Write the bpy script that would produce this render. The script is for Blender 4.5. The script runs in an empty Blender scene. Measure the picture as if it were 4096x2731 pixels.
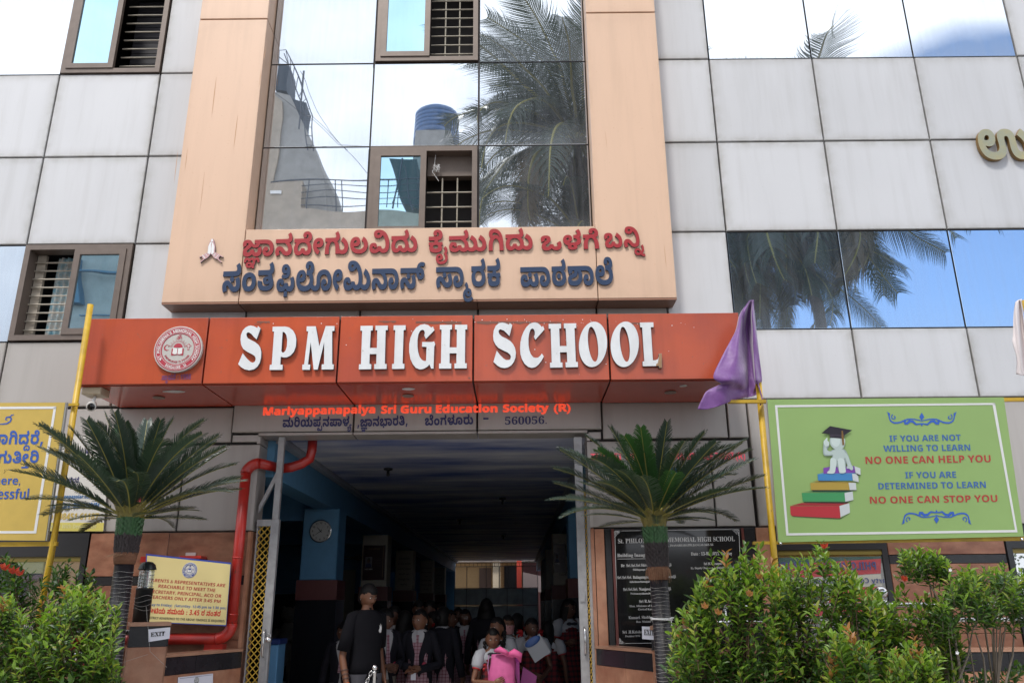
import bpy, bmesh, math, random
import numpy as np
from mathutils import Vector, Matrix, noise
from mathutils.geometry import delaunay_2d_cdt
random.seed(7)
R = math.radians
PI = math.pi
scn = bpy.context.scene
COL = scn.collection
# ---------------------------------------------------------------- camera
YAW, PITCH, ROLL, FPX = -0.00248, 0.31482, -0.0086, 3210.9
CAMY, CAMZ = -7.6, 1.54
cy, sy, cp, sp = math.cos(YAW), math.sin(YAW), math.cos(PITCH), math.sin(PITCH)
FWD = Vector((sy*cp, cy*cp, sp)); RGT = Vector((cy, -sy, 0)); UPV = RGT.cross(FWD)
cr, sr = math.cos(ROLL), math.sin(ROLL)
RGT, UPV = cr*RGT+sr*UPV, -sr*RGT+cr*UPV
CAM = Vector((0, CAMY, CAMZ))
cam_d = bpy.data.cameras.new('camera'); cam = bpy.data.objects.new('camera', cam_d); COL.objects.link(cam)
m3 = Matrix((RGT, UPV, -FWD)).transposed().to_4x4(); m3.translation = CAM
cam.matrix_world = m3
cam_d.sensor_width = 36; cam_d.lens = FPX/4096*36; cam_d.clip_start = .05; cam_d.clip_end = 3000
scn.camera = cam
# ---------------------------------------------------------------- sky, sun, exposure
SUN_EL, SUN_AZ = R(58), R(205)      # compass-like: direction the light comes from, 180 = from behind the camera
world = bpy.data.worlds.new('World'); scn.world = world; world.use_nodes = True
wn = world.node_tree.nodes; wl = world.node_tree.links; wn.clear()
wo = wn.new('ShaderNodeOutputWorld'); bg = wn.new('ShaderNodeBackground'); sky = wn.new('ShaderNodeTexSky')
sky.sky_type = 'NISHITA'; sky.sun_disc = False; sky.sun_elevation = SUN_EL; sky.sun_rotation = SUN_AZ
sky.air_density = 1.0; sky.dust_density = .4; sky.ozone_density = 1.6
tcw = wn.new('ShaderNodeTexCoord'); nz = wn.new('ShaderNodeTexNoise'); rp = wn.new('ShaderNodeValToRGB')
mp = wn.new('ShaderNodeMapping'); mp.inputs['Scale'].default_value = (1, 1, 1.7); mp.inputs['Location'].default_value = (1.3, .2, .4)
nz.inputs['Scale'].default_value = 1.5; nz.inputs['Detail'].default_value = 7; nz.inputs['Roughness'].default_value = .52
dp = wn.new('ShaderNodeVectorMath'); dp.operation = 'DOT_PRODUCT'
gap = Vector((.50, -.80, .34)).normalized(); dp.inputs[1].default_value = gap
mr = wn.new('ShaderNodeMapRange'); mr.inputs['From Min'].default_value = .955; mr.inputs['From Max'].default_value = .995
mr.inputs['To Min'].default_value = .40; mr.inputs['To Max'].default_value = -.30; mr.interpolation_type = 'SMOOTHSTEP'
ad = wn.new('ShaderNodeMath'); ad.operation = 'ADD'
rp.color_ramp.elements[0].position = .44; rp.color_ramp.elements[1].position = .60
nz2 = wn.new('ShaderNodeTexNoise'); nz2.inputs['Scale'].default_value = 4.5; nz2.inputs['Detail'].default_value = 5
rp2 = wn.new('ShaderNodeValToRGB'); rp2.color_ramp.elements[0].position = .3; rp2.color_ramp.elements[1].position = .72
rp2.color_ramp.elements[0].color = (6.2, 6.7, 7.7, 1); rp2.color_ramp.elements[1].color = (10.6, 10.8, 11.2, 1)
mx = wn.new('ShaderNodeMixRGB')
wl.new(tcw.outputs['Generated'], mp.inputs['Vector']); wl.new(mp.outputs[0], nz.inputs['Vector']); wl.new(mp.outputs[0], nz2.inputs['Vector'])
wl.new(tcw.outputs['Generated'], dp.inputs[0]); wl.new(dp.outputs['Value'], mr.inputs[0])
wl.new(nz.outputs['Fac'], ad.inputs[0]); wl.new(mr.outputs[0], ad.inputs[1]); wl.new(ad.outputs[0], rp.inputs[0])
wl.new(rp.outputs[0], mx.inputs[0]); wl.new(sky.outputs[0], mx.inputs[1]); wl.new(nz2.outputs['Fac'], rp2.inputs[0]); wl.new(rp2.outputs[0], mx.inputs[2])
wl.new(mx.outputs[0], bg.inputs[0]); bg.inputs[1].default_value = .098; wl.new(bg.outputs[0], wo.inputs[0])
sd = bpy.data.lights.new('sun', 'SUN'); sd.energy = 1.45; sd.angle = R(10); sd.color = (1, .96, .9)
so = bpy.data.objects.new('sun', sd); COL.objects.link(so)
sdir = Vector((math.sin(SUN_AZ)*math.cos(SUN_EL), math.cos(SUN_AZ)*math.cos(SUN_EL), math.sin(SUN_EL)))
so.rotation_euler = sdir.to_track_quat('Z', 'Y').to_euler()
vs = scn.view_settings; vs.view_transform = 'Standard'; vs.look = 'None'; vs.gamma = 1; vs.exposure = 0.98; vs.use_curve_mapping = False
scn.cycles.max_bounces = 8; scn.cycles.glossy_bounces = 4; scn.cycles.diffuse_bounces = 5; scn.cycles.transparent_max_bounces = 8
scn.cycles.sample_clamp_indirect = 6; scn.cycles.caustics_reflective = False; scn.cycles.caustics_refractive = False
# ---------------------------------------------------------------- measuring: photo pixel (2352 wide) -> a point on a plane of the place
KK = 4096/2352
def ray(x, y): return (RGT*((x*KK-2048)/FPX) - UPV*((y*KK-1365.5)/FPX) + FWD)
def P(x, y, Y=0.):
    d = ray(x, y); return CAM + d*((Y-CAMY)/d.y)
def Mi(x, y, D):                       # where the thing stands whose mirror image shows there in the glass
    d = ray(x, y); p = CAM + d*((-CAMY)/d.y); return Vector((p.x+d.x/d.y*D, -D, p.z+d.z/d.y*D))
class Frame:                           # a flat sign face: pixel -> point
    def __init__(s, Y=0., a=None, n=None): s.Y = Y; s.a = a; s.n = Vector(n).normalized() if n else Vector((0, -1, 0))
    def W(s, x, y):
        if s.a is None: return P(x, y, s.Y)
        d = ray(x, y); return CAM + d*((s.a-CAM).dot(s.n)/d.dot(s.n))
# ---------------------------------------------------------------- materials
def S(c):                              # sRGB 0..1 -> linear
    return tuple((v/12.92 if v <= .04045 else ((v+.055)/1.055)**2.4) for v in c)
def mat(name, col, rough=.6, metal=0., spec=.5, var=0., vscale=6., streak=0., rnd=0., bump=0., bscale=40., edge=0., spot=0., spotcol=(.05, .045, .04), coat=0., twoside=None, vstretch=(1, 1, 1), col2=None, emit=0., trans=0.):
    m = bpy.data.materials.new(name); m.use_nodes = True; nt = m.node_tree; N = nt.nodes; L = nt.links
    b = N['Principled BSDF']; b.inputs['Base Color'].default_value = (*col, 1); b.inputs['Roughness'].default_value = rough
    b.inputs['Metallic'].default_value = metal; b.inputs['Specular IOR Level'].default_value = spec
    if coat: b.inputs['Coat Weight'].default_value = coat; b.inputs['Coat Roughness'].default_value = .08
    if emit: b.inputs['Emission Color'].default_value = (*col, 1); b.inputs['Emission Strength'].default_value = emit
    if not (var or streak or rnd or bump or edge or spot or col2): return m
    tc = N.new('ShaderNodeTexCoord'); cur = None
    def mix(a, bcol, fac, mode='MIX'):
        x = N.new('ShaderNodeMixRGB'); x.blend_type = mode
        if isinstance(fac, float): x.inputs[0].default_value = fac
        else: L.new(fac, x.inputs[0])
        for k, v in ((1, a), (2, bcol)):
            if isinstance(v, tuple): x.inputs[k].default_value = (*v[:3], 1)
            else: L.new(v, x.inputs[k])
        return x.outputs[0]
    def nze(scale, detail=4, stretch=None, rough_=.55, lo=.35, hi=.7):
        t = N.new('ShaderNodeTexNoise'); t.inputs['Scale'].default_value = scale; t.inputs['Detail'].default_value = detail; t.inputs['Roughness'].default_value = rough_
        if stretch:
            mpn = N.new('ShaderNodeMapping'); mpn.inputs['Scale'].default_value = stretch; L.new(tc.outputs['Object'], mpn.inputs[0]); L.new(mpn.outputs[0], t.inputs[0])
        else: L.new(tc.outputs['Object'], t.inputs[0])
        q = N.new('ShaderNodeMapRange'); q.inputs[1].default_value = lo; q.inputs[2].default_value = hi; L.new(t.outputs['Fac'], q.inputs[0])
        return q.outputs[0]
    cur = (*col,)
    if col2: cur = mix(cur, tuple(col2), nze(vscale, 6, vstretch if vstretch != (1, 1, 1) else None, .6, .38, .66))
    if var:
        f = nze(vscale*1.7, 6); d = tuple(max(0, c*(1-var)) for c in col)
        cur = mix(cur, tuple(1-var for _ in range(3)), f, 'MULTIPLY') if not isinstance(cur, tuple) else mix(cur, d, f)
    if streak:
        f = nze(9, 5, (1, 1, .07), .6, .48, .8)
        cur = mix(cur, (1-streak, 1-streak*1.05, 1-streak*1.15), f, 'MULTIPLY')
        f = nze(1.6, 3, (1, 1, .5), .5, .35, .7)
        cur = mix(cur, (1-streak*.5,)*3, f, 'MULTIPLY')
    if edge:
        sx = N.new('ShaderNodeSeparateXYZ'); L.new(tc.outputs['Generated'], sx.inputs[0])
        outs = []
        for ch in ('X', 'Z'):
            a = N.new('ShaderNodeMath'); a.operation = 'SUBTRACT'; a.inputs[1].default_value = .5; L.new(sx.outputs[ch], a.inputs[0])
            c = N.new('ShaderNodeMath'); c.operation = 'ABSOLUTE'; L.new(a.outputs[0], c.inputs[0])
            q = N.new('ShaderNodeMapRange'); q.inputs[1].default_value = .36; q.inputs[2].default_value = .5; L.new(c.outputs[0], q.inputs[0]); outs.append(q.outputs[0])
        mxm = N.new('ShaderNodeMath'); mxm.operation = 'MAXIMUM'; L.new(outs[0], mxm.inputs[0]); L.new(outs[1], mxm.inputs[1])
        pw = N.new('ShaderNodeMath'); pw.operation = 'POWER'; pw.inputs[1].default_value = 2.2; L.new(mxm.outputs[0], pw.inputs[0])
        nf = nze(7, 4, None, .6, .2, .75); ml = N.new('ShaderNodeMath'); ml.operation = 'MULTIPLY'; L.new(pw.outputs[0], ml.inputs[0]); L.new(nf, ml.inputs[1])
        cur = mix(cur, (1-edge, 1-edge*1.05, 1-edge*1.2), ml.outputs[0], 'MULTIPLY')
    if spot:
        f = nze(spot, 3, None, .7, .66, .72); cur = mix(cur, tuple(spotcol), f)
    if rnd:
        oi = N.new('ShaderNodeObjectInfo'); q = N.new('ShaderNodeMapRange'); q.inputs[3].default_value = 1-rnd; q.inputs[4].default_value = 1+rnd*.5
        L.new(oi.outputs['Random'], q.inputs[0]); h = N.new('ShaderNodeCombineXYZ')
        for i in range(3): L.new(q.outputs[0], h.inputs[i])
        cur = mix(cur, h.outputs[0], 1.0, 'MULTIPLY')
    if not isinstance(cur, tuple): L.new(cur, b.inputs['Base Color'])
    if bump:
        t = N.new('ShaderNodeTexNoise'); t.inputs['Scale'].default_value = bscale; t.inputs['Detail'].default_value = 3; L.new(tc.outputs['Object'], t.inputs[0])
        bp = N.new('ShaderNodeBump'); bp.inputs['Strength'].default_value = bump; bp.inputs['Distance'].default_value = .02; L.new(t.outputs['Fac'], bp.inputs['Height']); L.new(bp.outputs[0], b.inputs['Normal'])
    return m
def glassmat(name, tint, dust, dcol=(.42, .46, .52), rough=.012, wave=.25):
    m = bpy.data.materials.new(name); m.use_nodes = True; N = m.node_tree.nodes; L = m.node_tree.links; N.clear()
    o = N.new('ShaderNodeOutputMaterial'); g = N.new('ShaderNodeBsdfGlossy'); d = N.new('ShaderNodeBsdfDiffuse'); mxs = N.new('ShaderNodeMixShader')
    g.inputs['Color'].default_value = (*tint, 1); g.inputs['Roughness'].default_value = rough; d.inputs['Color'].default_value = (*dcol, 1)
    tc = N.new('ShaderNodeTexCoord'); t = N.new('ShaderNodeTexNoise'); t.inputs['Scale'].default_value = 1.1; t.inputs['Detail'].default_value = 1; L.new(tc.outputs['Object'], t.inputs[0])
    bp = N.new('ShaderNodeBump'); bp.inputs['Strength'].default_value = wave; bp.inputs['Distance'].default_value = .012; L.new(t.outputs['Fac'], bp.inputs['Height']); L.new(bp.outputs[0], g.inputs['Normal'])
    mpn = N.new('ShaderNodeMapping'); mpn.inputs['Scale'].default_value = (9, 9, .6); L.new(tc.outputs['Object'], mpn.inputs[0])
    t2 = N.new('ShaderNodeTexNoise'); t2.inputs['Scale'].default_value = 2; t2.inputs['Detail'].default_value = 5; L.new(mpn.outputs[0], t2.inputs[0])
    q = N.new('ShaderNodeMapRange'); q.inputs[1].default_value = .3; q.inputs[2].default_value = .75; q.inputs[3].default_value = dust*.55; q.inputs[4].default_value = dust*1.5; L.new(t2.outputs['Fac'], q.inputs[0])
    sx = N.new('ShaderNodeSeparateXYZ'); L.new(tc.outputs['Generated'], sx.inputs[0]); e = N.new('ShaderNodeMapRange'); e.inputs[1].default_value = .3; e.inputs[2].default_value = 0; e.inputs[3].default_value = 0; e.inputs[4].default_value = dust*1.1; L.new(sx.outputs['Z'], e.inputs[0])
    a = N.new('ShaderNodeMath'); a.operation = 'ADD'; L.new(q.outputs[0], a.inputs[0]); L.new(e.outputs[0], a.inputs[1])
    L.new(a.outputs[0], mxs.inputs[0]); L.new(g.outputs[0], mxs.inputs[1]); L.new(d.outputs[0], mxs.inputs[2]); L.new(mxs.outputs[0], o.inputs[0]); return m
def clearglass(name, tint=(.8, .85, .85)):
    m = bpy.data.materials.new(name); m.use_nodes = True; N = m.node_tree.nodes; L = m.node_tree.links; N.clear()
    o = N.new('ShaderNodeOutputMaterial'); g = N.new('ShaderNodeBsdfGlossy'); d = N.new('ShaderNodeBsdfTransparent'); mxs = N.new('ShaderNodeMixShader')
    g.inputs['Roughness'].default_value = .05; d.inputs['Color'].default_value = (*tint, 1); mxs.inputs[0].default_value = .25
    L.new(d.outputs[0], mxs.inputs[1]); L.new(g.outputs[0], mxs.inputs[2]); L.new(mxs.outputs[0], o.inputs[0]); return m
def checkmat(name, base, line, sc=28, wid=.14, rough=.8, line2=None):      # woven check cloth
    m = mat(name, base, rough); N = m.node_tree.nodes; L = m.node_tree.links; b = N['Principled BSDF']
    tc = N.new('ShaderNodeTexCoord'); sx = N.new('ShaderNodeSeparateXYZ'); L.new(tc.outputs['Object'], sx.inputs[0]); cur = None
    fs = []
    for ch, s_ in (('X', sc), ('Z', sc)):
        a = N.new('ShaderNodeMath'); a.operation = 'MULTIPLY'; a.inputs[1].default_value = s_; L.new(sx.outputs[ch], a.inputs[0])
        f = N.new('ShaderNodeMath'); f.operation = 'FRACT'; L.new(a.outputs[0], f.inputs[0])
        c = N.new('ShaderNodeMath'); c.operation = 'LESS_THAN'; c.inputs[1].default_value = wid; L.new(f.outputs[0], c.inputs[0]); fs.append(c.outputs[0])
    h = N.new('ShaderNodeMath'); h.operation = 'ADD'; L.new(fs[0], h.inputs[0]); L.new(fs[1], h.inputs[1])
    h2 = N.new('ShaderNodeMath'); h2.operation = 'MULTIPLY'; h2.inputs[1].default_value = .62; L.new(h.outputs[0], h2.inputs[0]); h2.use_clamp = True
    x = N.new('ShaderNodeMixRGB'); x.inputs[1].default_value = (*base, 1); x.inputs[2].default_value = (*line, 1); L.new(h2.outputs[0], x.inputs[0]); L.new(x.outputs[0], b.inputs['Base Color'])
    return m
PAN = mat('silver_cladding', (.595, .60, .62), .36, .0, .5, streak=.10, rnd=.10, edge=.38, spot=60., spotcol=(.42, .40, .37), bump=.09, bscale=1.6)
PANL = mat('shaded_beige_cladding', (.41, .385, .365), .42, .0, .5, streak=.10, rnd=.05, edge=.25, spot=45., spotcol=(.36, .33, .29), bump=.03, bscale=2.5)  # same cladding as PAN, colour darkened to carry the shade below the canopy
PEACH = mat('peach_cladding', (.70, .48, .345), .42, 0, .5, streak=.09, rnd=.03, edge=.12, spot=38., spotcol=(.62, .40, .26), bump=.02, bscale=2.5)
ORG = mat('orange_red_cladding', (.56, .098, .038), .25, 0, .5, col2=(.44, .085, .05), vscale=1.1, streak=.16, rnd=.12, edge=.12, spot=16., spotcol=(.36, .10, .06), bump=.02, bscale=3)
JOINT = mat('dark_joint_sealant', (.045, .04, .04), .8)
BRN = mat('bronze_aluminium', (.17, .135, .115), .42, .35, var=.15)
STEEL = mat('stainless_steel', (.62, .62, .62), .18, 1.)
GALV = mat('silver_painted_steel', (.36, .36, .37), .45, .25, var=.25, vscale=9)
GATEY = mat('yellow_lattice_paint', (.55, .36, .05), .5, var=.3)
YEL = mat('yellow_pole_paint', (.56, .35, .015), .45, var=.35, vscale=5, spot=16., spotcol=(.20, .10, .03))
YBRD = mat('yellow_board_vinyl', (.62, .44, .105), .45, var=.08)
GBRD = mat('green_board_vinyl', (.31, .475, .165), .45, var=.05, vscale=2)
WHT = mat('white_paint', (.78, .78, .78), .5)
LET = mat('white_acrylic_letters', (.74, .76, .78), .35, var=.08, vscale=5, streak=.14, spot=22, spotcol=(.45, .44, .40))
LSD = mat('letter_side_grey', (.10, .10, .11), .6)
MAR = mat('maroon_letters', (.36, .028, .035), .35, streak=.1)
NAV = mat('navy_letters', (.022, .045, .105), .35, streak=.1)
NAVP = mat('navy_vinyl', (.022, .028, .13), .5)
REDS = mat('red_glow_reflective_vinyl', (1.0, .10, .045), .35, emit=.30)  # emission added so the reflective letters look bright under the canopy; no lamp
PNKS = mat('pink_red_glow_vinyl', (1.0, .12, .17), .4, emit=.15)  # faint glow added to plain vinyl, shared by the pink paper tag
REDP = mat('red_pipe_paint', (.46, .024, .016), .38, var=.3, vscale=4, coat=.15, spot=14., spotcol=(.16, .03, .02), streak=.2)
GRAN = mat('red_brown_granite', (.33, .155, .095), .32, col2=(.22, .085, .05), vscale=5., var=.25, rnd=.16, spot=120., spotcol=(.12, .06, .04), vstretch=(1, 1, 2.2))
GRAN2 = mat('pink_granite', (.44, .225, .14), .34, col2=(.33, .14, .08), vscale=6., var=.2, rnd=.12, spot=120., spotcol=(.15, .08, .05))
BLK = mat('black_granite', (.022, .022, .025), .25, var=.3, spot=150., spotcol=(.10, .10, .11), rnd=.1)
CAPM = mat('pink_granite_coping', (.42, .23, .15), .35, var=.25)
BLKP = mat('polished_black_stone', (.012, .012, .013), .08, var=.1)
SILV = mat('engraved_silver_paint', (.50, .50, .50), .5)
DKF = mat('dark_frame', (.02, .02, .022), .35)
OLV = mat('olive_strip', (.16, .12, .02), .5)
IBLUE = mat('blue_wall_paint', (.105, .27, .44), .6, var=.12)
IBLU2 = mat('deep_blue_wall_paint', (.09, .24, .42), .6, var=.12)
CREAM = mat('cream_wall_paint', (.48, .44, .36), .6, var=.1)
MARD = mat('maroon_dado_paint', (.12, .025, .022), .5)
BLKD = mat('black_dado_tile', (.012, .012, .015), .18, spot=90., spotcol=(.05, .05, .055))
FLOOR = mat('grey_floor_tile', (.32, .31, .29), .3, var=.2)
CLOCKW = mat('clock_face_white', (.42, .42, .40), .4)
BLACK = mat('black_print', (.012, .012, .013), .5)
GLS = glassmat('mirror_glass', (.70, .74, .78), .11, wave=.28)
GLSB = glassmat('blue_mirror_glass', (.44, .68, .80), .06, wave=.35)
GLSD = glassmat('dark_mirror_glass', (.42, .47, .52), .16)
GLSR = glassmat('blue_grey_mirror_glass', (.66, .79, .95), .10, dcol=(.34, .42, .52), wave=.3)
CLR = clearglass('clear_glass')
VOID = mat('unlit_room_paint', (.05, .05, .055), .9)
# ---------------------------------------------------------------- mesh building
class MB:
    def __init__(s): s.v = []; s.f = []; s.m = []; s.uv = None
    def add(s, vs_, fs, mi=0):
        o = len(s.v); s.v += [tuple(v) for v in vs_]; s.f += [tuple(i+o for i in f) for f in fs]; s.m += [mi]*len(fs); return s
    def box(s, x0, x1, y0, y1, z0, z1, mi=0):
        return s.add([(x0, y0, z0), (x1, y0, z0), (x1, y1, z0), (x0, y1, z0), (x0, y0, z1), (x1, y0, z1), (x1, y1, z1), (x0, y1, z1)],
                     [(0, 3, 2, 1), (4, 5, 6, 7), (0, 1, 5, 4), (1, 2, 6, 5), (2, 3, 7, 6), (3, 0, 4, 7)], mi)
    def panel(s, x0, x1, yf, yb, z0, z1, b=.006, mi=0):     # bevelled front
        A = [(x0, yb, z0), (x1, yb, z0), (x1, yb, z1), (x0, yb, z1), (x0, yf+b, z0), (x1, yf+b, z0), (x1, yf+b, z1), (x0, yf+b, z1),
             (x0+b, yf, z0+b), (x1-b, yf, z0+b), (x1-b, yf, z1-b), (x0+b, yf, z1-b)]
        F = [(0, 3, 2, 1), (8, 9, 10, 11)]
        for a in (0, 4):
            for i in range(4): F.append((a+i, a+(i+1) % 4, a+4+(i+1) % 4, a+4+i))
        return s.add(A, F, mi)
    def hexa(s, a, b, mi=0):           # two quads a, b (4 points each)
        return s.add(list(a)+list(b), [(0, 1, 2, 3), (7, 6, 5, 4), (0, 4, 5, 1), (1, 5, 6, 2), (2, 6, 7, 3), (3, 7, 4, 0)], mi)
    def quadslab(s, q, n, t, mi=0):    # quad q (ccw seen from front), thickness t against normal n
        n = Vector(n).normalized(); return s.hexa([Vector(p) for p in q], [Vector(p)-n*t for p in q], mi)
    def tube(s, pts, r, n=8, mi=0, cap=True):
        pts = [Vector(p) for p in pts]; rs = r if isinstance(r, (list, tuple)) else [r]*len(pts); k = len(pts); V = []; up = None
        for i, p in enumerate(pts):
            t = (pts[min(i+1, k-1)]-pts[max(i-1, 0)])
            if t.length < 1e-9: t = Vector((0, 0, 1))
            t.normalize()
            if up is None: up = t.orthogonal().normalized()
            up = (up - t*up.dot(t))
            if up.length < 1e-6: up = t.orthogonal()
            up.normalize(); w = t.cross(up)
            for j in range(n): a = 2*PI*j/n; V.append(p+(up*math.cos(a)+w*math.sin(a))*rs[i])
        F = [(i*n+j, i*n+(j+1) % n, (i+1)*n+(j+1) % n, (i+1)*n+j) for i in range(k-1) for j in range(n)]
        if cap: F += [tuple(range(n-1, -1, -1)), tuple((k-1)*n+j for j in range(n))]
        return s.add(V, F, mi)
    def lathe(s, prof, c=(0, 0, 0), n=16, mi=0, sx=1, sy=1):
        k = len(prof); V = [(c[0]+r*sx*math.cos(2*PI*j/n), c[1]+r*sy*math.sin(2*PI*j/n), c[2]+z) for r, z in prof for j in range(n)]
        F = [(i*n+j, i*n+(j+1) % n, (i+1)*n+(j+1) % n, (i+1)*n+j) for i in range(k-1) for j in range(n)]
        return s.add(V, F+[tuple(range(n-1, -1, -1)), tuple((k-1)*n+j for j in range(n))], mi)
    def ell(s, c, r, n=10, k=7, mi=0, M=None):
        V = []; c = Vector(c)
        for i in range(k+1):
            t = PI*i/k
            for j in range(n):
                a = 2*PI*j/n; p = Vector((math.sin(t)*math.cos(a)*r[0], math.sin(t)*math.sin(a)*r[1], math.cos(t)*r[2]))
                V.append(c+(M @ p if M else p))
        F = [(i*n+j, (i+1)*n+j, (i+1)*n+(j+1) % n, i*n+(j+1) % n) for i in range(k) for j in range(n)]
        return s.add(V, F, mi)
    def mesh(s, name, mats, smooth=False):
        me = bpy.data.meshes.new(name); me.from_pydata(s.v, [], s.f)
        for m in mats: me.materials.append(m)
        if len(mats) > 1: me.polygons.foreach_set('material_index', s.m)
        if smooth: me.polygons.foreach_set('use_smooth', [True]*len(s.f))
        me.update(); return me
WL = {}
def link(name, me, parent=None):
    o = bpy.data.objects.new(name, me); COL.objects.link(o)
    if parent is not None: o.parent = parent
    return o
def put(name, mb, mats, parent=None, smooth=False, kind=None):
    """link a mesh whose points are in world space; under a parent it is counter-shifted"""
    if not isinstance(mats, (list, tuple)): mats = [mats]
    me = mb.mesh(name, mats, smooth) if isinstance(mb, MB) else mb
    o = bpy.data.objects.new(name, me); COL.objects.link(o)
    if parent is not None:
        o.parent = parent; o.matrix_parent_inverse = Matrix.Translation(-WL.get(parent.name, Vector((0, 0, 0))))
    if kind: o['kind'] = kind
    return o
def tag(o, label, cat, group=None):
    o['label'] = label; o['category'] = cat
    if group: o['group'] = group
    return o
def thing(name, label, cat, loc=(0, 0, 0), group=None, rz=0):
    o = bpy.data.objects.new(name, None); COL.objects.link(o); o.location = loc; o.rotation_euler = (0, 0, rz); o.empty_display_size = .1; WL[o.name] = Vector(loc)
    return tag(o, label, cat, group)
def kids(o): return [c for c in bpy.data.objects if c.parent == o]
def dup(o, parent=None, cm=None):
    if cm is None:
        cm = {}
        for c in bpy.data.objects:
            if c.parent: cm.setdefault(c.parent.name, []).append(c)
    c = o.copy(); COL.objects.link(c)
    if parent is not None: c.parent = parent
    for k in cm.get(o.name, []): dup(k, c, cm)
    return c
# ---------------------------------------------------------------- flat shapes: nonzero-winding fill, extruded
def fill2d(conts):
    vs_ = []; es = []
    for c in conts:
        b = len(vs_); n = len(c); vs_ += [Vector((p[0], p[1])) for p in c]; es += [(b+i, b+(i+1) % n) for i in range(n)]
    try: V, E, F, *_ = delaunay_2d_cdt(vs_, es, [], 0, 1e-7)
    except Exception: return [], []
    A = []; B = []
    for c in conts:
        n = len(c)
        for i in range(n): A.append(c[i][:2]); B.append(c[(i+1) % n][:2])
    A = np.array(A, float); B = np.array(B, float); keep = []
    for f in F:
        cx = sum(V[i].x for i in f)/len(f); cz = sum(V[i].y for i in f)/len(f)
        up = (A[:, 1] <= cz) & (B[:, 1] > cz); dn = (A[:, 1] > cz) & (B[:, 1] <= cz)
        side = (B[:, 0]-A[:, 0])*(cz-A[:, 1])-(cx-A[:, 0])*(B[:, 1]-A[:, 1])
        if int((up & (side > 0)).sum())-int((dn & (side < 0)).sum()) != 0: keep.append(tuple(f))
    return [(v.x, v.y) for v in V], keep
def extr(mb, V2, T, fn, depth, mi=0, side_mi=None):
    """V2 flat points, T faces, fn(u, v, d) -> world point at height d above the sign face"""
    if not T: return
    used = sorted({i for t in T for i in t}); ix = {a: k for k, a in enumerate(used)}; n = len(used)
    V = [fn(*V2[i], depth) for i in used]+[fn(*V2[i], 0) for i in used]
    F = [tuple(ix[i] for i in t) for t in T]; ed = {}
    for t in F:
        for i in range(len(t)): ed[(t[i], t[(i+1) % len(t)])] = 1
    sd_ = [(a+n, b+n, b, a) for a, b in ed if (b, a) not in ed]
    o = len(mb.v); mb.v += [tuple(v) for v in V]; mb.f += [tuple(i+o for i in f) for f in F]; mb.m += [mi]*len(F)
    mb.f += [tuple(i+o for i in f) for f in sd_]; mb.m += [mi if side_mi is None else side_mi]*len(sd_)
def pix(fr, off):                      # polygon given in photo pixels, laid on a frame
    return lambda u, v, d: fr.W(u, v)+fr.n*(off+d)
def poly_on(fr, conts, off, depth, mats, name, parent, side=True, kind=None):
    mb = MB()
    cs = []
    for c in conts: cs.append([(p[0], p[1]) for p in c])
    V2, T = fill2d(cs); T = [t[::-1] for t in T]; extr(mb, V2, T, pix(fr, off), depth, 0, 1 if side and isinstance(mats, (list, tuple)) and len(mats) > 1 else None)
    return put(name, mb, mats, parent, kind=kind)
def smoothc(pts, sub=3):
    n = len(pts); o = []
    for i in range(n):
        p0, p1, p2, p3 = pts[i-1], pts[i], pts[(i+1) % n], pts[(i+2) % n]
        for k in range(sub):
            t = k/sub; o.append(tuple(.5*((2*p1[a])+(-p0[a]+p2[a])*t+(2*p0[a]-5*p1[a]+4*p2[a]-p3[a])*t*t+(-p0[a]+3*p1[a]-3*p2[a]+p3[a])*t**3) for a in (0, 1)))
    return o
# ---------------------------------------------------------------- lettering
def mathify(s, kind):
    if kind == 'plain': return s
    A, a, d = {'sans': (0x1D5D4, 0x1D5EE, 0x1D7EC), 'serif': (0x1D400, 0x1D41A, 0x1D7CE)}[kind]
    return ''.join(chr(A+ord(c)-65) if 'A' <= c <= 'Z' else chr(a+ord(c)-97) if 'a' <= c <= 'z' else chr(d+ord(c)-48) if '0' <= c <= '9' else c for c in s)
_tc = {}
def text_mesh(s, kind='plain', bold=0.):
    key = (s, kind, bold)
    if key not in _tc:
        cu = bpy.data.curves.new('t', 'FONT'); cu.body = mathify(s, kind); cu.size = 1; cu.offset = bold; cu.resolution_u = 3; cu.fill_mode = 'FRONT'; cu.extrude = 0
        o = bpy.data.objects.new('t', cu); me = bpy.data.meshes.new_from_object(o)
        V = [tuple(v.co[:2]) for v in me.vertices]; F = [tuple(p.vertices) for p in me.polygons if p.normal.z > 0 or True]
        bpy.data.objects.remove(o); bpy.data.curves.remove(cu); bpy.data.meshes.remove(me)
        xs = [v[0] for v in V] or [0, 1]; _tc[key] = (V, F, min(xs), max(xs))
    return _tc[key]
def put_text(s, fr, x0, y0, x1, y1, cap, m, parent, kind='plain', bold=0., off=.003, depth=.0015, name='lettering', mb=None):
    """baseline from pixel (x0,y0) to (x1,y1), capital height cap pixels"""
    V, F, a, b = text_mesh(s, kind, bold); p0 = fr.W(x0, y0); p1 = fr.W(x1, y1); ex = (p1-p0)/(b-a)
    h = (fr.W((x0+x1)/2, (y0+y1)/2-cap)-fr.W((x0+x1)/2, (y0+y1)/2)).length; ez = ex.cross(fr.n).normalized()
    if ez.z < 0: ez = -ez
    ez = ez*(h/.70)
    own = mb is None
    if own: mb = MB()
    extr(mb, V, F, lambda u, v, d: p0+ex*(u-a)+ez*v+fr.n*(off+d), depth)
    return put(name, mb, m, parent) if own else mb
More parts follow.
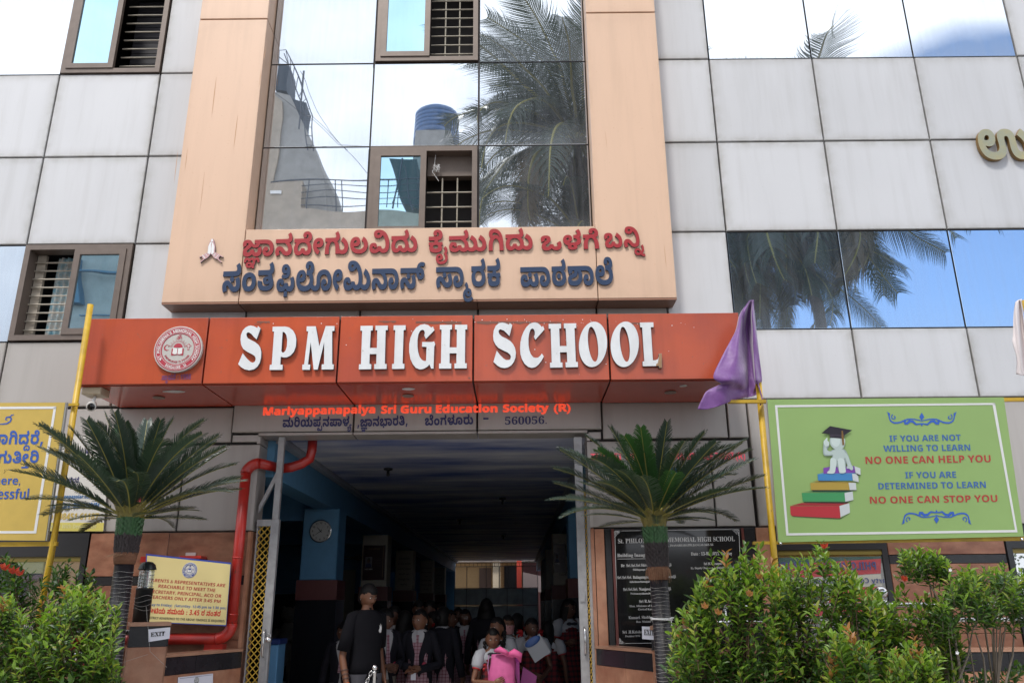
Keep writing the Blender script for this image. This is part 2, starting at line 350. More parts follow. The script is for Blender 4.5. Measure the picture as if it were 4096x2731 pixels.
GLYPHS = {
 'aavowelsign': (175, [[163,171,0,-56,-21,-80,-38,-42,-27,1,-23,0,-33,30,-17,54,0,41,0,26,11,44,21,26,14,1,18,0,16,-30,0,-25,0,-22,-11,-26,-12,1,-6,0,-11,8,-4,15,5,15,0,-4,-1,-10,0,-3,0,-16,12,-30,14,1,13,0,17,22,8,40,0,27,0,28,-8,42,-9,15,-6,10,-15,12,-24,8,-19,1,-115,1,0,95,123,1,27,0,36,-12,25,-24,10,-17,15,-26,15,-78]]),
 'ailengthmark': (64, [[-31,-281,-25,0,-35,34,-17,60,0,39,0,34,14,52,25,30,17,1,16,0,19,-24,9,-36,0,-17,0,-42,-25,-36,-23,1,-7,0,-19,12,-5,5,4,53,5,-6,11,-6,6,1,8,0,10,8,0,15,0,10,-6,12,-6,1,-5,0,-10,-10,-6,-26,0,-21,0,-7,0,-26,20,-36,25,1,13,0,25,18,17,38,0,35,0,32,-12,50,-11,21,9,14,10,28,0,17,0,16,-8,30,-10,15,25,51,16,-26,15,-48,0,-29,0,-26,-9,-36,-7,-7,-3,21,9,-20,12,-62,0,-35,0,-48,-21,-66,-40,-38]]),
 'anusvara': (208, [[103,-7,-28,0,-42,40,-23,80,0,57,0,52,21,78,43,46,30,1,32,0,41,-46,21,-80,0,-49,0,-54,-22,-78,-42,-44],[103,85,21,0,19,48,0,37,0,40,-21,46,-17,1,-14,0,-17,-22,-8,-38,0,-23,0,-40,20,-46]]),
 'ba': (306, [[216,-7,-18,0,-27,16,-21,36,-10,29,24,-1,-14,-34,-27,-34,-27,-10,-15,1,-22,0,-29,28,-14,50,0,29,0,28,9,42,23,40,21,27,12,14,10,20,0,13,0,6,-3,10,-7,6,-5,1,-8,0,-8,-16,0,-11,0,-6,2,-16,2,-5,-47,-33,-4,14,-5,40,0,19,0,30,14,44,32,24,24,1,26,0,29,-28,12,-46,0,-21,0,-26,-9,-40,-22,-38,-20,-23,-14,-18,-8,-18,0,-9,0,-12,9,-14,10,1,17,0,18,36,1,31,50,1,2,-34,17,-30,12,1,14,0,17,36,0,37,0,32,-15,48,-24,36,-15,15,29,95,22,-22,37,-62,22,-86,0,-55,0,-52,-18,-74,-35,-40]]),
 'bevowel': (309, [[81,-7,-22,0,-29,28,-14,50,0,29,0,28,9,42,23,40,21,27,12,14,10,20,0,13,0,6,-3,10,-7,6,-5,1,-8,0,-8,-16,0,-11,0,-6,2,-16,2,-5,-47,-33,-4,14,-5,40,0,19,0,30,14,44,32,24,24,1,26,0,29,-28,12,-46,0,-21,0,-26,-9,-40,-22,-38,-20,-23,-14,-18,-8,-18,0,-9,0,-12,9,-14,10,1,17,0,18,36,1,31,50,1,2,-34,17,-30,14,1,15,0,16,36,0,35,0,30,-13,50,-23,38,-16,15,23,67,24,-20,39,-58,22,-78,0,-51,0,-44,-16,-72,-37,-40,-29,1,-17,0,-25,16,-22,36,-11,29,24,-1,-14,-34,-27,-34,-27,-10],[172,283,0,95,29,1,16,0,17,6,5,9,4,6,4,18,0,13,0,16,-11,26,-12,1,-8,0,-13,-20,0,-17,0,-2,0,-8,1,-5,-17,41,3,6,8,6,3,1,8,0,12,-18,0,-17,0,-18,-12,-20,-14,1,-13,0,-15,30,0,29,0,22,13,42,27,26,21,1,23,0,31,-36,16,-58,0,-35,0,-34,-13,-48,-10,-13,-6,-10,-20,-16,-28,-6,-17,1]]),
 'bhanocrest': (309, [[81,-7,-22,0,-29,28,-14,50,0,29,0,28,9,42,23,40,21,27,12,14,10,20,0,13,0,6,-3,10,-7,6,-5,1,-8,0,-8,-16,0,-11,0,-6,2,-16,2,-5,-47,-33,-4,14,-5,40,0,19,0,30,14,44,32,24,24,1,26,0,29,-28,12,-46,0,-21,0,-26,-9,-40,-22,-38,-20,-23,-14,-18,-8,-18,0,-9,0,-12,9,-14,10,1,17,0,18,36,1,31,50,1,2,-34,17,-30,14,1,15,0,16,36,0,35,0,30,-13,50,-23,38,-16,15,22,63,25,-20,39,-58,22,-74,0,-51,0,-44,-16,-72,-37,-40,-29,1,-17,0,-25,16,-22,36,-11,29,24,-1,-14,-34,-27,-34,-27,-10],[123,-97,5,103,48,1,4,-101],[172,283,0,95,78,1,0,-93]]),
 'bhevowel': (309, [[81,-7,-22,0,-29,28,-14,50,0,29,0,28,9,42,23,40,21,27,12,14,10,20,0,13,0,6,-3,10,-7,6,-5,1,-8,0,-8,-16,0,-11,0,-6,2,-16,2,-5,-47,-33,-4,14,-5,40,0,19,0,30,14,44,32,24,24,1,26,0,29,-28,12,-46,0,-21,0,-26,-9,-40,-22,-38,-20,-23,-14,-18,-8,-18,0,-9,0,-12,9,-14,10,1,17,0,18,36,1,31,50,1,2,-34,17,-30,14,1,15,0,16,36,0,35,0,30,-13,50,-23,38,-16,15,23,67,24,-20,39,-58,22,-78,0,-51,0,-44,-16,-72,-37,-40,-29,1,-17,0,-25,16,-22,36,-11,29,24,-1,-14,-34,-27,-34,-27,-10],[123,-97,5,103,48,1,4,-101],[172,283,0,95,29,1,16,0,17,6,5,9,4,6,4,18,0,13,0,16,-11,26,-12,1,-8,0,-13,-20,0,-17,0,-2,0,-8,1,-5,-17,41,3,6,8,6,3,1,8,0,12,-18,0,-17,0,-18,-12,-20,-14,1,-13,0,-15,30,0,29,0,22,13,42,27,26,21,1,23,0,31,-36,16,-58,0,-35,0,-34,-13,-48,-10,-13,-6,-10,-20,-16,-28,-6,-17,1]]),
 'colon.': (106, [[22,51,0,34,18,26,13,1,13,0,18,-26,0,-33,0,-30,-18,-28,-13,1,-13,0,-18,28],[22,251,0,34,18,26,13,1,13,0,18,-26,0,-33,0,-30,-18,-28,-13,1,-13,0,-18,28]]),
 'comma.': (111, [[87,91,3,-7,-3,-24,-10,-60,-11,-60,-6,-23,-40,1,3,28,7,62,5,60,2,27]]),
 'da': (280, [[78,-7,-31,0,-35,76,0,73,0,38,11,60,22,46,16,19,7,-19,-56,1,0,95,163,1,16,0,14,4,4,5,4,4,2,14,0,11,0,16,-8,32,-8,21,42,49,16,-40,12,-62,0,-31,0,-20,-7,-40,-8,-15,-3,-8,-10,-12,-12,-8,-8,-3,5,13,14,-16,19,-46,10,-60,0,-35,0,-72,-37,-76,-30,1,-18,0,-26,18,-20,34,-9,27,26,5,-13,-32,-23,-36,-25,-14],[90,89,11,0,13,34,1,31,50,1,1,-34,16,-30,9,1,10,0,12,30,0,33,0,26,-9,46,-17,38,-27,22,-17,1,-6,1,-17,0,-25,-22,-18,-36,-9,-48,0,-25,0,-32,11,-30]]),
 'dasubscript': (16, [[-83,-251,-14,0,-19,26,-9,42,0,27,0,40,20,58,37,32,24,1,26,0,36,-34,20,-58,0,-37,0,-24,-9,-42,-18,-28,-15,1,-12,0,-17,14,-14,26,-8,19,22,-1,-7,-14,-13,-26,-17,-16],[-76,-189,8,0,7,22,1,17,33,1,1,-18,8,-20,7,1,6,0,8,18,0,17,0,20,-12,30,-19,16,-14,1,-3,1,-13,0,-21,-16,-11,-30,0,-19,0,-16,8,-18]]),
 'devowel': (280, [[78,-7,-31,0,-35,76,0,73,0,38,11,60,22,46,16,19,7,-19,-56,1,0,95,160,1,16,0,17,6,5,9,4,6,4,18,0,13,0,16,-11,26,-11,1,-9,0,-13,-20,0,-17,0,-2,0,-8,1,-5,-17,41,3,6,8,6,3,1,9,0,12,-18,0,-17,0,-18,-13,-20,-13,1,-14,0,-15,30,0,29,0,22,13,42,27,26,21,1,23,0,31,-36,16,-58,0,-35,0,-34,-12,-48,-10,-13,-5,-8,-13,-12,-10,-3,5,13,15,-18,20,-48,10,-60,0,-35,0,-72,-37,-76,-30,1,-18,0,-26,18,-20,34,-9,27,26,5,-13,-32,-23,-36,-25,-14],[90,89,11,0,13,34,1,31,50,1,1,-34,16,-30,9,1,10,0,12,30,0,33,0,26,-9,46,-17,38,-27,22,-17,1,-6,1,-17,0,-25,-22,-18,-36,-9,-48,0,-25,0,-32,11,-30]]),
 'eight.': (191, [[96,469,22,0,35,-26,20,-48,0,-37,0,-28,-11,-42,-19,-30,-12,-11,12,-14,23,-34,14,-44,0,-29,0,-40,-20,-58,-37,-32,-28,1,-28,0,-38,32,-18,56,0,39,0,32,11,46,20,32,13,13,-10,14,-17,32,-11,44,0,27,0,38,21,48,36,26],[64,125,0,-22,15,-28,16,1,16,0,15,28,0,21,0,16,-7,22,-13,20,-7,9,-5,7,-9,-8,-14,-22,-7,-24],[95,387,-11,0,-12,-20,0,-19,0,-12,6,-20,11,-16,7,-7,6,6,11,16,6,20,0,15,0,20,-13,20]]),
 'endash.': (167, [[13,151,0,87,140,1,0,-85]]),
 'five.': (191, [[81,-7,-19,0,-33,12,-13,15,0,93,13,-12,32,-16,16,1,14,0,19,14,9,28,0,23,0,32,-21,32,-21,1,-10,0,-18,-6,-7,-3,-21,23,9,239,131,1,0,-93,-83,1,-4,-75,7,4,12,4,10,1,21,0,33,-32,19,-64,0,-47,0,-50,-21,-74,-43,-38]]),
 'four.': (191, [[186,93,-27,1,0,-91,-56,1,0,93,-97,1,0,81,100,289,53,1,0,-283,27,1],[103,177,0,77,0,24,2,42,0,15,-1,1,-3,-12,-7,-26,-4,-15,-34,-101]]),
 'ga': (240, [[120,283,-11,0,-16,-22,-10,-40,-3,-23,-2,-16,-3,-42,-1,-52,0,-33,0,-51,-59,1,0,79,0,52,9,86,23,64,20,19,10,-15,-63,1,0,95,117,1,17,0,14,4,3,5,4,4,3,14,0,11,0,16,-8,32,-9,21,42,49,17,-40,11,-62,0,-31,0,-22,-8,-46,-21,-32,-18,-7,5,9,19,-26,17,-66,6,-78,0,-43,0,-79,-58,1,0,53,0,36,-2,56,-3,42,-2,15,-6,36,-18,46]]),
 'gevowel': (240, [[120,283,-11,0,-16,-22,-10,-40,-3,-23,-2,-16,-3,-42,-1,-52,0,-33,0,-51,-59,1,0,79,0,52,9,86,23,64,20,19,10,-15,-63,1,0,95,114,1,17,0,17,6,5,9,4,6,3,18,0,13,0,16,-10,26,-12,1,-9,0,-13,-20,0,-17,0,-2,1,-8,0,-5,-16,41,2,6,8,6,4,1,8,0,12,-18,0,-17,0,-18,-13,-20,-13,1,-14,0,-14,30,0,29,0,22,12,42,27,26,22,1,22,0,31,-36,16,-58,0,-35,0,-34,-11,-48,-21,-30,-14,-7,3,7,19,-26,18,-68,6,-78,0,-43,0,-79,-58,1,0,53,0,36,-2,56,-3,42,-2,15,-6,36,-18,46]]),
 'givowel': (240, [[120,283,-11,0,-16,-22,-10,-40,-3,-23,-2,-16,-3,-42,-1,-52,0,-33,0,-51,-59,1,0,79,0,62,9,90,18,68,15,25,-10,-33,-8,18,-11,36,-5,38,0,19,0,44,21,54,33,24,20,1,30,0,45,-44,16,-41,14,-32,16,-88,7,-124,0,-89,0,-99,-58,1,0,53,0,36,-2,56,-3,42,-2,15,-6,36,-18,46],[117,373,21,0,27,-32,11,-39,2,1,-6,32,-19,58,-30,36,-20,1,-16,0,-13,-24,0,-17,0,-12,6,-20,4,-7,-12,1,9,14,25,14]]),
 'janyanocrest': (298, [[213,-7,-25,0,-34,40,-14,41,24,-1,-14,-34,-27,-34,-27,-10,-15,1,-22,0,-29,28,-14,50,0,29,0,28,9,42,23,40,21,27,12,14,10,20,0,13,0,6,-3,10,-7,6,-5,1,-8,0,-8,-16,0,-11,0,-6,2,-16,2,-5,-47,-33,-4,14,-5,40,0,19,0,30,14,44,32,24,24,1,26,0,29,-28,12,-46,0,-21,0,-26,-9,-40,-22,-38,-20,-23,-14,-18,-8,-18,0,-9,0,-12,9,-14,10,1,17,0,18,36,1,31,50,1,2,-34,16,-30,14,1,12,0,13,24,0,19,0,14,-3,22,-4,11,48,45,8,-22,7,-50,0,-25,0,-42,-18,-58,-34,-30],[196,193,-22,0,-29,24,-20,36,-7,19,-6,45,22,29,12,-34,28,-38,15,1,9,0,9,14,0,13,0,6,-3,16,-2,5,47,31,4,-14,4,-34,0,-13,0,-26,-11,-44,-27,-28],[178,291,0,87,78,1,-2,-85],[119,-265,-25,0,-24,40,0,31,0,30,24,36,23,1,15,0,21,-12,19,-28,9,-19,8,-18,10,-42,2,-19,-35,-11,-2,30,-12,44,-21,26,-15,1,-7,0,-6,-8,0,-5,0,-6,7,-8,11,1,19,0,23,22,10,34,0,21,0,24,-10,20,-8,1,-4,0,-7,-6,-4,-12,-1,-9,-33,1,-2,14,-8,16,-7,1,-6,0,-6,-14,0,-9,0,-6,1,-10,1,-3,-33,-17,-1,8,-3,26,0,15,0,32,22,42,20,1,18,0,21,-32,9,-17,-23,-13,12,36,23,28,16,1,12,0,17,-18,7,-17,2,-2,3,-10,2,-3,2,-12,3,-26,0,-13,0,-28,-11,-50,-12,-15,-10,-9,-11,-12,-28,-18],[234,-131,1,4,1,10,0,7,0,10,-6,14,-6,1,-6,0,-9,-16,-3,-11,-18,55,7,12,19,22,16,1,18,0,23,-40,0,-33,0,-14,-3,-24,-2,-9]]),
 'ka': (220, [[109,-7,-33,0,-39,30,-18,48,0,27,0,16,5,28,10,24,8,11,-3,-9,-27,1,0,77,72,1,5,4,7,14,0,11,0,8,-6,16,-5,9,31,7,22,-5,4,-10,4,-14,0,-9,0,-8,-2,-14,-2,-3,66,1,0,-75,-31,3,0,11,8,-10,11,-24,5,-28,0,-15,0,-28,-17,-48,-40,-30],[110,87,20,0,16,26,0,19,0,14,-8,20,-16,10,-12,1,-12,0,-16,-10,-7,-20,0,-13,0,-20,17,-24],[12,283,0,95,103,1,17,0,14,4,3,5,4,4,3,14,0,11,0,16,-8,32,-9,21,42,49,17,-40,11,-62,0,-31,0,-20,-6,-40,-8,-15,-10,-20,-31,-16,-26,1]]),
 'kevowel': (220, [[109,-7,-33,0,-39,30,-18,48,0,27,0,16,5,28,10,24,8,11,-3,-9,-27,1,0,77,72,1,5,4,7,14,0,11,0,8,-6,16,-5,9,31,7,22,-5,4,-10,4,-14,0,-9,0,-8,-2,-14,-2,-3,66,1,0,-75,-31,3,0,11,8,-10,11,-24,5,-28,0,-15,0,-28,-17,-48,-40,-30],[110,87,20,0,16,26,0,19,0,14,-8,20,-16,10,-12,1,-12,0,-16,-10,-7,-20,0,-13,0,-20,17,-24],[12,283,0,95,100,1,16,0,17,6,5,9,4,6,4,18,0,13,0,16,-11,26,-11,1,-9,0,-13,-20,0,-17,0,-2,0,-8,1,-5,-17,41,3,6,8,6,3,1,9,0,12,-18,0,-17,0,-18,-13,-20,-13,1,-14,0,-15,30,0,29,0,22,13,42,27,26,21,1,23,0,31,-36,16,-58,0,-35,0,-34,-12,-48,-10,-13,-7,-10,-20,-16,-27,-6,-18,1]]),
 'la': (279, [[142,-7,-42,0,-59,56,-31,98,0,67,0,54,22,76,38,40,25,1,20,0,27,-28,14,-50,0,-33,0,-34,-14,-50,-28,-26,-21,1,-14,0,-23,16,-17,24,-5,11,8,79,3,-12,10,-22,15,-16,9,1,14,0,13,20,0,17,0,14,-8,16,-7,1,-7,0,-14,-18,-8,-42,0,-31,0,-34,17,-56,35,-32,27,1,21,0,32,24,18,46,0,33,0,34,-18,46,-20,19,29,95,32,-30,34,-98,0,-61,0,-56,-26,-92,-56,-54]]),
 'lengthmark': (166, [[159,271,0,-34,-15,-50,-28,-26,-21,1,-22,0,-30,32,-8,19,7,77,3,-10,10,-22,15,-16,9,1,14,0,13,20,0,17,0,14,-8,16,-7,1,-7,0,-14,-18,-7,-34,0,-25,0,-17,0,-32,13,-46,24,-36,14,-13,-29,-87,-23,24,-34,62,-19,82,0,53,0,54,21,76,38,40,25,1,21,0,30,-28,15,-50]]),
 'levowel': (288, [[146,-7,-44,0,-61,56,-31,98,0,67,0,54,22,76,38,40,25,1,20,0,27,-28,14,-50,0,-33,0,-34,-14,-50,-28,-26,-21,1,-14,0,-23,16,-17,24,-5,11,8,79,3,-12,10,-22,15,-16,9,1,14,0,13,20,0,17,0,14,-8,16,-7,1,-7,0,-14,-18,-8,-42,0,-31,0,-34,18,-56,36,-32,29,1,24,0,34,22,19,48,0,33,0,34,-20,54,-18,17,29,69,20,-20,29,-46,16,-64,0,-41,0,-56,-27,-90,-58,-54],[166,283,0,95,15,1,16,0,18,6,5,9,4,6,3,18,0,13,0,16,-10,26,-12,1,-9,0,-13,-20,0,-17,0,-2,0,-8,1,-5,-16,41,2,6,8,6,3,1,9,0,12,-18,0,-17,0,-18,-13,-20,-13,1,-14,0,-15,30,0,29,0,22,13,42,27,26,21,1,23,0,31,-36,16,-58,0,-35,0,-34,-12,-48,-10,-13,-7,-10,-20,-16,-27,-6,-18,1]]),
 'lla': (265, [[134,-7,-19,0,-30,16,-17,34,0,27,0,14,8,28,8,13,12,-23,-29,6,-38,44,-20,66,0,41,0,36,17,58,31,34,23,1,15,0,25,-22,15,-44,0,-33,0,-26,-12,-42,-24,-24,-18,1,-16,0,-27,14,-7,11,3,55,6,-8,16,-12,10,1,13,0,11,18,0,15,0,12,-7,14,-7,1,-9,0,-14,-28,0,-21,0,-16,6,-30,17,-20,32,-10,26,-1,32,2,33,28,0,29,0,18,-12,22,-11,7,-23,1,0,95,9,1,16,0,15,4,3,5,4,4,3,14,0,11,0,16,-9,32,-8,21,42,49,17,-40,11,-62,0,-31,0,-36,-18,-52,-17,-11,-3,23,11,-6,17,-26,9,-38,0,-23,0,-28,-11,-44,-22,-32,-30,-20,-18,-1,13,29,7,-12,7,-26,0,-19,0,-32,-33,-42],[135,63,8,0,9,8,0,13,0,8,-9,12,-8,3,-8,0,-9,-12,0,-9,0,-8,8,-12]]),
 'ma': (423, [[84,-7,-24,0,-33,32,-17,56,0,39,0,36,15,50,28,28,18,1,26,0,24,-42,0,-33,0,-12,-3,-22,-2,-7,-37,5,0,4,1,6,0,5,0,8,-5,12,-5,1,-6,0,-7,-16,0,-11,0,-18,17,-20,19,1,20,0,19,36,2,31,49,1,1,-34,15,-30,11,1,12,0,9,30,0,23,0,22,-7,40,-14,36,-21,32,-12,13,62,17,15,-20,22,-50,11,-60,0,-35,0,-52,-18,-62,-31,-26,-17,1,-18,0,-27,18,-20,34,-9,27,23,-3,-11,-26,-25,-32,-29,-16],[10,283,0,95,183,1,17,0,14,4,4,5,3,4,3,14,0,11,0,16,-8,32,-9,21,42,49,17,-40,11,-62,0,-31,0,-20,-6,-40,-8,-15,-10,-20,-31,-16,-26,1],[329,-7,-28,0,-43,48,-20,47,29,69,12,-30,24,-36,18,1,16,0,19,38,0,35,0,32,-15,48,-24,36,-15,15,29,95,23,-22,36,-62,22,-86,0,-55,0,-50,-18,-76,-37,-40]]),
 'masubscript': (88, [[48,-277,-35,0,-38,68,0,55,0,28,13,52,26,38,19,7,5,2,10,2,5,1,22,0,30,-38,0,-41,0,-36,-24,-40,-23,1,-13,0,-20,18,-11,34,0,23,0,22,3,32,2,28,0,15,0,18,-8,22,-10,7,22,57,15,-12,17,-40,0,-27,0,-20,-5,-38,-5,-34,0,-17,0,-16,9,-10,5,1,5,0,6,10,0,9,0,10,-7,12,-9,1,-6,0,-11,-4,-5,-3,-3,0,-4,0,-2,-1,-6,-8,-8,-28,0,-15,0,-32,21,-32,19,1,16,0,27,18,10,23,26,-47,-16,-28,-38,-28]]),
 'mivowel': (436, [[82,-7,-24,0,-33,32,-17,56,0,39,0,36,15,50,28,28,18,1,26,0,24,-42,0,-33,0,-12,-3,-22,-2,-7,-37,5,0,4,1,6,0,5,0,8,-5,12,-5,1,-6,0,-7,-16,0,-11,0,-18,17,-20,19,1,20,0,19,36,2,31,49,1,1,-34,18,-30,12,1,6,0,10,8,9,18,6,38,0,31,0,56,-16,100,-28,76,-38,44,-21,1,-10,0,-9,-12,0,-11,0,-12,9,-12,6,1,12,0,11,26,1,21,47,-7,-5,-40,-21,-50,-29,-22,-19,1,-17,0,-29,20,-17,44,0,35,0,30,15,44,32,26,25,1,37,0,58,-50,41,-92,21,-124,0,-73,0,-54,-10,-70,-18,-46,-21,-24,-23,-8,-10,1,-17,0,-26,18,-20,34,-9,27,23,-3,-12,-26,-24,-32,-29,-16],[342,-7,-28,0,-42,48,-21,47,30,69,11,-30,25,-36,17,1,17,0,18,38,0,35,0,32,-14,48,-25,36,-15,15,29,95,23,-22,36,-62,22,-86,0,-55,0,-50,-18,-76,-37,-40]]),
 'na': (263, [[179,-7,-18,0,-27,20,-22,38,-12,27,-6,14,-8,16,-5,6,-3,1,-6,0,-6,-14,0,-11,0,-16,6,-30,6,-19,-49,-35,-9,22,-10,58,0,27,0,34,14,54,28,30,22,1,19,0,31,-32,16,-37,8,-18,12,-22,10,-10,7,1,8,0,11,26,0,27,0,28,-14,52,-25,46,-16,17,-131,1,0,95,148,1,16,0,14,4,4,5,3,4,3,14,0,11,0,16,-8,32,-8,21,41,49,17,-40,11,-62,0,-31,0,-20,-6,-40,-8,-15,-7,-14,-21,-16,-13,-3,-8,3,15,13,15,-20,22,-50,12,-60,0,-35,0,-70,-38,-70]]),
 'nanocrest': (263, [[179,-7,-18,0,-27,20,-22,38,-12,27,-6,14,-8,16,-5,6,-3,1,-6,0,-6,-14,0,-11,0,-16,6,-30,6,-19,-49,-35,-9,22,-10,58,0,27,0,34,14,54,28,30,22,1,19,0,31,-32,16,-37,8,-18,12,-22,10,-10,7,1,8,0,11,26,0,27,0,28,-14,52,-25,46,-16,17,-131,1,0,95,197,1,0,-93,-7,5,3,11,14,-18,22,-50,13,-60,0,-35,0,-70,-38,-70]]),
 'nasubscript': (45, [[-59,-33,16,0,23,-24,20,-46,9,-33,6,-20,8,-20,10,-6,8,1,3,0,8,2,3,3,5,-61,-3,-4,-12,-4,-7,1,-14,0,-19,14,-13,32,-7,27,-7,28,-12,36,-14,18,-9,1,-9,0,-9,-16,0,-13,0,-8,5,-14,12,-10,11,1,19,0,26,30,13,48,0,29,0,24,-5,34,-5,17,31,33,8,-24,7,-50,0,-31,0,-40,-17,-64,-28,-42,-35,-22,-18,1,-22,0,-26,26,-13,44,0,27,0,40,29,50]]),
 'nevowel': (263, [[179,-7,-18,0,-27,20,-22,38,-12,27,-6,14,-8,16,-5,6,-3,1,-6,0,-6,-14,0,-11,0,-16,7,-30,5,-19,-49,-35,-9,22,-10,58,0,27,0,34,14,54,28,30,22,1,19,0,31,-32,16,-37,8,-18,12,-22,10,-10,7,1,9,0,10,26,0,27,0,28,-14,52,-25,46,-16,17,-131,1,0,95,145,1,16,0,17,6,5,9,4,6,4,18,0,13,0,16,-11,26,-11,1,-9,0,-13,-20,0,-17,0,-2,0,-8,1,-5,-17,41,3,6,8,6,3,1,9,0,12,-18,0,-17,0,-18,-13,-20,-13,1,-14,0,-15,30,0,29,0,22,13,42,27,26,21,1,23,0,31,-36,16,-58,0,-35,0,-34,-12,-48,-10,-13,-7,-10,-20,-16,-27,-6,-18,1,-7,1,53,19,14,-20,21,-50,13,-62,0,-35,0,-70,-38,-70]]),
 'nine.': (191, [[180,259,0,-38,-6,-76,-15,-68,-27,-54,-43,-30,-30,1,-8,0,-18,2,-7,3,0,91,7,-2,16,-4,8,1,20,0,27,18,16,34,7,50,1,31,-2,1,-4,-18,-13,-24,-19,-14,-14,1,-20,0,-30,34,-16,68,0,47,0,52,20,74,37,38,25,1,19,0,32,-24,23,-52,14,-80],[93,381,-13,0,-15,-34,0,-37,0,-30,13,-36,15,1,9,0,14,16,7,26,0,17,0,14,-3,28,-8,24,-11,14]]),
 'nivowel': (276, [[178,-7,-18,0,-27,20,-22,38,-12,27,-6,14,-8,16,-6,6,-3,1,-6,0,-6,-14,0,-11,0,-16,7,-30,6,-19,-50,-35,-8,22,-11,58,0,27,0,34,14,54,29,30,21,1,20,0,30,-32,17,-37,8,-18,12,-22,11,-10,7,1,7,0,14,14,10,40,0,41,0,56,-16,100,-27,76,-37,44,-21,1,-10,0,-10,-12,0,-11,0,-12,10,-12,6,1,12,0,11,26,1,21,46,-7,-5,-40,-21,-50,-29,-22,-18,1,-17,0,-29,20,-17,44,0,35,0,30,15,44,32,26,25,1,37,0,58,-52,40,-94,20,-124,0,-69,0,-80,-22,-86,-39,-36]]),
 'o': (298, [[213,-7,-25,0,-34,40,-14,41,24,-1,-14,-34,-27,-34,-27,-10,-15,1,-22,0,-29,28,-14,50,0,29,0,28,9,42,23,40,21,27,12,14,10,20,0,13,0,6,-3,10,-7,6,-5,1,-8,0,-8,-16,0,-11,0,-6,2,-16,2,-5,-47,-33,-4,14,-5,40,0,19,0,30,14,44,32,24,24,1,26,0,29,-28,12,-46,0,-21,0,-26,-9,-40,-22,-38,-20,-23,-14,-18,-8,-18,0,-9,0,-12,9,-14,10,1,17,0,18,36,1,31,50,1,2,-34,16,-30,14,1,12,0,13,24,0,21,0,14,-5,26,-4,11,46,49,10,-24,9,-56,0,-25,0,-42,-18,-60,-34,-30]]),
 'one.': (191, [[144,1,-57,1,0,241,0,16,0,34,1,36,0,15,-3,-8,-10,-18,-5,-9,-26,-41,-28,73,79,127,49,1]]),
 'pa': (299, [[84,-7,-24,0,-33,32,-17,56,0,39,0,36,15,50,28,28,18,1,26,0,24,-42,0,-33,0,-12,-3,-22,-2,-7,-37,5,0,4,1,6,0,5,0,8,-5,12,-5,1,-6,0,-7,-16,0,-9,0,-20,17,-20,19,1,20,0,18,34,3,31,49,1,2,-32,15,-30,10,1,9,0,9,14,3,20,0,13,0,22,-9,50,-8,21,50,41,12,-32,11,-72,0,-39,0,-44,-18,-58,-30,-28,-19,1,-18,0,-26,18,-20,34,-9,27,23,-3,-11,-26,-25,-32,-29,-16],[156,171,-14,0,-14,28,0,25,0,22,15,28,13,1,13,0,15,-28,0,-21,0,-24,-15,-28],[10,283,0,95,183,1,17,0,14,4,4,5,3,4,3,14,0,11,0,16,-8,32,-9,21,42,49,17,-40,11,-62,0,-31,0,-20,-6,-40,-8,-15,-10,-20,-31,-16,-26,1]]),
 'panocrest': (299, [[84,-7,-24,0,-33,32,-17,56,0,39,0,36,15,50,28,28,18,1,26,0,24,-42,0,-33,0,-12,-3,-22,-2,-7,-37,5,0,4,1,6,0,5,0,8,-5,12,-5,1,-6,0,-7,-16,0,-9,0,-20,17,-20,19,1,20,0,18,34,3,31,49,1,2,-32,15,-30,10,1,9,0,9,14,3,20,0,13,0,22,-9,50,-8,21,50,41,12,-32,11,-72,0,-39,0,-44,-18,-58,-30,-28,-19,1,-18,0,-26,18,-20,34,-9,27,23,-3,-11,-26,-25,-32,-29,-16],[156,171,-14,0,-14,28,0,25,0,22,15,28,13,1,13,0,15,-28,0,-21,0,-24,-15,-28],[10,283,0,95,229,1,0,-93]]),
 'pasubscript': (49, [[-79,-225,-25,0,-25,50,0,41,0,38,23,42,17,1,17,0,16,-30,0,-27,0,-6,-2,-16,-2,-3,-25,5,1,2,0,6,0,3,0,6,-3,8,-2,1,-4,0,-4,-12,0,-9,0,-14,11,-16,11,1,10,0,10,12,4,18,1,11,33,1,3,-20,9,-20,10,1,6,0,9,12,5,28,0,25,0,36,-15,64,-9,25,32,31,7,-18,13,-50,8,-58,0,-29,0,-42,-12,-54,-23,-28,-17,1,-14,0,-18,14,-14,26,-9,21,25,-1,-9,-18,-15,-26,-19,-14]]),
 'period.': (99, [[18,51,0,34,19,26,13,1,13,0,18,-26,0,-33,0,-30,-18,-28,-13,1,-13,0,-19,28]]),
 'phivowel': (296, [[82,-7,-24,0,-33,32,-17,56,0,39,0,36,15,50,28,28,18,1,26,0,24,-42,0,-33,0,-12,-3,-22,-2,-7,-37,5,0,4,1,6,0,5,0,8,-5,12,-5,1,-6,0,-7,-16,0,-9,0,-20,17,-20,19,1,20,0,19,36,2,31,49,1,1,-34,16,-30,10,1,9,0,9,14,3,20,0,13,0,22,-9,50,-8,21,50,41,12,-32,11,-72,0,-39,0,-44,-18,-58,-30,-28,-19,1,-18,0,-26,18,-20,34,-9,27,23,-3,-12,-26,-24,-32,-29,-16],[128,-97,4,103,48,1,4,-101],[136,233,-16,0,-31,10,-12,13,17,61,8,-8,19,-10,10,1,11,0,16,12,7,26,0,23,0,7,0,16,-7,30,-12,22,-9,1,-6,0,-9,-12,0,-11,0,-8,4,-12,8,-4,4,1,12,0,17,26,6,25,13,-63,-7,-14,-15,-22,-18,-14,-14,1,-19,0,-25,20,-12,38,0,27,0,42,32,50,29,1,23,0,32,-36,17,-62,0,-35,0,-44,-18,-58,-33,-26]]),
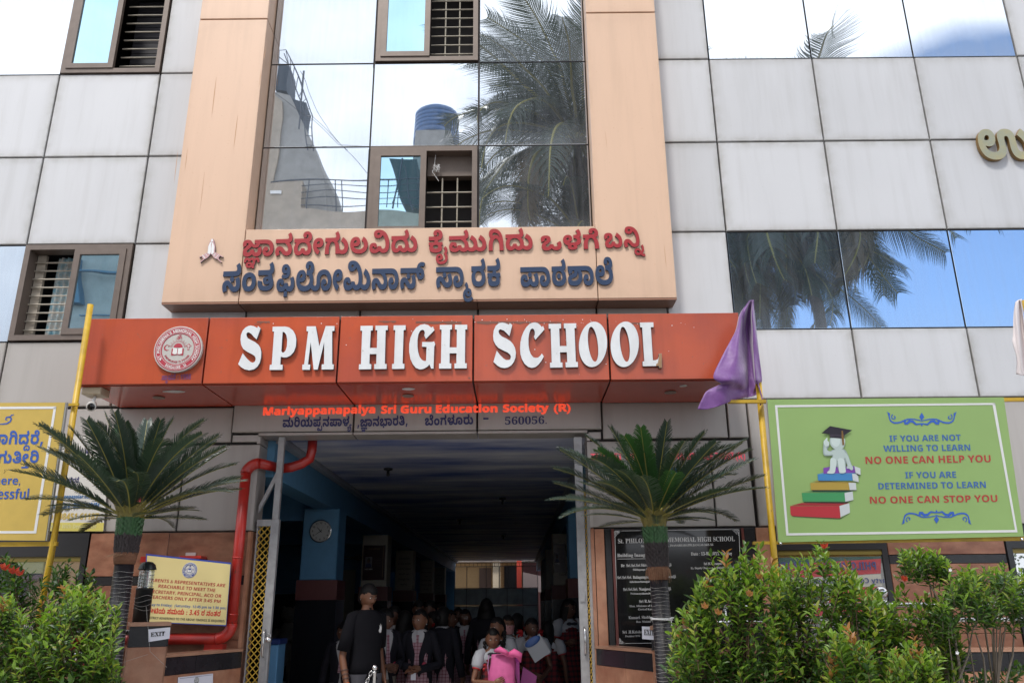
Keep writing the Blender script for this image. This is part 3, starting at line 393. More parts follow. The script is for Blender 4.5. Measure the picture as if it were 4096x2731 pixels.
 'ra': (236, [[118,-7,-34,0,-47,40,-25,76,0,55,0,32,10,52,21,40,16,13,8,-15,-55,1,0,95,118,1,17,0,14,4,4,5,3,4,3,14,0,11,0,16,-8,32,-9,21,42,49,17,-40,11,-62,0,-31,0,-22,-6,-36,-7,-15,-5,-10,-16,-18,-11,-3,8,13,13,-16,16,-42,8,-50,0,-27,0,-54,-24,-78,-48,-40],[118,91,17,0,22,24,11,42,0,29,0,30,-12,44,-22,24,-16,1,-16,0,-23,-26,-11,-44,0,-27,0,-46,27,-48]]),
 'ranocrest': (236, [[118,-7,-34,0,-47,40,-25,76,0,55,0,32,10,52,21,40,16,13,8,-15,-55,1,0,95,177,1,0,-93,-4,1,1,13,13,-14,17,-38,8,-48,0,-29,0,-54,-24,-78,-48,-40],[118,91,17,0,22,24,11,42,0,29,0,30,-12,44,-22,24,-16,1,-16,0,-23,-26,-11,-44,0,-27,0,-46,27,-48]]),
 'revowel': (236, [[118,-7,-34,0,-47,40,-25,76,0,55,0,32,10,52,21,40,16,13,8,-15,-55,1,0,95,115,1,17,0,17,6,5,9,4,6,3,18,0,13,0,16,-10,26,-12,1,-9,0,-13,-20,0,-17,0,-2,1,-8,0,-5,-16,41,2,6,8,6,4,1,8,0,12,-18,0,-17,0,-18,-13,-20,-13,1,-14,0,-14,30,0,29,0,22,12,42,27,26,22,1,22,0,31,-36,16,-58,0,-35,0,-34,-12,-48,-10,-13,-4,-8,-13,-12,-19,-8,-14,-1,21,21,14,-1,13,-16,16,-42,8,-52,0,-27,0,-54,-24,-78,-48,-40],[118,91,17,0,22,24,11,42,0,29,0,30,-12,44,-22,24,-16,1,-16,0,-23,-26,-11,-44,0,-27,0,-46,27,-48]]),
 'rivowel': (236, [[118,-7,-33,0,-48,42,-25,86,0,63,0,48,18,72,30,48,35,22,18,1,19,0,25,-20,16,-28,4,-13,2,3,-5,22,-14,42,-19,32,-25,18,-15,1,-16,0,-13,-24,0,-17,0,-12,5,-20,4,-7,-36,-55,-13,26,-11,58,0,27,0,44,21,54,34,24,21,1,30,0,44,-42,16,-35,13,-28,17,-74,7,-86,0,-47,0,-76,-26,-94,-47,-44],[118,91,17,0,22,24,11,42,0,29,0,30,-12,44,-22,24,-16,1,-16,0,-23,-26,-11,-44,0,-27,0,-46,27,-48]]),
 'sa': (263, [[180,-7,-19,0,-27,20,-22,38,-12,27,-6,14,-8,16,-5,6,-3,1,-6,0,-6,-14,0,-11,0,-16,6,-30,6,-19,-49,-35,-9,22,-10,58,0,27,0,34,14,54,28,30,22,1,12,0,21,-14,21,-32,12,-25,7,-16,11,-22,12,-10,6,1,10,0,10,24,0,23,0,22,-10,50,-7,21,49,41,12,-32,12,-72,0,-37,0,-66,-38,-66],[137,175,-13,0,-15,30,0,21,0,24,15,28,13,1,12,0,16,-28,0,-23,0,-22,-15,-28],[10,283,0,95,148,1,16,0,14,4,4,5,4,4,2,14,0,11,0,16,-8,32,-8,21,41,49,17,-40,12,-62,0,-31,0,-20,-7,-40,-8,-15,-10,-20,-31,-16,-26,1]]),
 'sanocrest': (263, [[180,-7,-19,0,-27,20,-22,38,-12,27,-6,14,-8,16,-5,6,-3,1,-6,0,-6,-14,0,-11,0,-16,6,-30,6,-19,-49,-35,-9,22,-10,58,0,27,0,34,14,54,28,30,22,1,12,0,21,-14,21,-32,12,-25,7,-16,11,-22,12,-10,6,1,10,0,10,24,0,23,0,22,-10,50,-7,21,49,41,12,-32,12,-72,0,-37,0,-66,-38,-66],[137,175,-13,0,-15,30,0,21,0,24,15,28,13,1,12,0,16,-28,0,-23,0,-22,-15,-28],[10,283,0,95,193,1,0,-93]]),
 'savirama': (390, [[180,-7,-19,0,-27,20,-22,38,-12,27,-6,14,-8,16,-5,6,-3,1,-6,0,-6,-14,0,-11,0,-16,6,-30,6,-19,-49,-35,-9,22,-10,58,0,27,0,34,14,54,28,30,22,1,12,0,21,-14,21,-32,12,-25,7,-16,11,-22,12,-10,6,1,10,0,10,24,0,23,0,22,-10,50,-7,21,49,41,12,-32,12,-72,0,-37,0,-66,-38,-66],[137,175,-13,0,-15,30,0,21,0,24,15,28,13,1,12,0,16,-28,0,-23,0,-22,-15,-28],[10,283,0,95,193,1,0,-93],[327,159,-30,0,-35,72,0,69,0,15,0,56,20,76,37,38,22,1,19,0,25,-12,10,-11,-23,-65,-6,6,-14,8,-9,1,-11,0,-16,-18,-9,-40,0,-31,0,-33,0,-22,9,-30,10,1,5,0,7,12,0,13,0,6,-2,10,-3,5,-3,4,-9,4,-8,1,-112,1,0,95,108,1,19,0,28,-16,10,-17,9,-14,9,-40,0,-25,0,-52,-32,-52]]),
 'shanocrest': (242, [[103,-7,-27,0,-42,26,-24,52,0,41,0,34,17,44,31,26,22,11,13,6,14,10,6,14,0,11,0,8,-4,12,-7,4,-5,1,-4,0,-8,-4,-4,-10,0,-9,0,-4,1,-10,1,-3,-54,-33,-3,12,-4,24,0,13,0,20,18,32,34,20,24,1,15,0,29,-20,18,-38,0,-25,0,-30,-12,-38,-26,-26,-22,-7,-15,-6,-15,-8,-5,-12,0,-7,0,-8,7,-12,16,-6,15,1,23,0,33,24,17,44,0,31,0,34,-12,48,-16,30,-7,9,0,21,32,9,22,-18,25,-48,11,-56,0,-27,0,-58,-28,-86,-56,-46],[11,283,0,95,180,1,0,-93,-67,1,-25,15,-34,-13]]),
 'ta': (238, [[123,-7,-32,0,-43,24,-26,42,-11,56,0,33,0,8,0,20,2,13,53,-11,0,-4,0,-6,0,-3,0,-12,3,-30,11,-24,23,-14,19,1,15,0,21,8,13,18,6,24,0,15,0,10,-4,22,-3,7,-1,2,-2,4,-1,3,-5,6,-13,6,-6,1,-9,0,-6,-10,0,-5,0,-8,6,-6,6,1,6,0,10,8,6,22,0,17,0,22,-8,28,-13,18,-8,7,44,35,15,-20,18,-50,0,-33,0,-2,0,-8,0,-1,-10,-19,-6,-20,-16,-38,-25,-24,-19,1,-28,0,-23,44,0,33,0,20,10,34,23,22,19,1,12,0,20,-10,11,-11,2,0,1,8,1,8,1,-1,23,-14,22,-64,0,-39,0,-36,-15,-54,-28,-36,-38,-16],[11,283,0,95,122,1,16,0,15,4,3,5,4,4,2,14,0,11,0,16,-8,32,-8,21,42,49,16,-40,12,-62,0,-31,0,-20,-7,-40,-8,-15,-9,-20,-32,-16,-26,1]]),
 'tasubscript': (16, [[34,-115,0,-28,-10,-36,-7,-11,-10,-16,-27,-10,-24,1,-117,1,0,71,103,1,-6,-7,-2,8,-1,22,0,13,0,22,10,40,23,26,18,1,25,0,25,-52],[-34,-123,0,-10,2,-16,2,-5,-6,9,12,1,11,0,13,14,0,19,0,14,-8,16,-8,1,-9,0,-9,-22]]),
 'thasubscript': (16, [[-83,-251,-14,0,-19,26,-9,42,0,27,0,40,20,58,37,32,24,1,26,0,36,-34,20,-58,0,-37,0,-24,-9,-42,-18,-28,-15,1,-12,0,-17,14,-14,26,-8,19,22,-1,-7,-14,-13,-26,-17,-16],[-76,-189,6,0,7,14,3,11,33,1,3,-10,6,-14,7,1,6,0,8,18,0,17,0,20,-12,30,-19,16,-14,1,-3,1,-13,0,-21,-16,-11,-30,0,-19,0,-16,8,-18],[-44,-157,-7,0,-9,16,0,13,0,12,9,18,7,1,8,0,9,-18,0,-11,0,-12,-9,-16],[-64,-307,3,65,35,1,3,-63]]),
 'three.': (191, [[171,355,0,-30,-13,-46,-23,-28,-14,-7,0,-1,27,-6,29,-54,0,-47,0,-38,-21,-64,-42,-38,-34,1,-20,0,-33,14,-15,13,0,93,15,-14,32,-16,15,1,24,0,21,32,0,29,0,16,-10,26,-23,12,-21,1,-16,1,0,85,16,1,20,0,22,14,8,26,0,17,0,22,-15,22,-15,1,-16,0,-24,-20,-9,-11,-25,75,17,20,37,28,26,1,36,0,44,-60]]),
 'tivowel': (235, [[120,-7,-32,0,-43,22,-25,44,-12,56,0,33,0,8,1,20,2,13,53,-11,0,-4,-1,-6,0,-3,0,-12,4,-30,11,-24,23,-14,19,1,15,0,21,8,13,18,6,24,0,15,0,10,-5,22,-3,7,-1,0,-2,6,-1,3,-5,6,-12,6,-6,1,-9,0,-6,-10,0,-5,0,-8,6,-6,6,1,5,0,10,10,7,36,0,39,0,30,-9,56,-17,44,-24,28,-14,1,-8,0,-9,-12,0,-13,0,-12,10,-12,6,1,12,0,11,28,1,21,40,-5,-4,-40,-19,-52,-27,-24,-17,1,-16,0,-27,20,-17,44,0,33,0,48,35,56,33,1,25,0,41,-34,29,-60,16,-82,0,-49,0,-20,-3,-38,-4,-15,-1,-6,-6,-8,-6,-8,-2,-5,-9,-24,-28,-30,-20,1,-27,0,-25,44,0,37,0,20,11,36,23,24,19,1,10,0,20,-6,11,-9,7,3,23,-16,22,-64,0,-39,0,-36,-15,-54,-28,-34,-38,-18]]),
 'ttha': (240, [[120,-7,-34,0,-48,40,-26,76,0,55,0,32,10,52,21,40,16,13,8,-15,-55,1,0,95,122,1,17,0,14,4,3,5,4,4,3,14,0,11,0,16,-8,32,-9,21,42,49,17,-40,11,-62,0,-31,0,-22,-6,-36,-7,-15,-5,-10,-16,-18,-11,-3,8,13,13,-16,16,-42,8,-50,0,-27,0,-54,-25,-78,-48,-40],[120,91,18,0,23,24,11,42,0,29,0,30,-12,44,-23,24,-17,1,-17,0,-23,-26,-12,-44,0,-27,0,-46,28,-48],[120,137,-13,0,-14,28,0,23,0,24,15,28,12,1,12,0,15,-28,0,-23,0,-22,-15,-28]]),
 'ttivowel': (313, [[93,-7,-18,0,-30,22,-22,42,-12,64,0,41,0,52,19,76,38,44,26,1,15,0,26,-24,15,-44,0,-35,0,-26,-13,-48,-27,-26,-22,1,-12,0,-22,14,-8,11,3,69,7,-8,15,-10,11,1,11,0,10,16,0,13,0,12,-7,12,-6,1,-5,0,-13,-16,-8,-40,0,-33,0,-5,0,-18,5,-28,9,-16,14,-8,8,1,21,0,18,36,3,29,49,1,3,-26,14,-38,17,1,11,0,12,22,0,21,0,16,-7,22,-14,16,-9,3,37,63,17,-14,22,-40,10,-48,0,-27,0,-58,-35,-68,-36,1,-16,0,-27,16,-25,36,-11,33,25,-1,-12,-30,-24,-36,-30,-16],[69,281,-19,14,-17,48,0,25,0,24,13,38,32,26,27,1,4,-87,-11,-2,-9,-10,0,-9,0,-10,10,-12,8,-5],[195,181,0,85,29,1,15,10,18,46,0,27,0,5,0,18,-7,30,-13,20,-9,1,-6,0,-9,-10,0,-11,0,-8,5,-12,7,-4,4,1,12,0,17,26,7,23,13,-61,-7,-14,-15,-22,-19,-14,-13,1,-19,0,-25,20,-13,38,0,27,0,42,33,50,28,1,23,0,33,-36,17,-62,0,-37,0,-34,-11,-56,-19,-42,-23,-28,-12,-7]]),
 'u': (457, [[355,-7,-20,0,-35,20,-13,27,-6,12,-9,34,-6,50,0,37,0,45,0,28,-2,30,-4,9,-2,4,-7,6,-4,1,-6,0,-8,-12,-4,-22,0,-15,0,-14,1,-26,1,-28,0,-13,0,-60,-26,-72,-46,-34,-31,1,-38,0,-53,54,-27,98,0,63,0,58,22,78,38,40,25,1,20,0,27,-28,14,-50,0,-33,0,-34,-15,-50,-28,-26,-20,1,-14,0,-23,16,-17,24,-5,11,8,77,3,-8,9,-24,15,-16,10,1,14,0,13,20,0,17,0,14,-8,16,-7,1,-12,0,-17,-46,0,-43,0,-7,0,-18,6,-42,15,-36,25,-22,19,1,17,0,21,20,11,36,0,29,0,14,-1,30,-2,32,0,19,0,32,17,54,33,30,25,1,14,0,24,-12,10,-11,9,-12,11,-34,6,-50,0,-35,0,-49,0,-28,4,-30,4,-9,5,-10,13,-10,9,1,11,0,15,16,7,32,0,23,0,30,-12,50,-22,44,-15,21,36,83,22,-26,30,-68,17,-82,0,-47,0,-50,-19,-76,-40,-42]]),
 'uuvowelsign': (283, [[28,-7,-29,0,-41,48,-20,45,30,71,13,-32,23,-34,15,1,11,0,12,20,0,25,0,16,-1,26,-1,24,0,15,0,58,28,74,50,38,31,1,33,0,46,-34,30,-62,14,-76,0,-41,0,-54,-20,-80,-38,-42,-27,1,-24,0,-33,30,-17,54,0,41,0,26,11,44,21,26,14,1,18,0,17,-30,0,-25,0,-22,-12,-26,-12,1,-6,0,-11,8,-4,15,5,15,0,-4,-1,-10,0,-3,0,-16,12,-30,15,1,12,0,17,22,8,38,0,27,0,34,-15,56,-30,32,-21,1,-17,0,-24,-20,-14,-40,0,-33,0,-14,0,-26,1,-26,0,-17,0,-42,-18,-52,-30,-24]]),
 'uvowelsign': (124, [[30,-7,-28,0,-42,48,-21,47,29,69,12,-30,25,-36,17,1,16,0,19,38,0,35,0,32,-15,48,-24,36,-15,15,29,95,23,-22,36,-62,22,-86,0,-55,0,-50,-18,-76,-37,-40]]),
 'vivowel': (311, [[82,-7,-24,0,-33,32,-17,56,0,39,0,36,15,50,28,28,18,1,26,0,24,-42,0,-33,0,-12,-3,-22,-2,-7,-37,5,0,4,1,6,0,5,0,8,-5,12,-5,1,-6,0,-7,-16,0,-11,0,-18,17,-20,19,1,20,0,19,36,2,31,49,1,1,-34,18,-30,12,1,6,0,10,8,9,18,6,38,0,31,0,56,-16,100,-28,76,-38,44,-21,1,-10,0,-9,-12,0,-11,0,-12,9,-12,6,1,12,0,11,26,1,21,47,-7,-5,-40,-21,-50,-29,-22,-19,1,-17,0,-29,20,-17,44,0,35,0,30,15,44,32,26,25,1,37,0,58,-50,41,-92,21,-124,0,-73,0,-54,-10,-70,-18,-46,-21,-24,-23,-8,-10,1,-17,0,-26,18,-20,34,-9,27,23,-3,-12,-26,-24,-32,-29,-16]]),
 'ya': (474, [[114,-7,-29,0,-40,36,-24,58,-10,72,0,35,0,54,24,86,45,50,33,1,29,0,38,-34,24,-60,10,-70,0,-33,0,-56,-24,-88,-44,-48],[113,91,14,0,20,20,11,42,0,31,0,32,-10,46,-20,28,-15,1,-14,0,-20,-20,-12,-42,0,-33,0,-30,12,-46,20,-26],[257,-7,-28,0,-42,44,-19,43,24,83,13,-34,25,-38,18,1,16,0,19,38,0,35,0,30,-15,50,-24,36,-15,15,27,63,24,-20,37,-54,22,-72,0,-47,0,-38,-11,-62,-21,-44,-30,-22],[381,-7,-27,0,-43,46,-18,43,24,81,13,-34,25,-38,17,1,17,0,18,38,0,35,0,32,-14,48,-25,36,-15,15,30,95,22,-22,37,-62,21,-86,0,-55,0,-50,-18,-76,-37,-40],[339,395,0,-20,-7,-40,-7,-15,-10,-20,-31,-16,-26,1,-41,1,0,95,28,1,17,0,14,4,3,5,4,4,3,14,0,11,0,16,-8,32,-9,21,42,49,17,-40,11,-62]]),
 'yasubscript': (96, [[3,-277,-24,0,-28,24,-13,40,0,19,0,18,6,26,14,22,13,13,8,10,6,10,0,7,0,4,-4,6,-7,1,-5,0,-6,-6,0,-7,0,-4,2,-8,0,-1,-29,-19,-3,10,-3,24,0,13,0,24,23,32,23,1,17,0,18,-18,8,-28,0,-15,0,-14,-4,-24,-14,-22,-13,-13,-9,-6,-6,-14,0,-5,0,-8,5,-10,14,-6,11,1,19,0,20,22,7,28,0,15,0,20,-9,34,-13,30,-14,28,-9,34,0,21,0,28,13,30,21,16,12,1,18,0,24,-34,3,-35,-34,-9,-1,8,-4,10,-4,4,-3,1,-4,0,-5,-8,0,-7,0,-8,9,-24,14,-28,14,-34,9,-44,0,-29,0,-18,-6,-44,-18,-40,-32,-24]]),
}

WORDS = {
'k1': 'janyanocrest+aavowelsign na devowel+lengthmark ga+uvowelsign la vivowel da+uvowelsign kevowel+ailengthmark ma+uvowelsign givowel da+uvowelsign o lla gevowel ba nivowel+nasubscript',
'k2': 'sa anusvara ta phivowel levowel+uuvowelsign+lengthmark mivowel nanocrest+aavowelsign savirama sanocrest+aavowelsign+masubscript ra ka panocrest+aavowelsign ttha shanocrest+aavowelsign levowel',
'k3': 'ma rivowel ya pa+pasubscript na panocrest+aavowelsign lla+yasubscript comma. janyanocrest+aavowelsign na bhanocrest+aavowelsign ra tivowel comma. bevowel anusvara ga lla+uuvowelsign ra+uvowelsign endash.',
'k4': 'sanocrest+aavowelsign+thasubscript pa nevowel _ colon. _ one. nine. nine. eight.',
'k5': 'ranocrest+aavowelsign givowel da+dasubscript revowel comma.',
'k6': 'ga+uvowelsign tivowel+lengthmark+tasubscript rivowel',
'k7': 'bhevowel+lengthmark ttivowel ya _ sa ma ya _ colon. _ three. period. four. five. _ ra _ na anusvara ta ra',
'k8': 'u ta'}
def kword(key):
    x = 0; L = []
    for a in WORDS[key].split():
        if a == '_': x += 110; continue
        cs = []
        for g_ in a.split('+'):
            adv, co = GLYPHS[g_]
            for v in co: cs.append([(p[0]+x, p[1]) for p in kflat(v)])
            x += adv
        x += 5; L.append([[(p[0]*3, p[1]*3) for p in c] for c in cs])
    return L
def kflat(v):
    pts = []; x = y = 0
    for i in range(0, len(v), 2):
        x += v[i]; on = v[i+1] & 1; y += (v[i+1]-on)//2; pts.append((x, y, on))
    q = []; n = len(pts); out = []
    for i in range(n):
        a = pts[i]; b = pts[(i+1) % n]; q.append(a)
        if not a[2] and not b[2]: q.append(((a[0]+b[0])/2, (a[1]+b[1])/2, 1))
    k = next(i for i, a in enumerate(q) if a[2]); q = q[k:]+q[:k]; m = len(q); i = 0
    while i < m:
        a = q[i]; b = q[(i+1) % m]; out.append((a[0], a[1]))
        if b[2]: i += 1
        else:
            c = q[(i+2) % m]
            for t in (.33, .67): out.append(((1-t)**2*a[0]+2*t*(1-t)*b[0]+t*t*c[0], (1-t)**2*a[1]+2*t*(1-t)*b[1]+t*t*c[1]))
            i += 2
    return out
def kannada(key, fr, x0, y0, x1, y1, cap, mats, parent, off=.003, depth=.0015, name='letter', join=False, word=None):
    L = kword(key)
    if word: L = L[word[0]:word[1]]
    xs = [p[0] for cs in L for c in cs for p in c]; a, b = min(xs), max(xs)
    p0 = fr.W(x0, y0); p1 = fr.W(x1, y1); ex = (p1-p0)/(b-a); h = (fr.W((x0+x1)/2, (y0+y1)/2-cap)-fr.W((x0+x1)/2, (y0+y1)/2)).length
    ez = ex.cross(fr.n).normalized(); ez = ez if ez.z > 0 else -ez; ez = ez*(h/560.)
    mb = MB()
    for cs in L:
        V2, T = fill2d(cs)
        extr(mb, V2, T, lambda u, v, d: p0+ex*(u-a)+ez*v+fr.n*(off+d), depth, 0, 1 if isinstance(mats, list) and len(mats) > 1 else None)
        if not join and mb.f: put(name, mb, mats, parent); mb = MB()
    if join: put(name, mb, mats, parent)

# ================================================================ SETTING
g = MB(); g.add([(-60, -60, 0), (60, -60, 0), (60, 80, 0), (-60, 80, 0)], [(0, 1, 2, 3)])
put('ground', g, mat('dusty_ground', (.32, .28, .24), .9, var=.3, vscale=1.5), kind='structure')
g = MB().box(-40, 40, -14.5, -5.2, -.1, .012); put('road', g, mat('asphalt', (.055, .055, .058), .85, var=.3, bump=.3, bscale=120), kind='structure')
g = MB().box(-40, 40, -5.2, -.02, -.1, .10); put('pavement', g, mat('concrete_paving', (.50, .48, .46), .8, var=.2, vscale=2), kind='structure')
# ================================================================ SCHOOL BUILDING
SB = thing('school_building', 'grey and peach clad school with mirror glass bays behind the palms and orange canopy', 'building', (0, 2, 0))
XR = [.83, 2.22, 3.375, 4.52, 5.675, 6.83, 7.98]
ZR = [8.39, 7.325, 6.26, 5.195, 4.12, 3.40]
XL = [-7.30, -6.20, -5.06, -3.93, -2.70]
ZL = [8.27, 7.21, 6.155, 5.12, 4.06, 3.385]
G = .009
def pan(x0, x1, z0, z1, m, name='panel', yf=0., yb=.05, mi=None):
    return put(name, MB().panel(x0+G, x1-G, yf, yb, z0+G, z1-G, .0015 if name == 'glass_pane' else .006), m, SB)
bw = MB()
bw.box(-7.3, -5.06, .052, .22, 2.19, 9.2).box(-3.93, -2.45, .052, .22, 2.19, 9.2).box(-5.06, -3.93, .052, .22, 2.19, 4.06).box(-5.06, -3.93, .052, .22, 5.12, 7.21).box(-5.06, -3.93, .052, .22, 8.52, 9.2); bw.box(.70, 7.98, .052, .22, 2.19, 9.2); bw.box(-2.45, .70, .052, .22, 3.14, 5.3); bw.box(-2.45, .70, .30, .42, 8.6, 9.2)
bw.box(-2.70, .83, .40, .44, 5.3, 8.9)
put('back_wall', bw, JOINT, SB)
put('roof', MB().box(-7.3, 8, .1, 26, 9.2, 9.4), JOINT, SB)
# right wing
for r in range(5):
    z1, z0 = ZR[r], ZR[r+1]
    for c in range(6):
        x0, x1 = XR[c], XR[c+1]
        if c == 0: x0 = 1.55
        gl = (r in (0, 3)) and c >= 1 and not (r == 0 and c >= 4)
        pan(x0, x1, z0, z1, GLSR if gl and r == 3 else GLS if gl else PAN, 'glass_pane' if gl else 'panel', .012 if gl else 0.)
# left wing
for r in range(5):
    z1, z0 = ZL[r], ZL[r+1]
    for c in range(4):
        x0, x1 = XL[c], XL[c+1]
        if c == 2 and r in (0, 3): continue
        gl = c < 2 and r in (0, 3)
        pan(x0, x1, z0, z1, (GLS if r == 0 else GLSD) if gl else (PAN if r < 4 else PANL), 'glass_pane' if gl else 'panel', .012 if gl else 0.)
# strip of wall between the peach frame and the canopy, and the wall under the canopy
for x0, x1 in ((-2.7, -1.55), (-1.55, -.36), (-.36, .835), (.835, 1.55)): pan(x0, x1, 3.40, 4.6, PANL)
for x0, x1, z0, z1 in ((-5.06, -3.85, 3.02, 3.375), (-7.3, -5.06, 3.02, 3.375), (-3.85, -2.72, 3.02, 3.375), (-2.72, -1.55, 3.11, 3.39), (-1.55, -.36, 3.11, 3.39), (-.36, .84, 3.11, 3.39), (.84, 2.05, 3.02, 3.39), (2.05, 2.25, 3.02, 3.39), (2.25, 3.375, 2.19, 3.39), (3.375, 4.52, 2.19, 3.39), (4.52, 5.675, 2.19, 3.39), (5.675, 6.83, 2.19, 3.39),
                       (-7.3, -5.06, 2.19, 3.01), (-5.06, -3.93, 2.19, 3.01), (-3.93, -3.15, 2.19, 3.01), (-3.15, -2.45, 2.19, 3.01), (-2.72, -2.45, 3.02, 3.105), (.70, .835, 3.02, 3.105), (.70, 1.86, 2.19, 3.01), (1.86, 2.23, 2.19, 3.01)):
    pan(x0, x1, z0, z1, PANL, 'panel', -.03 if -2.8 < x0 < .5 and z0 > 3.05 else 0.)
# lintel soffit and door reveals
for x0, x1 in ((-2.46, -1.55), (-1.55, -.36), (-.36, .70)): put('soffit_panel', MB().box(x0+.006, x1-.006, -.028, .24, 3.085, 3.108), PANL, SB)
for z0, z1 in ((.1, 1.15), (1.16, 2.19)):
    put('stone_tile', MB().box(-2.47, -2.44, -.02, .26, z0, z1), GRAN2, SB); put('stone_tile', MB().box(.69, .72, -.02, .26, z0, z1), GRAN2, SB)
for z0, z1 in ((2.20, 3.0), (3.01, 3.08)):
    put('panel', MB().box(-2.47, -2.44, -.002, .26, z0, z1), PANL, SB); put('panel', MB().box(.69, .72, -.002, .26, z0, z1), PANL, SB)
# ---------------- peach portal frame
YP = -.245
for x0, x1, z0, z1 in ((-3.46, -2.70, 4.37, 7.72), (-3.46, -2.70, 7.735, 9.1), (-2.70, .83, 4.37, 5.15), (.83, 1.605, 4.37, 7.755), (.83, 1.605, 7.77, 9.1)):
    put('portal_panel', MB().panel(x0+.004, x1-.004, YP, YP+.04, z0, z1, .004), PEACH, SB)
    if x0 < -3: put('portal_side_panel', MB().box(x0, x0+.03, YP+.045, .0, z0, z1), PEACH, SB); put('portal_side_panel', MB().box(x1-.032, x1-.006, YP+.045, .05, max(z0, 5.15), z1), PEACH, SB)
    if x0 == .83: put('portal_side_panel', MB().box(x1-.03, x1, YP+.045, .0, z0, z1), PEACH, SB); put('portal_side_panel', MB().box(x0+.006, x0+.032, YP+.045, .05, max(z0, 5.15), z1), PEACH, SB)
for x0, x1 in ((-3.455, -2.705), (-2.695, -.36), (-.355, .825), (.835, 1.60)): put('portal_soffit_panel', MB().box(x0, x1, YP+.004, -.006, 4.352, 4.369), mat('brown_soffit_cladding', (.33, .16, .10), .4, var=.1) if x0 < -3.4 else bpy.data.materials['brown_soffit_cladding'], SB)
put('portal_ledge', MB().box(-2.70, .83, YP+.045, .06, 5.12, 5.148), PEACH, SB)
# glass bay inside the portal
YG = .0
for x0, x1, z0, z1 in ((-2.70, -1.54, 7.315, 8.9), (-.362, .83, 7.315, 8.9), (-2.70, -1.54, 6.25, 7.30), (-1.54, -.362, 6.25, 7.30), (-.362, .83, 6.25, 7.30), (-2.70, -1.54, 5.15, 6.235), (-.362, .83, 5.15, 6.235)):
    put('glass_pane', MB().panel(x0+.008, x1-.008, YG, YG+.03, z0, z1, .003), GLS, SB)
bmul = MB()
for x in (-1.54, -.362): bmul.box(x-.012, x+.012, YG+.012, YG+.1, 5.15, 8.9)
for z in (6.242, 7.308): bmul.box(-2.7, .83, YG+.014, YG+.1, z-.010, z+.010)
put('mullion_frame', bmul, JOINT, SB)
# rust drips down the peach frame
DRIP = mat('rust_drip', (.50, .27, .14), .6)
for x, y0, y1, w_ in ((497, 178, 270, 2.2), (546, 265, 345, 2.0), (409, 345, 425, 1.8), (431, 340, 395, 1.2), (610, 110, 140, 2.), (600, 160, 200, 1.2), (470, 395, 490, .9), (1525, 958*0+560, 620, 1.2), (1390, 300, 345, .8)):
    sl = -.12 if x < 1000 else .1; mb = MB(); n = 8; L_ = [(x+sl*(y1-y0)*i/n-w_*.35*math.sin(PI*(i+.3)/n), y0+(y1-y0)*i/n) for i in range(n+1)]; R_ = [(x+sl*(y1-y0)*i/n+w_*.35*math.sin(PI*(i+.3)/n), y0+(y1-y0)*i/n) for i in range(n, -1, -1)]
    fr0 = Frame(-.245); V2, T = fill2d([L_+R_]); extr(mb, V2, T, pix(fr0, .001), .0006); put('rust_streak', mb, DRIP, SB)
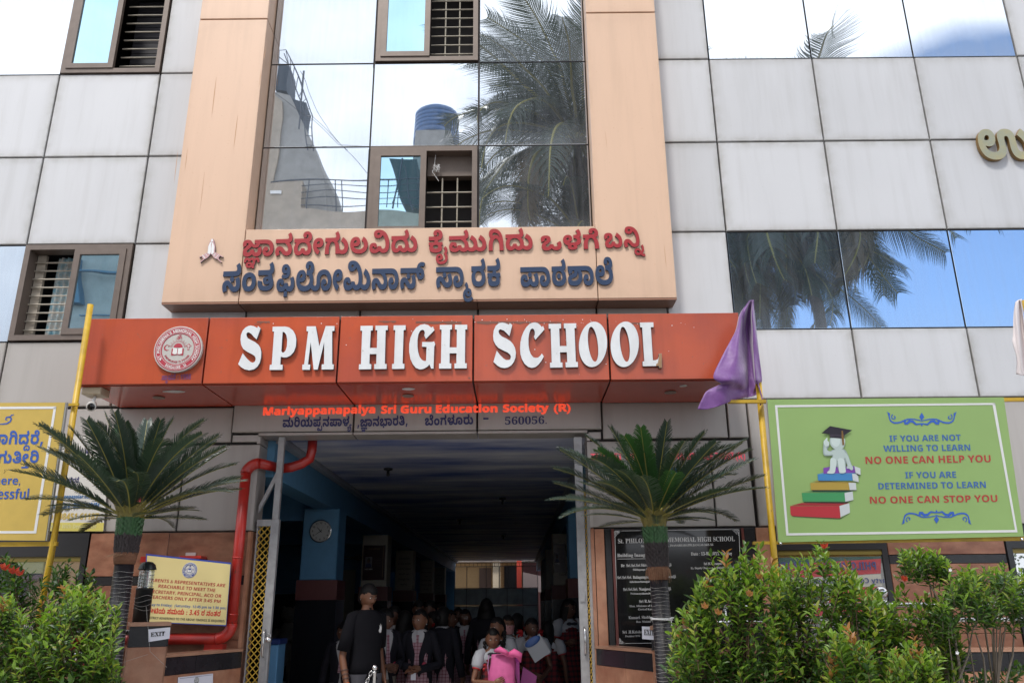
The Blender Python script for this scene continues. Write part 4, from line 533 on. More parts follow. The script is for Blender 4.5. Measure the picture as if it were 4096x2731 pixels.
# ---------------- windows
def window(x0, x1, z0, z1, sash_left=True, bars='grid', top=0., shutter=False, curtain=False, red=False, wire=False, yo=-.02, nb=0):
    w = MB(); t = .055; xm = (x0+x1)/2
    for a, b, c, d in ((x0, x1, z0, z0+t), (x0, x1, z1-t, z1), (x0, x0+t, z0+t, z1-t), (x1-t, x1, z0+t, z1-t)): w.box(a, b, yo, .12, c, d)
    fr_ = put('window', w, BRN, SB)
    fi = MB(); fi.box(x0+t, x1-t, .12, .62, z0+t, z0+t+.01)
    a0, a1 = (x0+t, xm+.03) if sash_left else (xm-.03, x1-t)
    s_ = MB(); q = .062; zz0, zz1 = z0+t, z1-t; ys = yo-.012
    for a, b, c, d in ((a0, a1, zz0, zz0+q), (a0, a1, zz1-q, zz1), (a0, a0+q, zz0+q, zz1-q), (a1-q, a1, zz0+q, zz1-q)): s_.box(a, b, ys, ys+.045, c, d)
    put('sash', s_, BRN, fr_)
    put('pane', MB().box(a0+q-.004, a1-q+.004, ys+.018, ys+.026, zz0+q-.004, zz1-q+.004), GLSB, fr_)
    o0, o1 = (a1, x1-t) if sash_left else (x0+t, a0)
    b_ = MB(); yb = .11
    nz_ = nb or (9 if bars == 'grid' else 10)
    zt = zz1-top
    for k in range(1, nz_): z = zz0+(zt-zz0)*k/nz_; b_.tube([(o0, yb, z), (o1, yb, z)], .0085, 5)
    if bars == 'grid':
        for k in (1, 2): x = o0+(o1-o0)*k/3; b_.tube([(x, yb+.006, zz0), (x, yb+.006, zt)], .0085, 5)
    put('grille', b_, mat('grille_cream_paint', (.42, .38, .31), .5, var=.3) if 'grille_cream_paint' not in bpy.data.materials else bpy.data.materials['grille_cream_paint'], fr_)
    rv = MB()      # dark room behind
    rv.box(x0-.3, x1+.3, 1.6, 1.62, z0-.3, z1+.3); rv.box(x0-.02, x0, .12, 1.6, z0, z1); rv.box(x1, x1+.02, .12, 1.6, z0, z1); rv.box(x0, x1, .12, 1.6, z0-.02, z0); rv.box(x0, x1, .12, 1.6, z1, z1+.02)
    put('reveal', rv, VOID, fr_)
    if top: put('header', MB().box(o0, o1, .1, .2, zt+.02, zz1), BRN, fr_)
    if shutter:
        sh = MB()
        for k in range(16): z = zz0+(zz1-zz0)*k/16; sh.box(o0, o1, .3, .31, z, z+(zz1-zz0)/16*.9)
        put('louvre', sh, mat('dark_louvre', (.016, .014, .02), .6), fr_)
    if curtain:
        cu_ = MB(); n = 26; V = []; F = []
        for i in range(n+1):
            x = o0+.17+(o1-.02-o0-.17)*i/n; y = .2+.02*math.sin(i*1.1)
            V += [(x, y, zz0), (x+.01, y, zz1)]
        F = [(2*i, 2*i+2, 2*i+3, 2*i+1) for i in range(n)]
        cu_.add(V, F); put('curtain', cu_, mat('curtain_cloth', (.55, .52, .48), .9, col2=(.20, .42, .52), vscale=16, vstretch=(1, 1, 1)), fr_, True)
        put('inner_frame', MB().box(o0, o0+.09, .13, .17, zz0, zz1).box(o1-.06, o1, .13, .17, zz0, zz1), mat('cream_timber', (.50, .44, .36), .6, var=.3), fr_)
    if red: put('curtain_rail', MB().tube([(o0, .5, zz0+.42), (o1, .5, zz0+.42)], .03, 10), REDP, fr_)
    if wire:
        p_ = [Vector((o0+.09, .05, zz1-.01))]
        random.seed(3)
        for k in range(26): p_.append(Vector((o0+.10+random.uniform(-.045, .045), .05+random.uniform(-.02, .02), zz1-.17+random.uniform(-.05, .05))))
        p_.append(Vector((o0+.13, .05, zz1-.33))); put('tangled_wire', MB().tube(p_, .003, 4), WHT, fr_)
    return fr_
window(-5.05, -3.94, 7.215, 8.5, True, 'h', shutter=True)
window(-5.05, -3.94, 4.07, 5.11, False, 'h', curtain=True)
window(-1.525, -.375, 7.33, 8.55, True, 'grid')
window(-1.525, -.375, 5.16, 6.23, True, 'grid', top=.26, red=True, wire=True, nb=4)
# ---------------- lower storey: stone tiles and shop glazing
def tiles(x0, x1, rows, nx, yf=-.02, m=GRAN, m2=BLK):
    for z0, z1, k in rows:
        n = 1 if k == 'b' else nx
        for i in range(n):
            a = x0+(x1-x0)*i/n; b = x0+(x1-x0)*(i+1)/n
            put('stone_tile', MB().panel(a+.002, b-.002, yf+(.004 if k == 'b' else 0), yf+.03, z0+.002, z1-.002, .002), m2 if k == 'b' else m, SB)
lw = MB(); lw.box(-7.3, -2.47, .012, .2, 0, 2.19); lw.box(.72, 7.98, .012, .2, 0, 2.19); put('lower_wall', lw, JOINT, SB)
tiles(-3.92, -2.47, ((1.80, 2.185, 'a'), (1.72, 1.80, 'b'), (1.25, 1.72, 'a'), (.7, 1.25, 'a'), (.12, .7, 'a')), 2)
tiles(3.40, 4.47, ((1.93, 2.185, 'a'), (1.85, 1.93, 'b'), (1.25, 1.85, 'a'), (.65, 1.25, 'a'), (.12, .65, 'a')), 1)
tiles(.725, .815, ((.12, 1.12, 'a'), (1.12, 2.185, 'a')), 1, m=GRAN2)
tiles(.82, .878, ((.12, 2.185, 'b'),), 1)
tiles(2.10, 2.205, ((.12, 2.185, 'b'),), 1)
tiles(2.03+.18, 2.33, ((.12, 1.12, 'a'), (1.12, 2.185, 'a')), 1, m=GRAN2)
tiles(.88, 2.10, ((.12, 1.12, 'a'),), 1, m=GRAN)
def shop(x0, x1, gm):
    f = MB(); f.box(x0, x1, -.03, .0, 1.98, 2.187); f.box(x0, x0+.05, -.03, .0, .12, 1.98); f.box(x1-.05, x1, -.03, .0, .12, 1.98)
    w = put('shop_window', f, DKF, SB); put('olive_strip', MB().box(x0+.05, x1-.05, -.02, .0, 1.935, 1.978), OLV, w)
    n = max(1, round((x1-x0)/1.2))
    for i in range(n): a = x0+.05+(x1-x0-.1)*i/n; put('pane', MB().box(a+.004, a+(x1-x0-.1)/n-.004, -.012, -.004, .13, 1.933), gm, w)
GLW = glassmat('shop_window_glass', (.62, .62, .60), .10, wave=.08)
shop(-7.3, -3.93, GLW); shop(2.34, 3.39, GLW); shop(4.48, 7.9, GLW)
# ================================================================ ORANGE CANOPY
CN = thing('entrance_canopy', 'orange red box canopy over the entrance that carries the white school name', 'canopy', (-.9, -.4, 3.38))
cx = [-3.845, -2.73, -1.555, -.36, .84, 2.02]
SOF = mat('glossy_orange_soffit', (.50, .075, .042), .26, 0, .5, var=.08, coat=.3)
for a, b in zip(cx, cx[1:]):
    put('fascia_panel', MB().panel(a+.008, b-.008, -.83, -.79, 3.385, 3.995, .003), ORG, CN)
    put('soffit_panel', MB().box(a+.008, b-.008, -.786, -.004, 3.378, 3.40), SOF, CN)
    put('top_panel', MB().box(a, b, -.786, -.004, 3.96, 3.98), JOINT, CN)
put('side_panel', MB().box(-3.83, -3.80, -.786, -.004, 3.402, 3.958), ORG, CN); put('side_panel', MB().box(1.99, 2.02, -.786, -.004, 3.402, 3.958), ORG, CN)
put('core', MB().box(-3.79, 1.98, -.78, -.01, 3.405, 3.955), JOINT, CN)
for px_, py_ in ((365, 912), (937, 908), (1540, 900)):
    d = ray(px_, py_); t = (3.376-CAMZ)/d.z; p = CAM+d*t
    put('downlight', MB().lathe([(.05, 0), (.055, -.008), (.045, -.012), (.03, -.004)], (p.x, p.y, 3.376), 18), mat('downlight_grey', (.28, .20, .17), .4) if px_ == 365 else bpy.data.materials['downlight_grey'], CN, True)
for px_, py_, w_ in ((398, 899, .09), (938, 893, .05), (1570, 886, .03)):
    d = ray(px_, py_); t = (3.376-CAMZ)/d.z; p = CAM+d*t
    c_ = [(p.x+w_*(1+.3*random.random())*math.cos(a), p.y+.035*(1+.4*random.random())*math.sin(a), 3.3765) for a in [2*PI*i/9 for i in range(9)]]
    put('peeled_patch', MB().add(c_+[(v[0], v[1], 3.3745) for v in c_], [tuple(range(9)), tuple(range(17, 8, -1))]), WHT, CN)
# worn marks along the fascia
mk = MB(); FC = Frame(-.83)
for a, b, c, w_ in ((590, 738, 620, 6), (870, 737, 910, 5), (955, 738, 1060, 7), (1095, 738, 1220, 8), (1225, 739, 1290, 5), (1450, 741, 1475, 5), (585, 744, 600, 2), (1075, 866, 1080, 6)):
    n = 10; top = [(a+(c-a)*i/n, b+random.uniform(-.5, .5)) for i in range(n+1)]; bot = [(a+(c-a)*i/n, b+w_*random.uniform(.35, 1)) for i in range(n, -1, -1)]
    V2, T = fill2d([top+bot]); extr(mk, V2, T, pix(FC, .0015), .0006)
put('worn_tape_mark', mk, mat('worn_tape_residue', (.20, .085, .06), .8), CN, kind='stuff')
sp = MB()
for k in range(60):
    x = random.gauss(1330, 160) if k % 3 else random.uniform(520, 1600); y = random.choice([random.uniform(732, 752), random.uniform(735, 745), random.uniform(735, 870)]) ; r_ = random.uniform(.5, 1.5)
    V2, T = fill2d([[(x+r_*math.cos(a), y+r_*.8*math.sin(a)) for a in (0, 1.2, 2.5, 3.8, 5.1)]]); extr(sp, V2, T, pix(FC, .0018), .001)
put('paint_fleck', sp, WHT, CN, kind='stuff')
# ================================================================ WHITE LETTERS
def zc(pts, k, ox, oy): return [((ox+x/k)/KK, (oy+y/k)/KK) for x, y in pts]
FL = Frame(-.83)
WS = thing('school_name_sign', 'row of big white raised slab letters on the orange canopy front', 'sign lettering', (-.4, -.85, 3.7))
z1 = (5.345, 940, 1270); z2 = (4.9, 1420, 1270); z3 = (6.533, 1950, 1260); z4 = (6.031, 2290, 1260)
LT = [
 (z1, [[(365,195),(430,210),(500,245),(515,205),(570,255),(485,488),(430,440),(380,380),(330,345),(295,338),(268,370),(272,420),(300,465),(370,505),(450,545),(520,600),(565,670),(585,760),(580,880),(550,990),(500,1070),(430,1125),(330,1148),(230,1125),(150,1075),(93,1015),(190,785),(240,850),(300,920),(360,970),(400,985),(440,970),(462,930),(465,880),(440,840),(380,800),(280,750),(200,690),(155,600),(142,500),(150,400),(190,300),(250,235),(310,205)]]),
 (z1, [[(828,220),(1090,215),(1180,235),(1260,300),(1310,390),(1330,490),(1320,640),(1280,750),(1210,830),(1130,870),(1060,875),(1000,858),(990,1025),(1042,1030),(1035,1138),(760,1138),(768,1030),(808,1028),(858,325),(822,320)],[(1040,325),(1012,735),(1030,765),(1060,770),(1100,730),(1130,640),(1137,500),(1120,400),(1085,345)]]),
 (z1, [[(1552,213),(1745,210),(1820,632),(1957,205),(2145,205),(2140,308),(2093,312),(2093,1018),(2128,1020),(2122,1127),(1868,1130),(1872,1022),(1922,1018),(1925,545),(1785,1132),(1700,1132),(1638,548),(1578,1022),(1628,1027),(1620,1135),(1455,1135),(1460,1025),(1497,1022),(1583,318),(1548,315)]]),
 (z2, [[(122,185),(362,182),(358,275),(320,278),(305,615),(440,615),(448,272),(412,270),(415,180),(655,178),(652,268),(612,270),(595,925),(632,928),(628,1025),(388,1028),(390,930),(428,928),(432,735),(300,735),(295,928),(332,932),(328,1030),(88,1033),(92,935),(130,932),(153,280),(120,278)]]),
 (z2, [[(768,175),(1003,173),(1000,265),(962,268),(942,922),(978,925),(975,1022),(735,1025),(738,928),(775,925),(798,270),(765,268)]]),
 (z2, [[(1370,150),(1440,170),(1500,218),(1535,198),(1563,270),(1397,440),(1367,375),(1378,320),(1360,272),(1325,260),(1285,280),(1250,350),(1233,450),(1232,580),(1245,690),(1275,790),(1320,850),(1370,872),(1400,868),(1410,595),(1322,592),(1325,500),(1520,500),(1557,487),(1580,543),(1560,590),(1545,1018),(1500,1018),(1465,935),(1420,985),(1350,1025),(1280,1035),(1200,1005),(1140,930),(1095,830),(1070,690),(1072,540),(1095,420),(1140,310),(1210,215),(1290,165)]]),
 (z2, [[(1668,167),(1908,165),(1905,255),(1868,260),(1860,605),(1998,605),(2002,258),(1965,255),(1965,163),(2203,162),(2203,255),(2165,258),(2158,912),(2195,915),(2193,1013),(1955,1015),(1953,918),(1992,915),(1995,720),(1860,720),(1858,915),(1893,918),(1892,1018),(1652,1018),(1652,920),(1690,917),(1703,260),(1668,258)]]),
 (z3, [[(390,225),(460,238),(560,280),(580,235),(648,290),(572,578),(500,500),(430,435),(340,400),(300,420),(290,470),(310,525),(380,590),(500,645),(600,710),(670,790),(720,890),(742,1010),(730,1140),(690,1250),(620,1340),(540,1390),(440,1410),(350,1395),(260,1345),(158,1248),(245,958),(330,1070),(420,1160),(490,1200),(560,1200),(600,1175),(612,1110),(590,1060),(530,1005),(400,945),(290,885),(210,800),(160,690),(148,570),(165,430),(220,310),(300,240)]]),
 (z3, [[(1240,220),(1310,240),(1370,285),(1412,340),(1448,313),(1485,405),(1248,675),(1210,595),(1235,540),(1235,460),(1205,395),(1165,380),(1125,410),(1090,500),(1068,640),(1070,800),(1090,940),(1130,1050),(1190,1125),(1255,1145),(1320,1135),(1375,1090),(1418,1030),(1468,1110),(1400,1230),(1330,1320),(1250,1385),(1150,1405),(1060,1375),(970,1300),(900,1180),(860,1050),(850,900),(860,740),(890,600),(940,470),(1010,350),(1100,260),(1170,230)]]),
 (z3, [[(1592,262),(1915,255),(1915,378),(1868,382),(1885,838),(2062,835),(2040,378),(1992,375),(1988,248),(2312,245),(2312,370),(2265,372),(2302,1248),(2355,1252),(2358,1383),(2040,1390),(2033,1260),(2080,1255),(2068,997),(1890,1000),(1900,1262),(1952,1265),(1955,1393),(1632,1398),(1628,1268),(1675,1265),(1647,385),(1597,385)]]),
 (z4, [[(487+339*math.cos(a)+12*math.sin(a), 732-25*math.cos(a)-545*math.sin(a)) for a in [-2*PI*i/40 for i in range(40)]], [(488+124*math.cos(a)-21*math.sin(a), 729+90*math.cos(a)-411*math.sin(a)) for a in [2*PI*i/32 for i in range(32)]]]),
 (z4, [[(1250+339*math.cos(a)+8*math.sin(a), 731-25*math.cos(a)-546*math.sin(a)) for a in [-2*PI*i/40 for i in range(40)]], [(1250+121*math.cos(a)-20*math.sin(a), 730+95*math.cos(a)-410*math.sin(a)) for a in [2*PI*i/32 for i in range(32)]]]),
 (z4, [[(1613,208),(1937,203),(1942,317),(1875,322),(1925,1115),(1990,1112),(2045,1085),(2070,1020),(2072,955),(2138,950),(2140,1295),(2075,1298),(2070,1250),(1685,1257),(1678,1142),(1720,1138),(1668,325),(1620,322)]]),
]
def ccw(c, want):
    a = sum(c[i][0]*c[(i+1) % len(c)][1]-c[(i+1) % len(c)][0]*c[i][1] for i in range(len(c)))
    return c if (a > 0) == want else c[::-1]
for z_, cs in LT:
    l = poly_on(FL, [ccw(zc(c, *z_), k == 0) for k, c in enumerate(cs)], .002, .030, [LET, LSD], 'letter', WS)
l['label'] = 'last letter with its foot peeled to bare wood'
poly_on(FL, [zc([(2078,958),(2136,953),(2138,1293),(2077,1295),(2070,1248),(1997,1249),(2005,1205),(2045,1180),(2060,1080)], *z4)], .0325, .001, [mat('bare_plywood', (.36, .22, .12), .8, var=.3)], 'bare_wood_patch', WS)
# ================================================================ KANNADA LETTERS
FP = Frame(YP)
KR = thing('welcome_motto_sign', 'upper line of maroon raised Kannada letters on the peach band', 'sign lettering', (-.6, YP, 5.0))
for x0, y0, x1, y1, cap, wd in ((557, 591, 959, 580, 37, (0, 7)), (985, 582, 1224, 575, 36, (7, 11)), (1243, 577, 1376, 573, 33, (11, 14)), (1389, 571, 1480, 568, 33, (14, 16))):
    kannada('k1', FP, x0, y0, x1, y1, cap, [MAR, LSD], KR, .001, .019, word=wd)
KB = thing('school_kannada_name_sign', 'lower line of navy raised Kannada letters on the peach band', 'sign lettering', (-.6, YP, 4.6))
for x0, y0, x1, y1, cap, wd in ((511, 672, 628, 668, 46, (0, 3)), (635, 671, 976, 664, 47, (3, 8)), (1002, 662, 1150, 658, 46, (8, 11)), (1196, 660, 1409, 655, 44, (11, 15))):
    kannada('k2', FP, x0, y0, x1, y1, cap, [NAV, LSD], KB, .001, .020, word=wd)
# praying hands
PH = thing('praying_hands_plaque', 'small white and pink cut-out of two praying hands left of the maroon line', 'plaque', (-2.95, YP, 4.95))
zh = (11.2, 780, 940)
poly_on(FP, [zc([(760,212),(848,212),(885,300),(945,560),(940,700),(915,800),(980,830),(1120,900),(1295,1010),(1275,1040),(1150,970),(1080,1090),(1235,1250),(1200,1275),(1040,1120),(950,1100),(870,1040),(760,900),(740,890),(640,1010),(540,1090),(440,1140),(280,1275),(255,1240),(400,1120),(330,1000),(235,1050),(220,1020),(320,980),(480,880),(600,830),(620,700),(610,560),(700,330)], *zh)], .002, .02, [mat('pink_print', (.55, .33, .34), .5), LSD], 'cuffs', PH)
for c in ([(790,360),(755,470),(765,640),(745,840),(690,915),(600,850),(625,700),(635,560),(720,370)], [(800,360),(845,400),(905,560),(880,760),(885,840),(800,915),(765,860),(775,640),(790,480)], [(770,225),(835,225),(850,330),(800,350),(750,340)]):
    poly_on(FP, [zc(c, *zh)], .0225, .002, [WHT], 'hand', PH)
cf = MB()
for a, b in (((510,880),(610,1000)), ((360,940),(480,1100)), ((380,935),(500,1090)), ((850,960),(960,870)), ((950,1090),(1100,920)), ((900,990),(940,900))):
    dx, dy = b[0]-a[0], b[1]-a[1]; l_ = math.hypot(dx, dy); nx_, ny_ = -dy/l_*9, dx/l_*9
    V2, T = fill2d([zc([(a[0]+nx_, a[1]+ny_), (b[0]+nx_, b[1]+ny_), (b[0]-nx_, b[1]-ny_), (a[0]-nx_, a[1]-ny_)], *zh)]); extr(cf, V2, T, pix(FP, .0226), .001)
put('bangle', cf, WHT, PH)
# top right Kannada letters, cut by the picture's edge
TR_ = thing('gold_letter_sign', 'pale gold raised Kannada letters on the silver wall at the upper right', 'sign lettering', (5.3, -.02, 6.2))
GOLD = mat('verdigris_gold', (.34, .35, .26), .3, .35, col2=(.44, .38, .20), vscale=5)
F0 = Frame(-.006)
kannada('k8', F0, 2250, 371, 2440, 369, 66, [GOLD, mat('gold_side', (.22, .13, .04), .4)], TR_, .001, .045)
# ================================================================ EMBLEM ON THE CANOPY
MRED = mat('emblem_red', (.42, .035, .06), .45); EWH = mat('emblem_white', (.74, .74, .72), .4)
def ring(c, ex, ez, n, r0, r1, off, m, name, par, d=.0015, k=56):
    mb = MB(); a_ = [2*PI*i/k for i in range(k)]
    V = []
    for off_ in (off, off+d):
        for r in (r0, r1):
            V += [c+ex*(r*math.cos(t))+ez*(r*math.sin(t))+n*off_ for t in a_]
    F = []
    for i in range(k):
        j = (i+1) % k; F += [(2*k+i, 2*k+j, 3*k+j, 3*k+i), (k+i, k+j, 3*k+j, 3*k+i), (i, j, 2*k+j, 2*k+i)]
    return put(name, mb.add(V, F), m, par)
def arc_text(s, c, ex, ez, n, r, a0, a1, h, m, par, off, kind='sans', inside=True, name='arc_lettering'):
    mb = MB(); ws = [max(.25, text_mesh(ch, kind)[3]) if ch != ' ' else .32 for ch in s]; tot = sum(ws)+.07*len(ws); a = a0
    for ch, w in zip(s, ws):
        da = (a1-a0)*(w+.07)/tot; am = a+da/2; a += da
        if ch == ' ': continue
        V, F, x0, x1 = text_mesh(ch, kind); rad = ex*math.cos(am)+ez*math.sin(am); tan = (ex*math.sin(am)-ez*math.cos(am))
        if not inside: tan = -tan; up = -rad
        else: up = rad
        sx = abs(da)*r*.88/max(.2, (x1-x0)) if ch not in "I'.-" else h/.72
        p = c+rad*(r-(h/2 if inside else -h/2))
        extr(mb, V, F, lambda u, v, d: p+tan*((u-(x0+x1)/2)*sx)+up*(v*h/.72)+n*(off+d), .0008)
    return put(name, mb, m, par)
def emblem(par, c, ex, ez, n, R_, base, small=False, mr=MRED, mw=EWH, txt="ST. PHILOMENA'S MEMORIAL HIGH SCHOOL", bot='BANGALORE - 56', thick=.03):
    k = 56; V = []; e = R_
    for off_, rr in ((0, 1), (thick, 1), (thick+.002*R_/.2, .985)): V += [c+ex*(e*rr*math.cos(2*PI*i/k))+ez*(e*rr*math.sin(2*PI*i/k))+n*off_ for i in range(k)]
    F = [(i, (i+1) % k, k+(i+1) % k, k+i) for i in range(k)]+[(k+i, k+(i+1) % k, 2*k+(i+1) % k, 2*k+i) for i in range(k)]+[tuple(2*k+i for i in range(k))]
    put('disc', MB().add(V, F), base, par); o = thick+.003*R_/.2; u = R_
    ring(c, ex, ez, n, .665*u, .945*u, o, mr, 'ring', par)
    for r in ((.885, .900), (.71, .722)): ring(c, ex, ez, n, r[0]*u, r[1]*u, o+.002, mw, 'ring_line', par)
    arc_text(txt, c, ex, ez, n, .80*u, R(214), R(-34), .115*u, mw, par, o+.002)
    arc_text(bot, c, ex, ez, n, .80*u, R(238), R(302), .11*u, mw, par, o+.002, inside=False)
    arc_text('KNOWLEDGE IS POWER', c, ex, ez, n, .56*u, R(208), R(332), .085*u, mr, par, o, inside=False)
    def W(x, y, d=0): return c+ex*(x*u)+ez*(y*u)+n*(o+d)
    def pl(cs, m, nm, d=0., t=.001):
        mb = MB(); V2, T = fill2d(cs); extr(mb, V2, T, lambda a, b, h: W(a, b, d+h), t); put(nm, mb, m, par)
    rays = []
    for i in range(19):
        a = R(6+168*i/18); r0, r1 = .245, (.40 if i % 2 else .33); w = .008
        rays.append([(.0+r0*math.cos(a)-w*math.sin(a), .06+r0*math.sin(a)+w*math.cos(a)), (r0*math.cos(a)+w*math.sin(a), .06+r0*math.sin(a)-w*math.cos(a)), (r1*math.cos(a)+w*.6*math.sin(a), .06+r1*math.sin(a)-w*.6*math.cos(a)), (r1*math.cos(a)-w*.6*math.sin(a), .06+r1*math.sin(a)+w*.6*math.cos(a))])
    pl([[(.19*math.cos(R(t)), .06+.19*math.sin(R(t))) for t in range(0, 181, 12)]], mr, 'sun')
    mb = MB()
    for q in rays: mb.add([W(a, b, .0008) for a, b in q], [(0, 1, 2, 3)])
    put('sun_ray', mb, mr, par)
    pl([[(-.25, .02), (-.25, -.28), (0, -.25), (.25, -.28), (.25, .02)]], mr, 'book_cover', .0012)
    for s in (-1, 1): pl([[(s*.015, .03), (s*.19, .055), (s*.20, -.20), (s*.10, -.235), (s*.015, -.215)]], mw, 'book_page', .0026)
    pl([[(.40, .22), (.47, .22), (.47, .165), (.535, .165), (.535, .10), (.47, .10), (.47, -.05), (.40, -.05), (.40, .10), (.335, .10), (.335, .165), (.40, .165)]], mr, 'cross')
    pl([[(.425, .20), (.445, .20), (.445, .145), (.51, .145), (.51, .12), (.445, .12), (.445, -.03), (.425, -.03), (.425, .12), (.36, .12), (.36, .145), (.425, .145)]], mw, 'cross_inner', .0012)
    cr_ = [(-.46+.13*math.cos(R(t)), .06+.13*math.sin(R(t))) for t in range(50, 311, 13)]+[(-.43+.105*math.cos(R(t)), .07+.105*math.sin(R(t))) for t in range(300, 59, -13)]
    pl([cr_], mr, 'crescent'); pl([[(-.39+(.04 if i % 2 == 0 else .016)*math.cos(R(90+36*i)), .13+(.04 if i % 2 == 0 else .016)*math.sin(R(90+36*i))) for i in range(10)]], mr, 'star')
    V, F, a, b = text_mesh('ॐ', 'plain', .012)
    mb = MB(); extr(mb, V, F, lambda x, y, h: W((x-(a+b)/2)*.26, .40+y*.26, h), .001); put('om_sign', mb, mr, par)
    for s in (-1, 1): pl([[(s*.66, -.46+.045), (s*.66+.035, -.46), (s*.66, -.46-.045), (s*.66-.035, -.46)]], mw, 'diamond', .003)
EM = thing('round_school_emblem', 'round white and red school emblem at the left end of the orange canopy', 'emblem', (-2.93, -.84, 3.67))
c_ = P(412, 804, -.832); emblem(EM, c_, Vector((1, 0, 0)), Vector((0, 0, 1)), Vector((0, -1, 0)), .212, mat('emblem_rim', (.50, .48, .45), .4))
YT = thing('founding_year_lettering', 'faded small violet Kannada text and year under the round emblem', 'sign lettering', (-2.93, -.832, 3.43))
VIO = mat('faded_violet', (.16, .04, .14), .6)
kannada('k4', FL, 371, 873, 438, 871, 10, VIO, YT, .002, .001, join=True, name='lettering')
# ================================================================ LETTERING UNDER THE CANOPY
FLN = Frame(-.03)
RS = thing('society_name_lettering', 'red English line with added glow on the beige lintel just under the orange canopy', 'sign lettering', (-.8, -.032, 3.3))
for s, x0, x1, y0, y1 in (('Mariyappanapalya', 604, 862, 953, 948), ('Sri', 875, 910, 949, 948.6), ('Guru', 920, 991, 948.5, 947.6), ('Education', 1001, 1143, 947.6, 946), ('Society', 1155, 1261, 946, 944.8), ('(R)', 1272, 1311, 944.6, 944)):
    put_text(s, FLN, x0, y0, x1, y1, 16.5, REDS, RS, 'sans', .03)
NS = thing('address_lettering', 'navy Kannada address with pin code 560056 on the beige lintel over the door', 'sign lettering', (-.7, -.032, 3.15))
for x0, y0, x1, y1, wd in ((649, 981, 808, 978, (0, 7)), (821, 980, 936, 976, (7, 14)), (976, 977, 1087, 974, (14, 19)), (1110, 970, 1122, 970, (19, 20))):
    kannada('k3', FLN, x0, y0, x1, y1, 17, NAVP, NS, .003, .001, join=True, name='lettering', word=wd)
put_text('560056.', FLN, 1160, 975, 1256, 973, 17.5, NAVP, NS, 'serif')
TS = thing('trust_name_lettering', 'red English line with a blue line below, half hidden behind the right palm crown', 'sign lettering', (1.5, -.002, 2.9))
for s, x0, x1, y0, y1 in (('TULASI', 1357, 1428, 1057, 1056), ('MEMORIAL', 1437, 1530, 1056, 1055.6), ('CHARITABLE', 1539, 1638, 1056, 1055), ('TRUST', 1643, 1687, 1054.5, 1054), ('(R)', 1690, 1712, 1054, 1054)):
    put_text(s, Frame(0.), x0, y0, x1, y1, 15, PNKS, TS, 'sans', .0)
for x0, x1 in ((1530, 1555), (1562, 1582)): put_text('IN' if x0 < 1550 else 'DN', Frame(0.), x0, 1088, x1, 1088, 13, mat('sky_blue_vinyl', (.02, .25, .60), .5) if x0 < 1550 else bpy.data.materials['sky_blue_vinyl'], TS, 'sans')

# ================================================================ ENTRANCE HALL
HZ = 3.12
cm_ = mat('painted_cloud_ceiling', (.74, .74, .76), .5, col2=(.08, .14, .40), vscale=1.0, vstretch=(.42, 1.7, 1))
put('ceiling', MB().box(-2.36, .80, .245, 25, HZ, HZ+.1), cm_, kind='structure')
put('hall_floor', MB().box(-9, 3, -.02, 25.2, .08, .16), FLOOR, kind='structure')
put('ceiling_side', MB().box(-9, -2.62, .245, 25, HZ-.1, HZ), IBLU2, kind='structure')
hw = MB(); hw.box(-9.1, -9, .2, 25.2, .1, HZ); hw.box(-9, -4.35, 25.1, 25.2, .1, HZ); hw.box(-3.95, -2.37, 24.9, 25., .1, HZ); hw.box(-4.35, -3.95, 25.1, 25.2, .1, 1.9); hw.box(-9, -2.5, .22, .245, 0.1, HZ)
put('hall_side_wall', hw, IBLU2, kind='structure')
hw = MB(); hw.box(1.35, 1.45, .25, 25.2, .1, HZ); hw.box(.70, 1.4, .22, .245, .1, HZ); put('hall_right_wall', hw, IBLU2, kind='structure')
put('hall_beam', MB().box(-2.62, -2.365, .246, 25, 2.73, HZ-.002), IBLUE, kind='structure'); put('hall_beam_right', MB().box(.805, 1.1, .246, 25, 2.73, HZ-.002), IBLUE, kind='structure')
cor = MB().box(-2.362, -2.28, .25, 25, HZ-.06, HZ-.003).box(.72, .80, .25, 25, HZ-.06, HZ-.003); put('cornice', cor, mat('cornice_paint', (.30, .32, .36), .6), kind='structure')
cb = MB()
for y in (3.2, 7.6, 12.1, 16.5, 21.2): cb.box(-9, -2.63, y, y+.25, 2.6, HZ-.1)
put('cross_beam', cb, IBLU2, kind='structure')
def column(x0, x1, y, mu, i, label, base=True):
    t = thing('hall_column', label, 'column', ((x0+x1)/2, y, .16), 'columns of the entrance hall')
    put('shaft', MB().panel(x0, x1, y, y+.45, 1.84, 2.73, .01), mu, t)
    put('maroon_band', MB().box(x0-.03, x1+.03, y-.03, y+.48, 1.60, 1.838), MARD, t)
    put('dado', MB().box(x0-.028, x1+.028, y-.028, y+.478, .16, 1.598), BLKD, t)
    return t
column(-2.75, -2.29, 3., IBLUE, 0, 'blue column with the wall clock, nearest on the left of the hall')
column(-2.76, -2.30, 7.25, CREAM, 1, 'cream column with the dark portrait poster on the left of the hall')
column(-2.80, -2.38, 11.7, CREAM, 2, 'cream column with the handwritten education quote')
column(-2.74, -2.37, 16.2, CREAM, 3, 'third cream column on the left, a paper taped on its dark base')
column(-2.80, -2.42, 20.8, CREAM, 4, 'farthest cream column on the left of the hall')
column(.70, 1.0, 3.3, IBLUE, 0, 'blue column at the right just inside the gate')
column(.66, 1.0, 7.3, CREAM, 1, 'cream column with a second portrait poster on the right')
column(.70, 1.0, 11.9, CREAM, 2, 'cream column with small text in the middle of the right row')
column(.74, 1.1, 17, CREAM, 3, 'farthest cream column on the right of the hall')
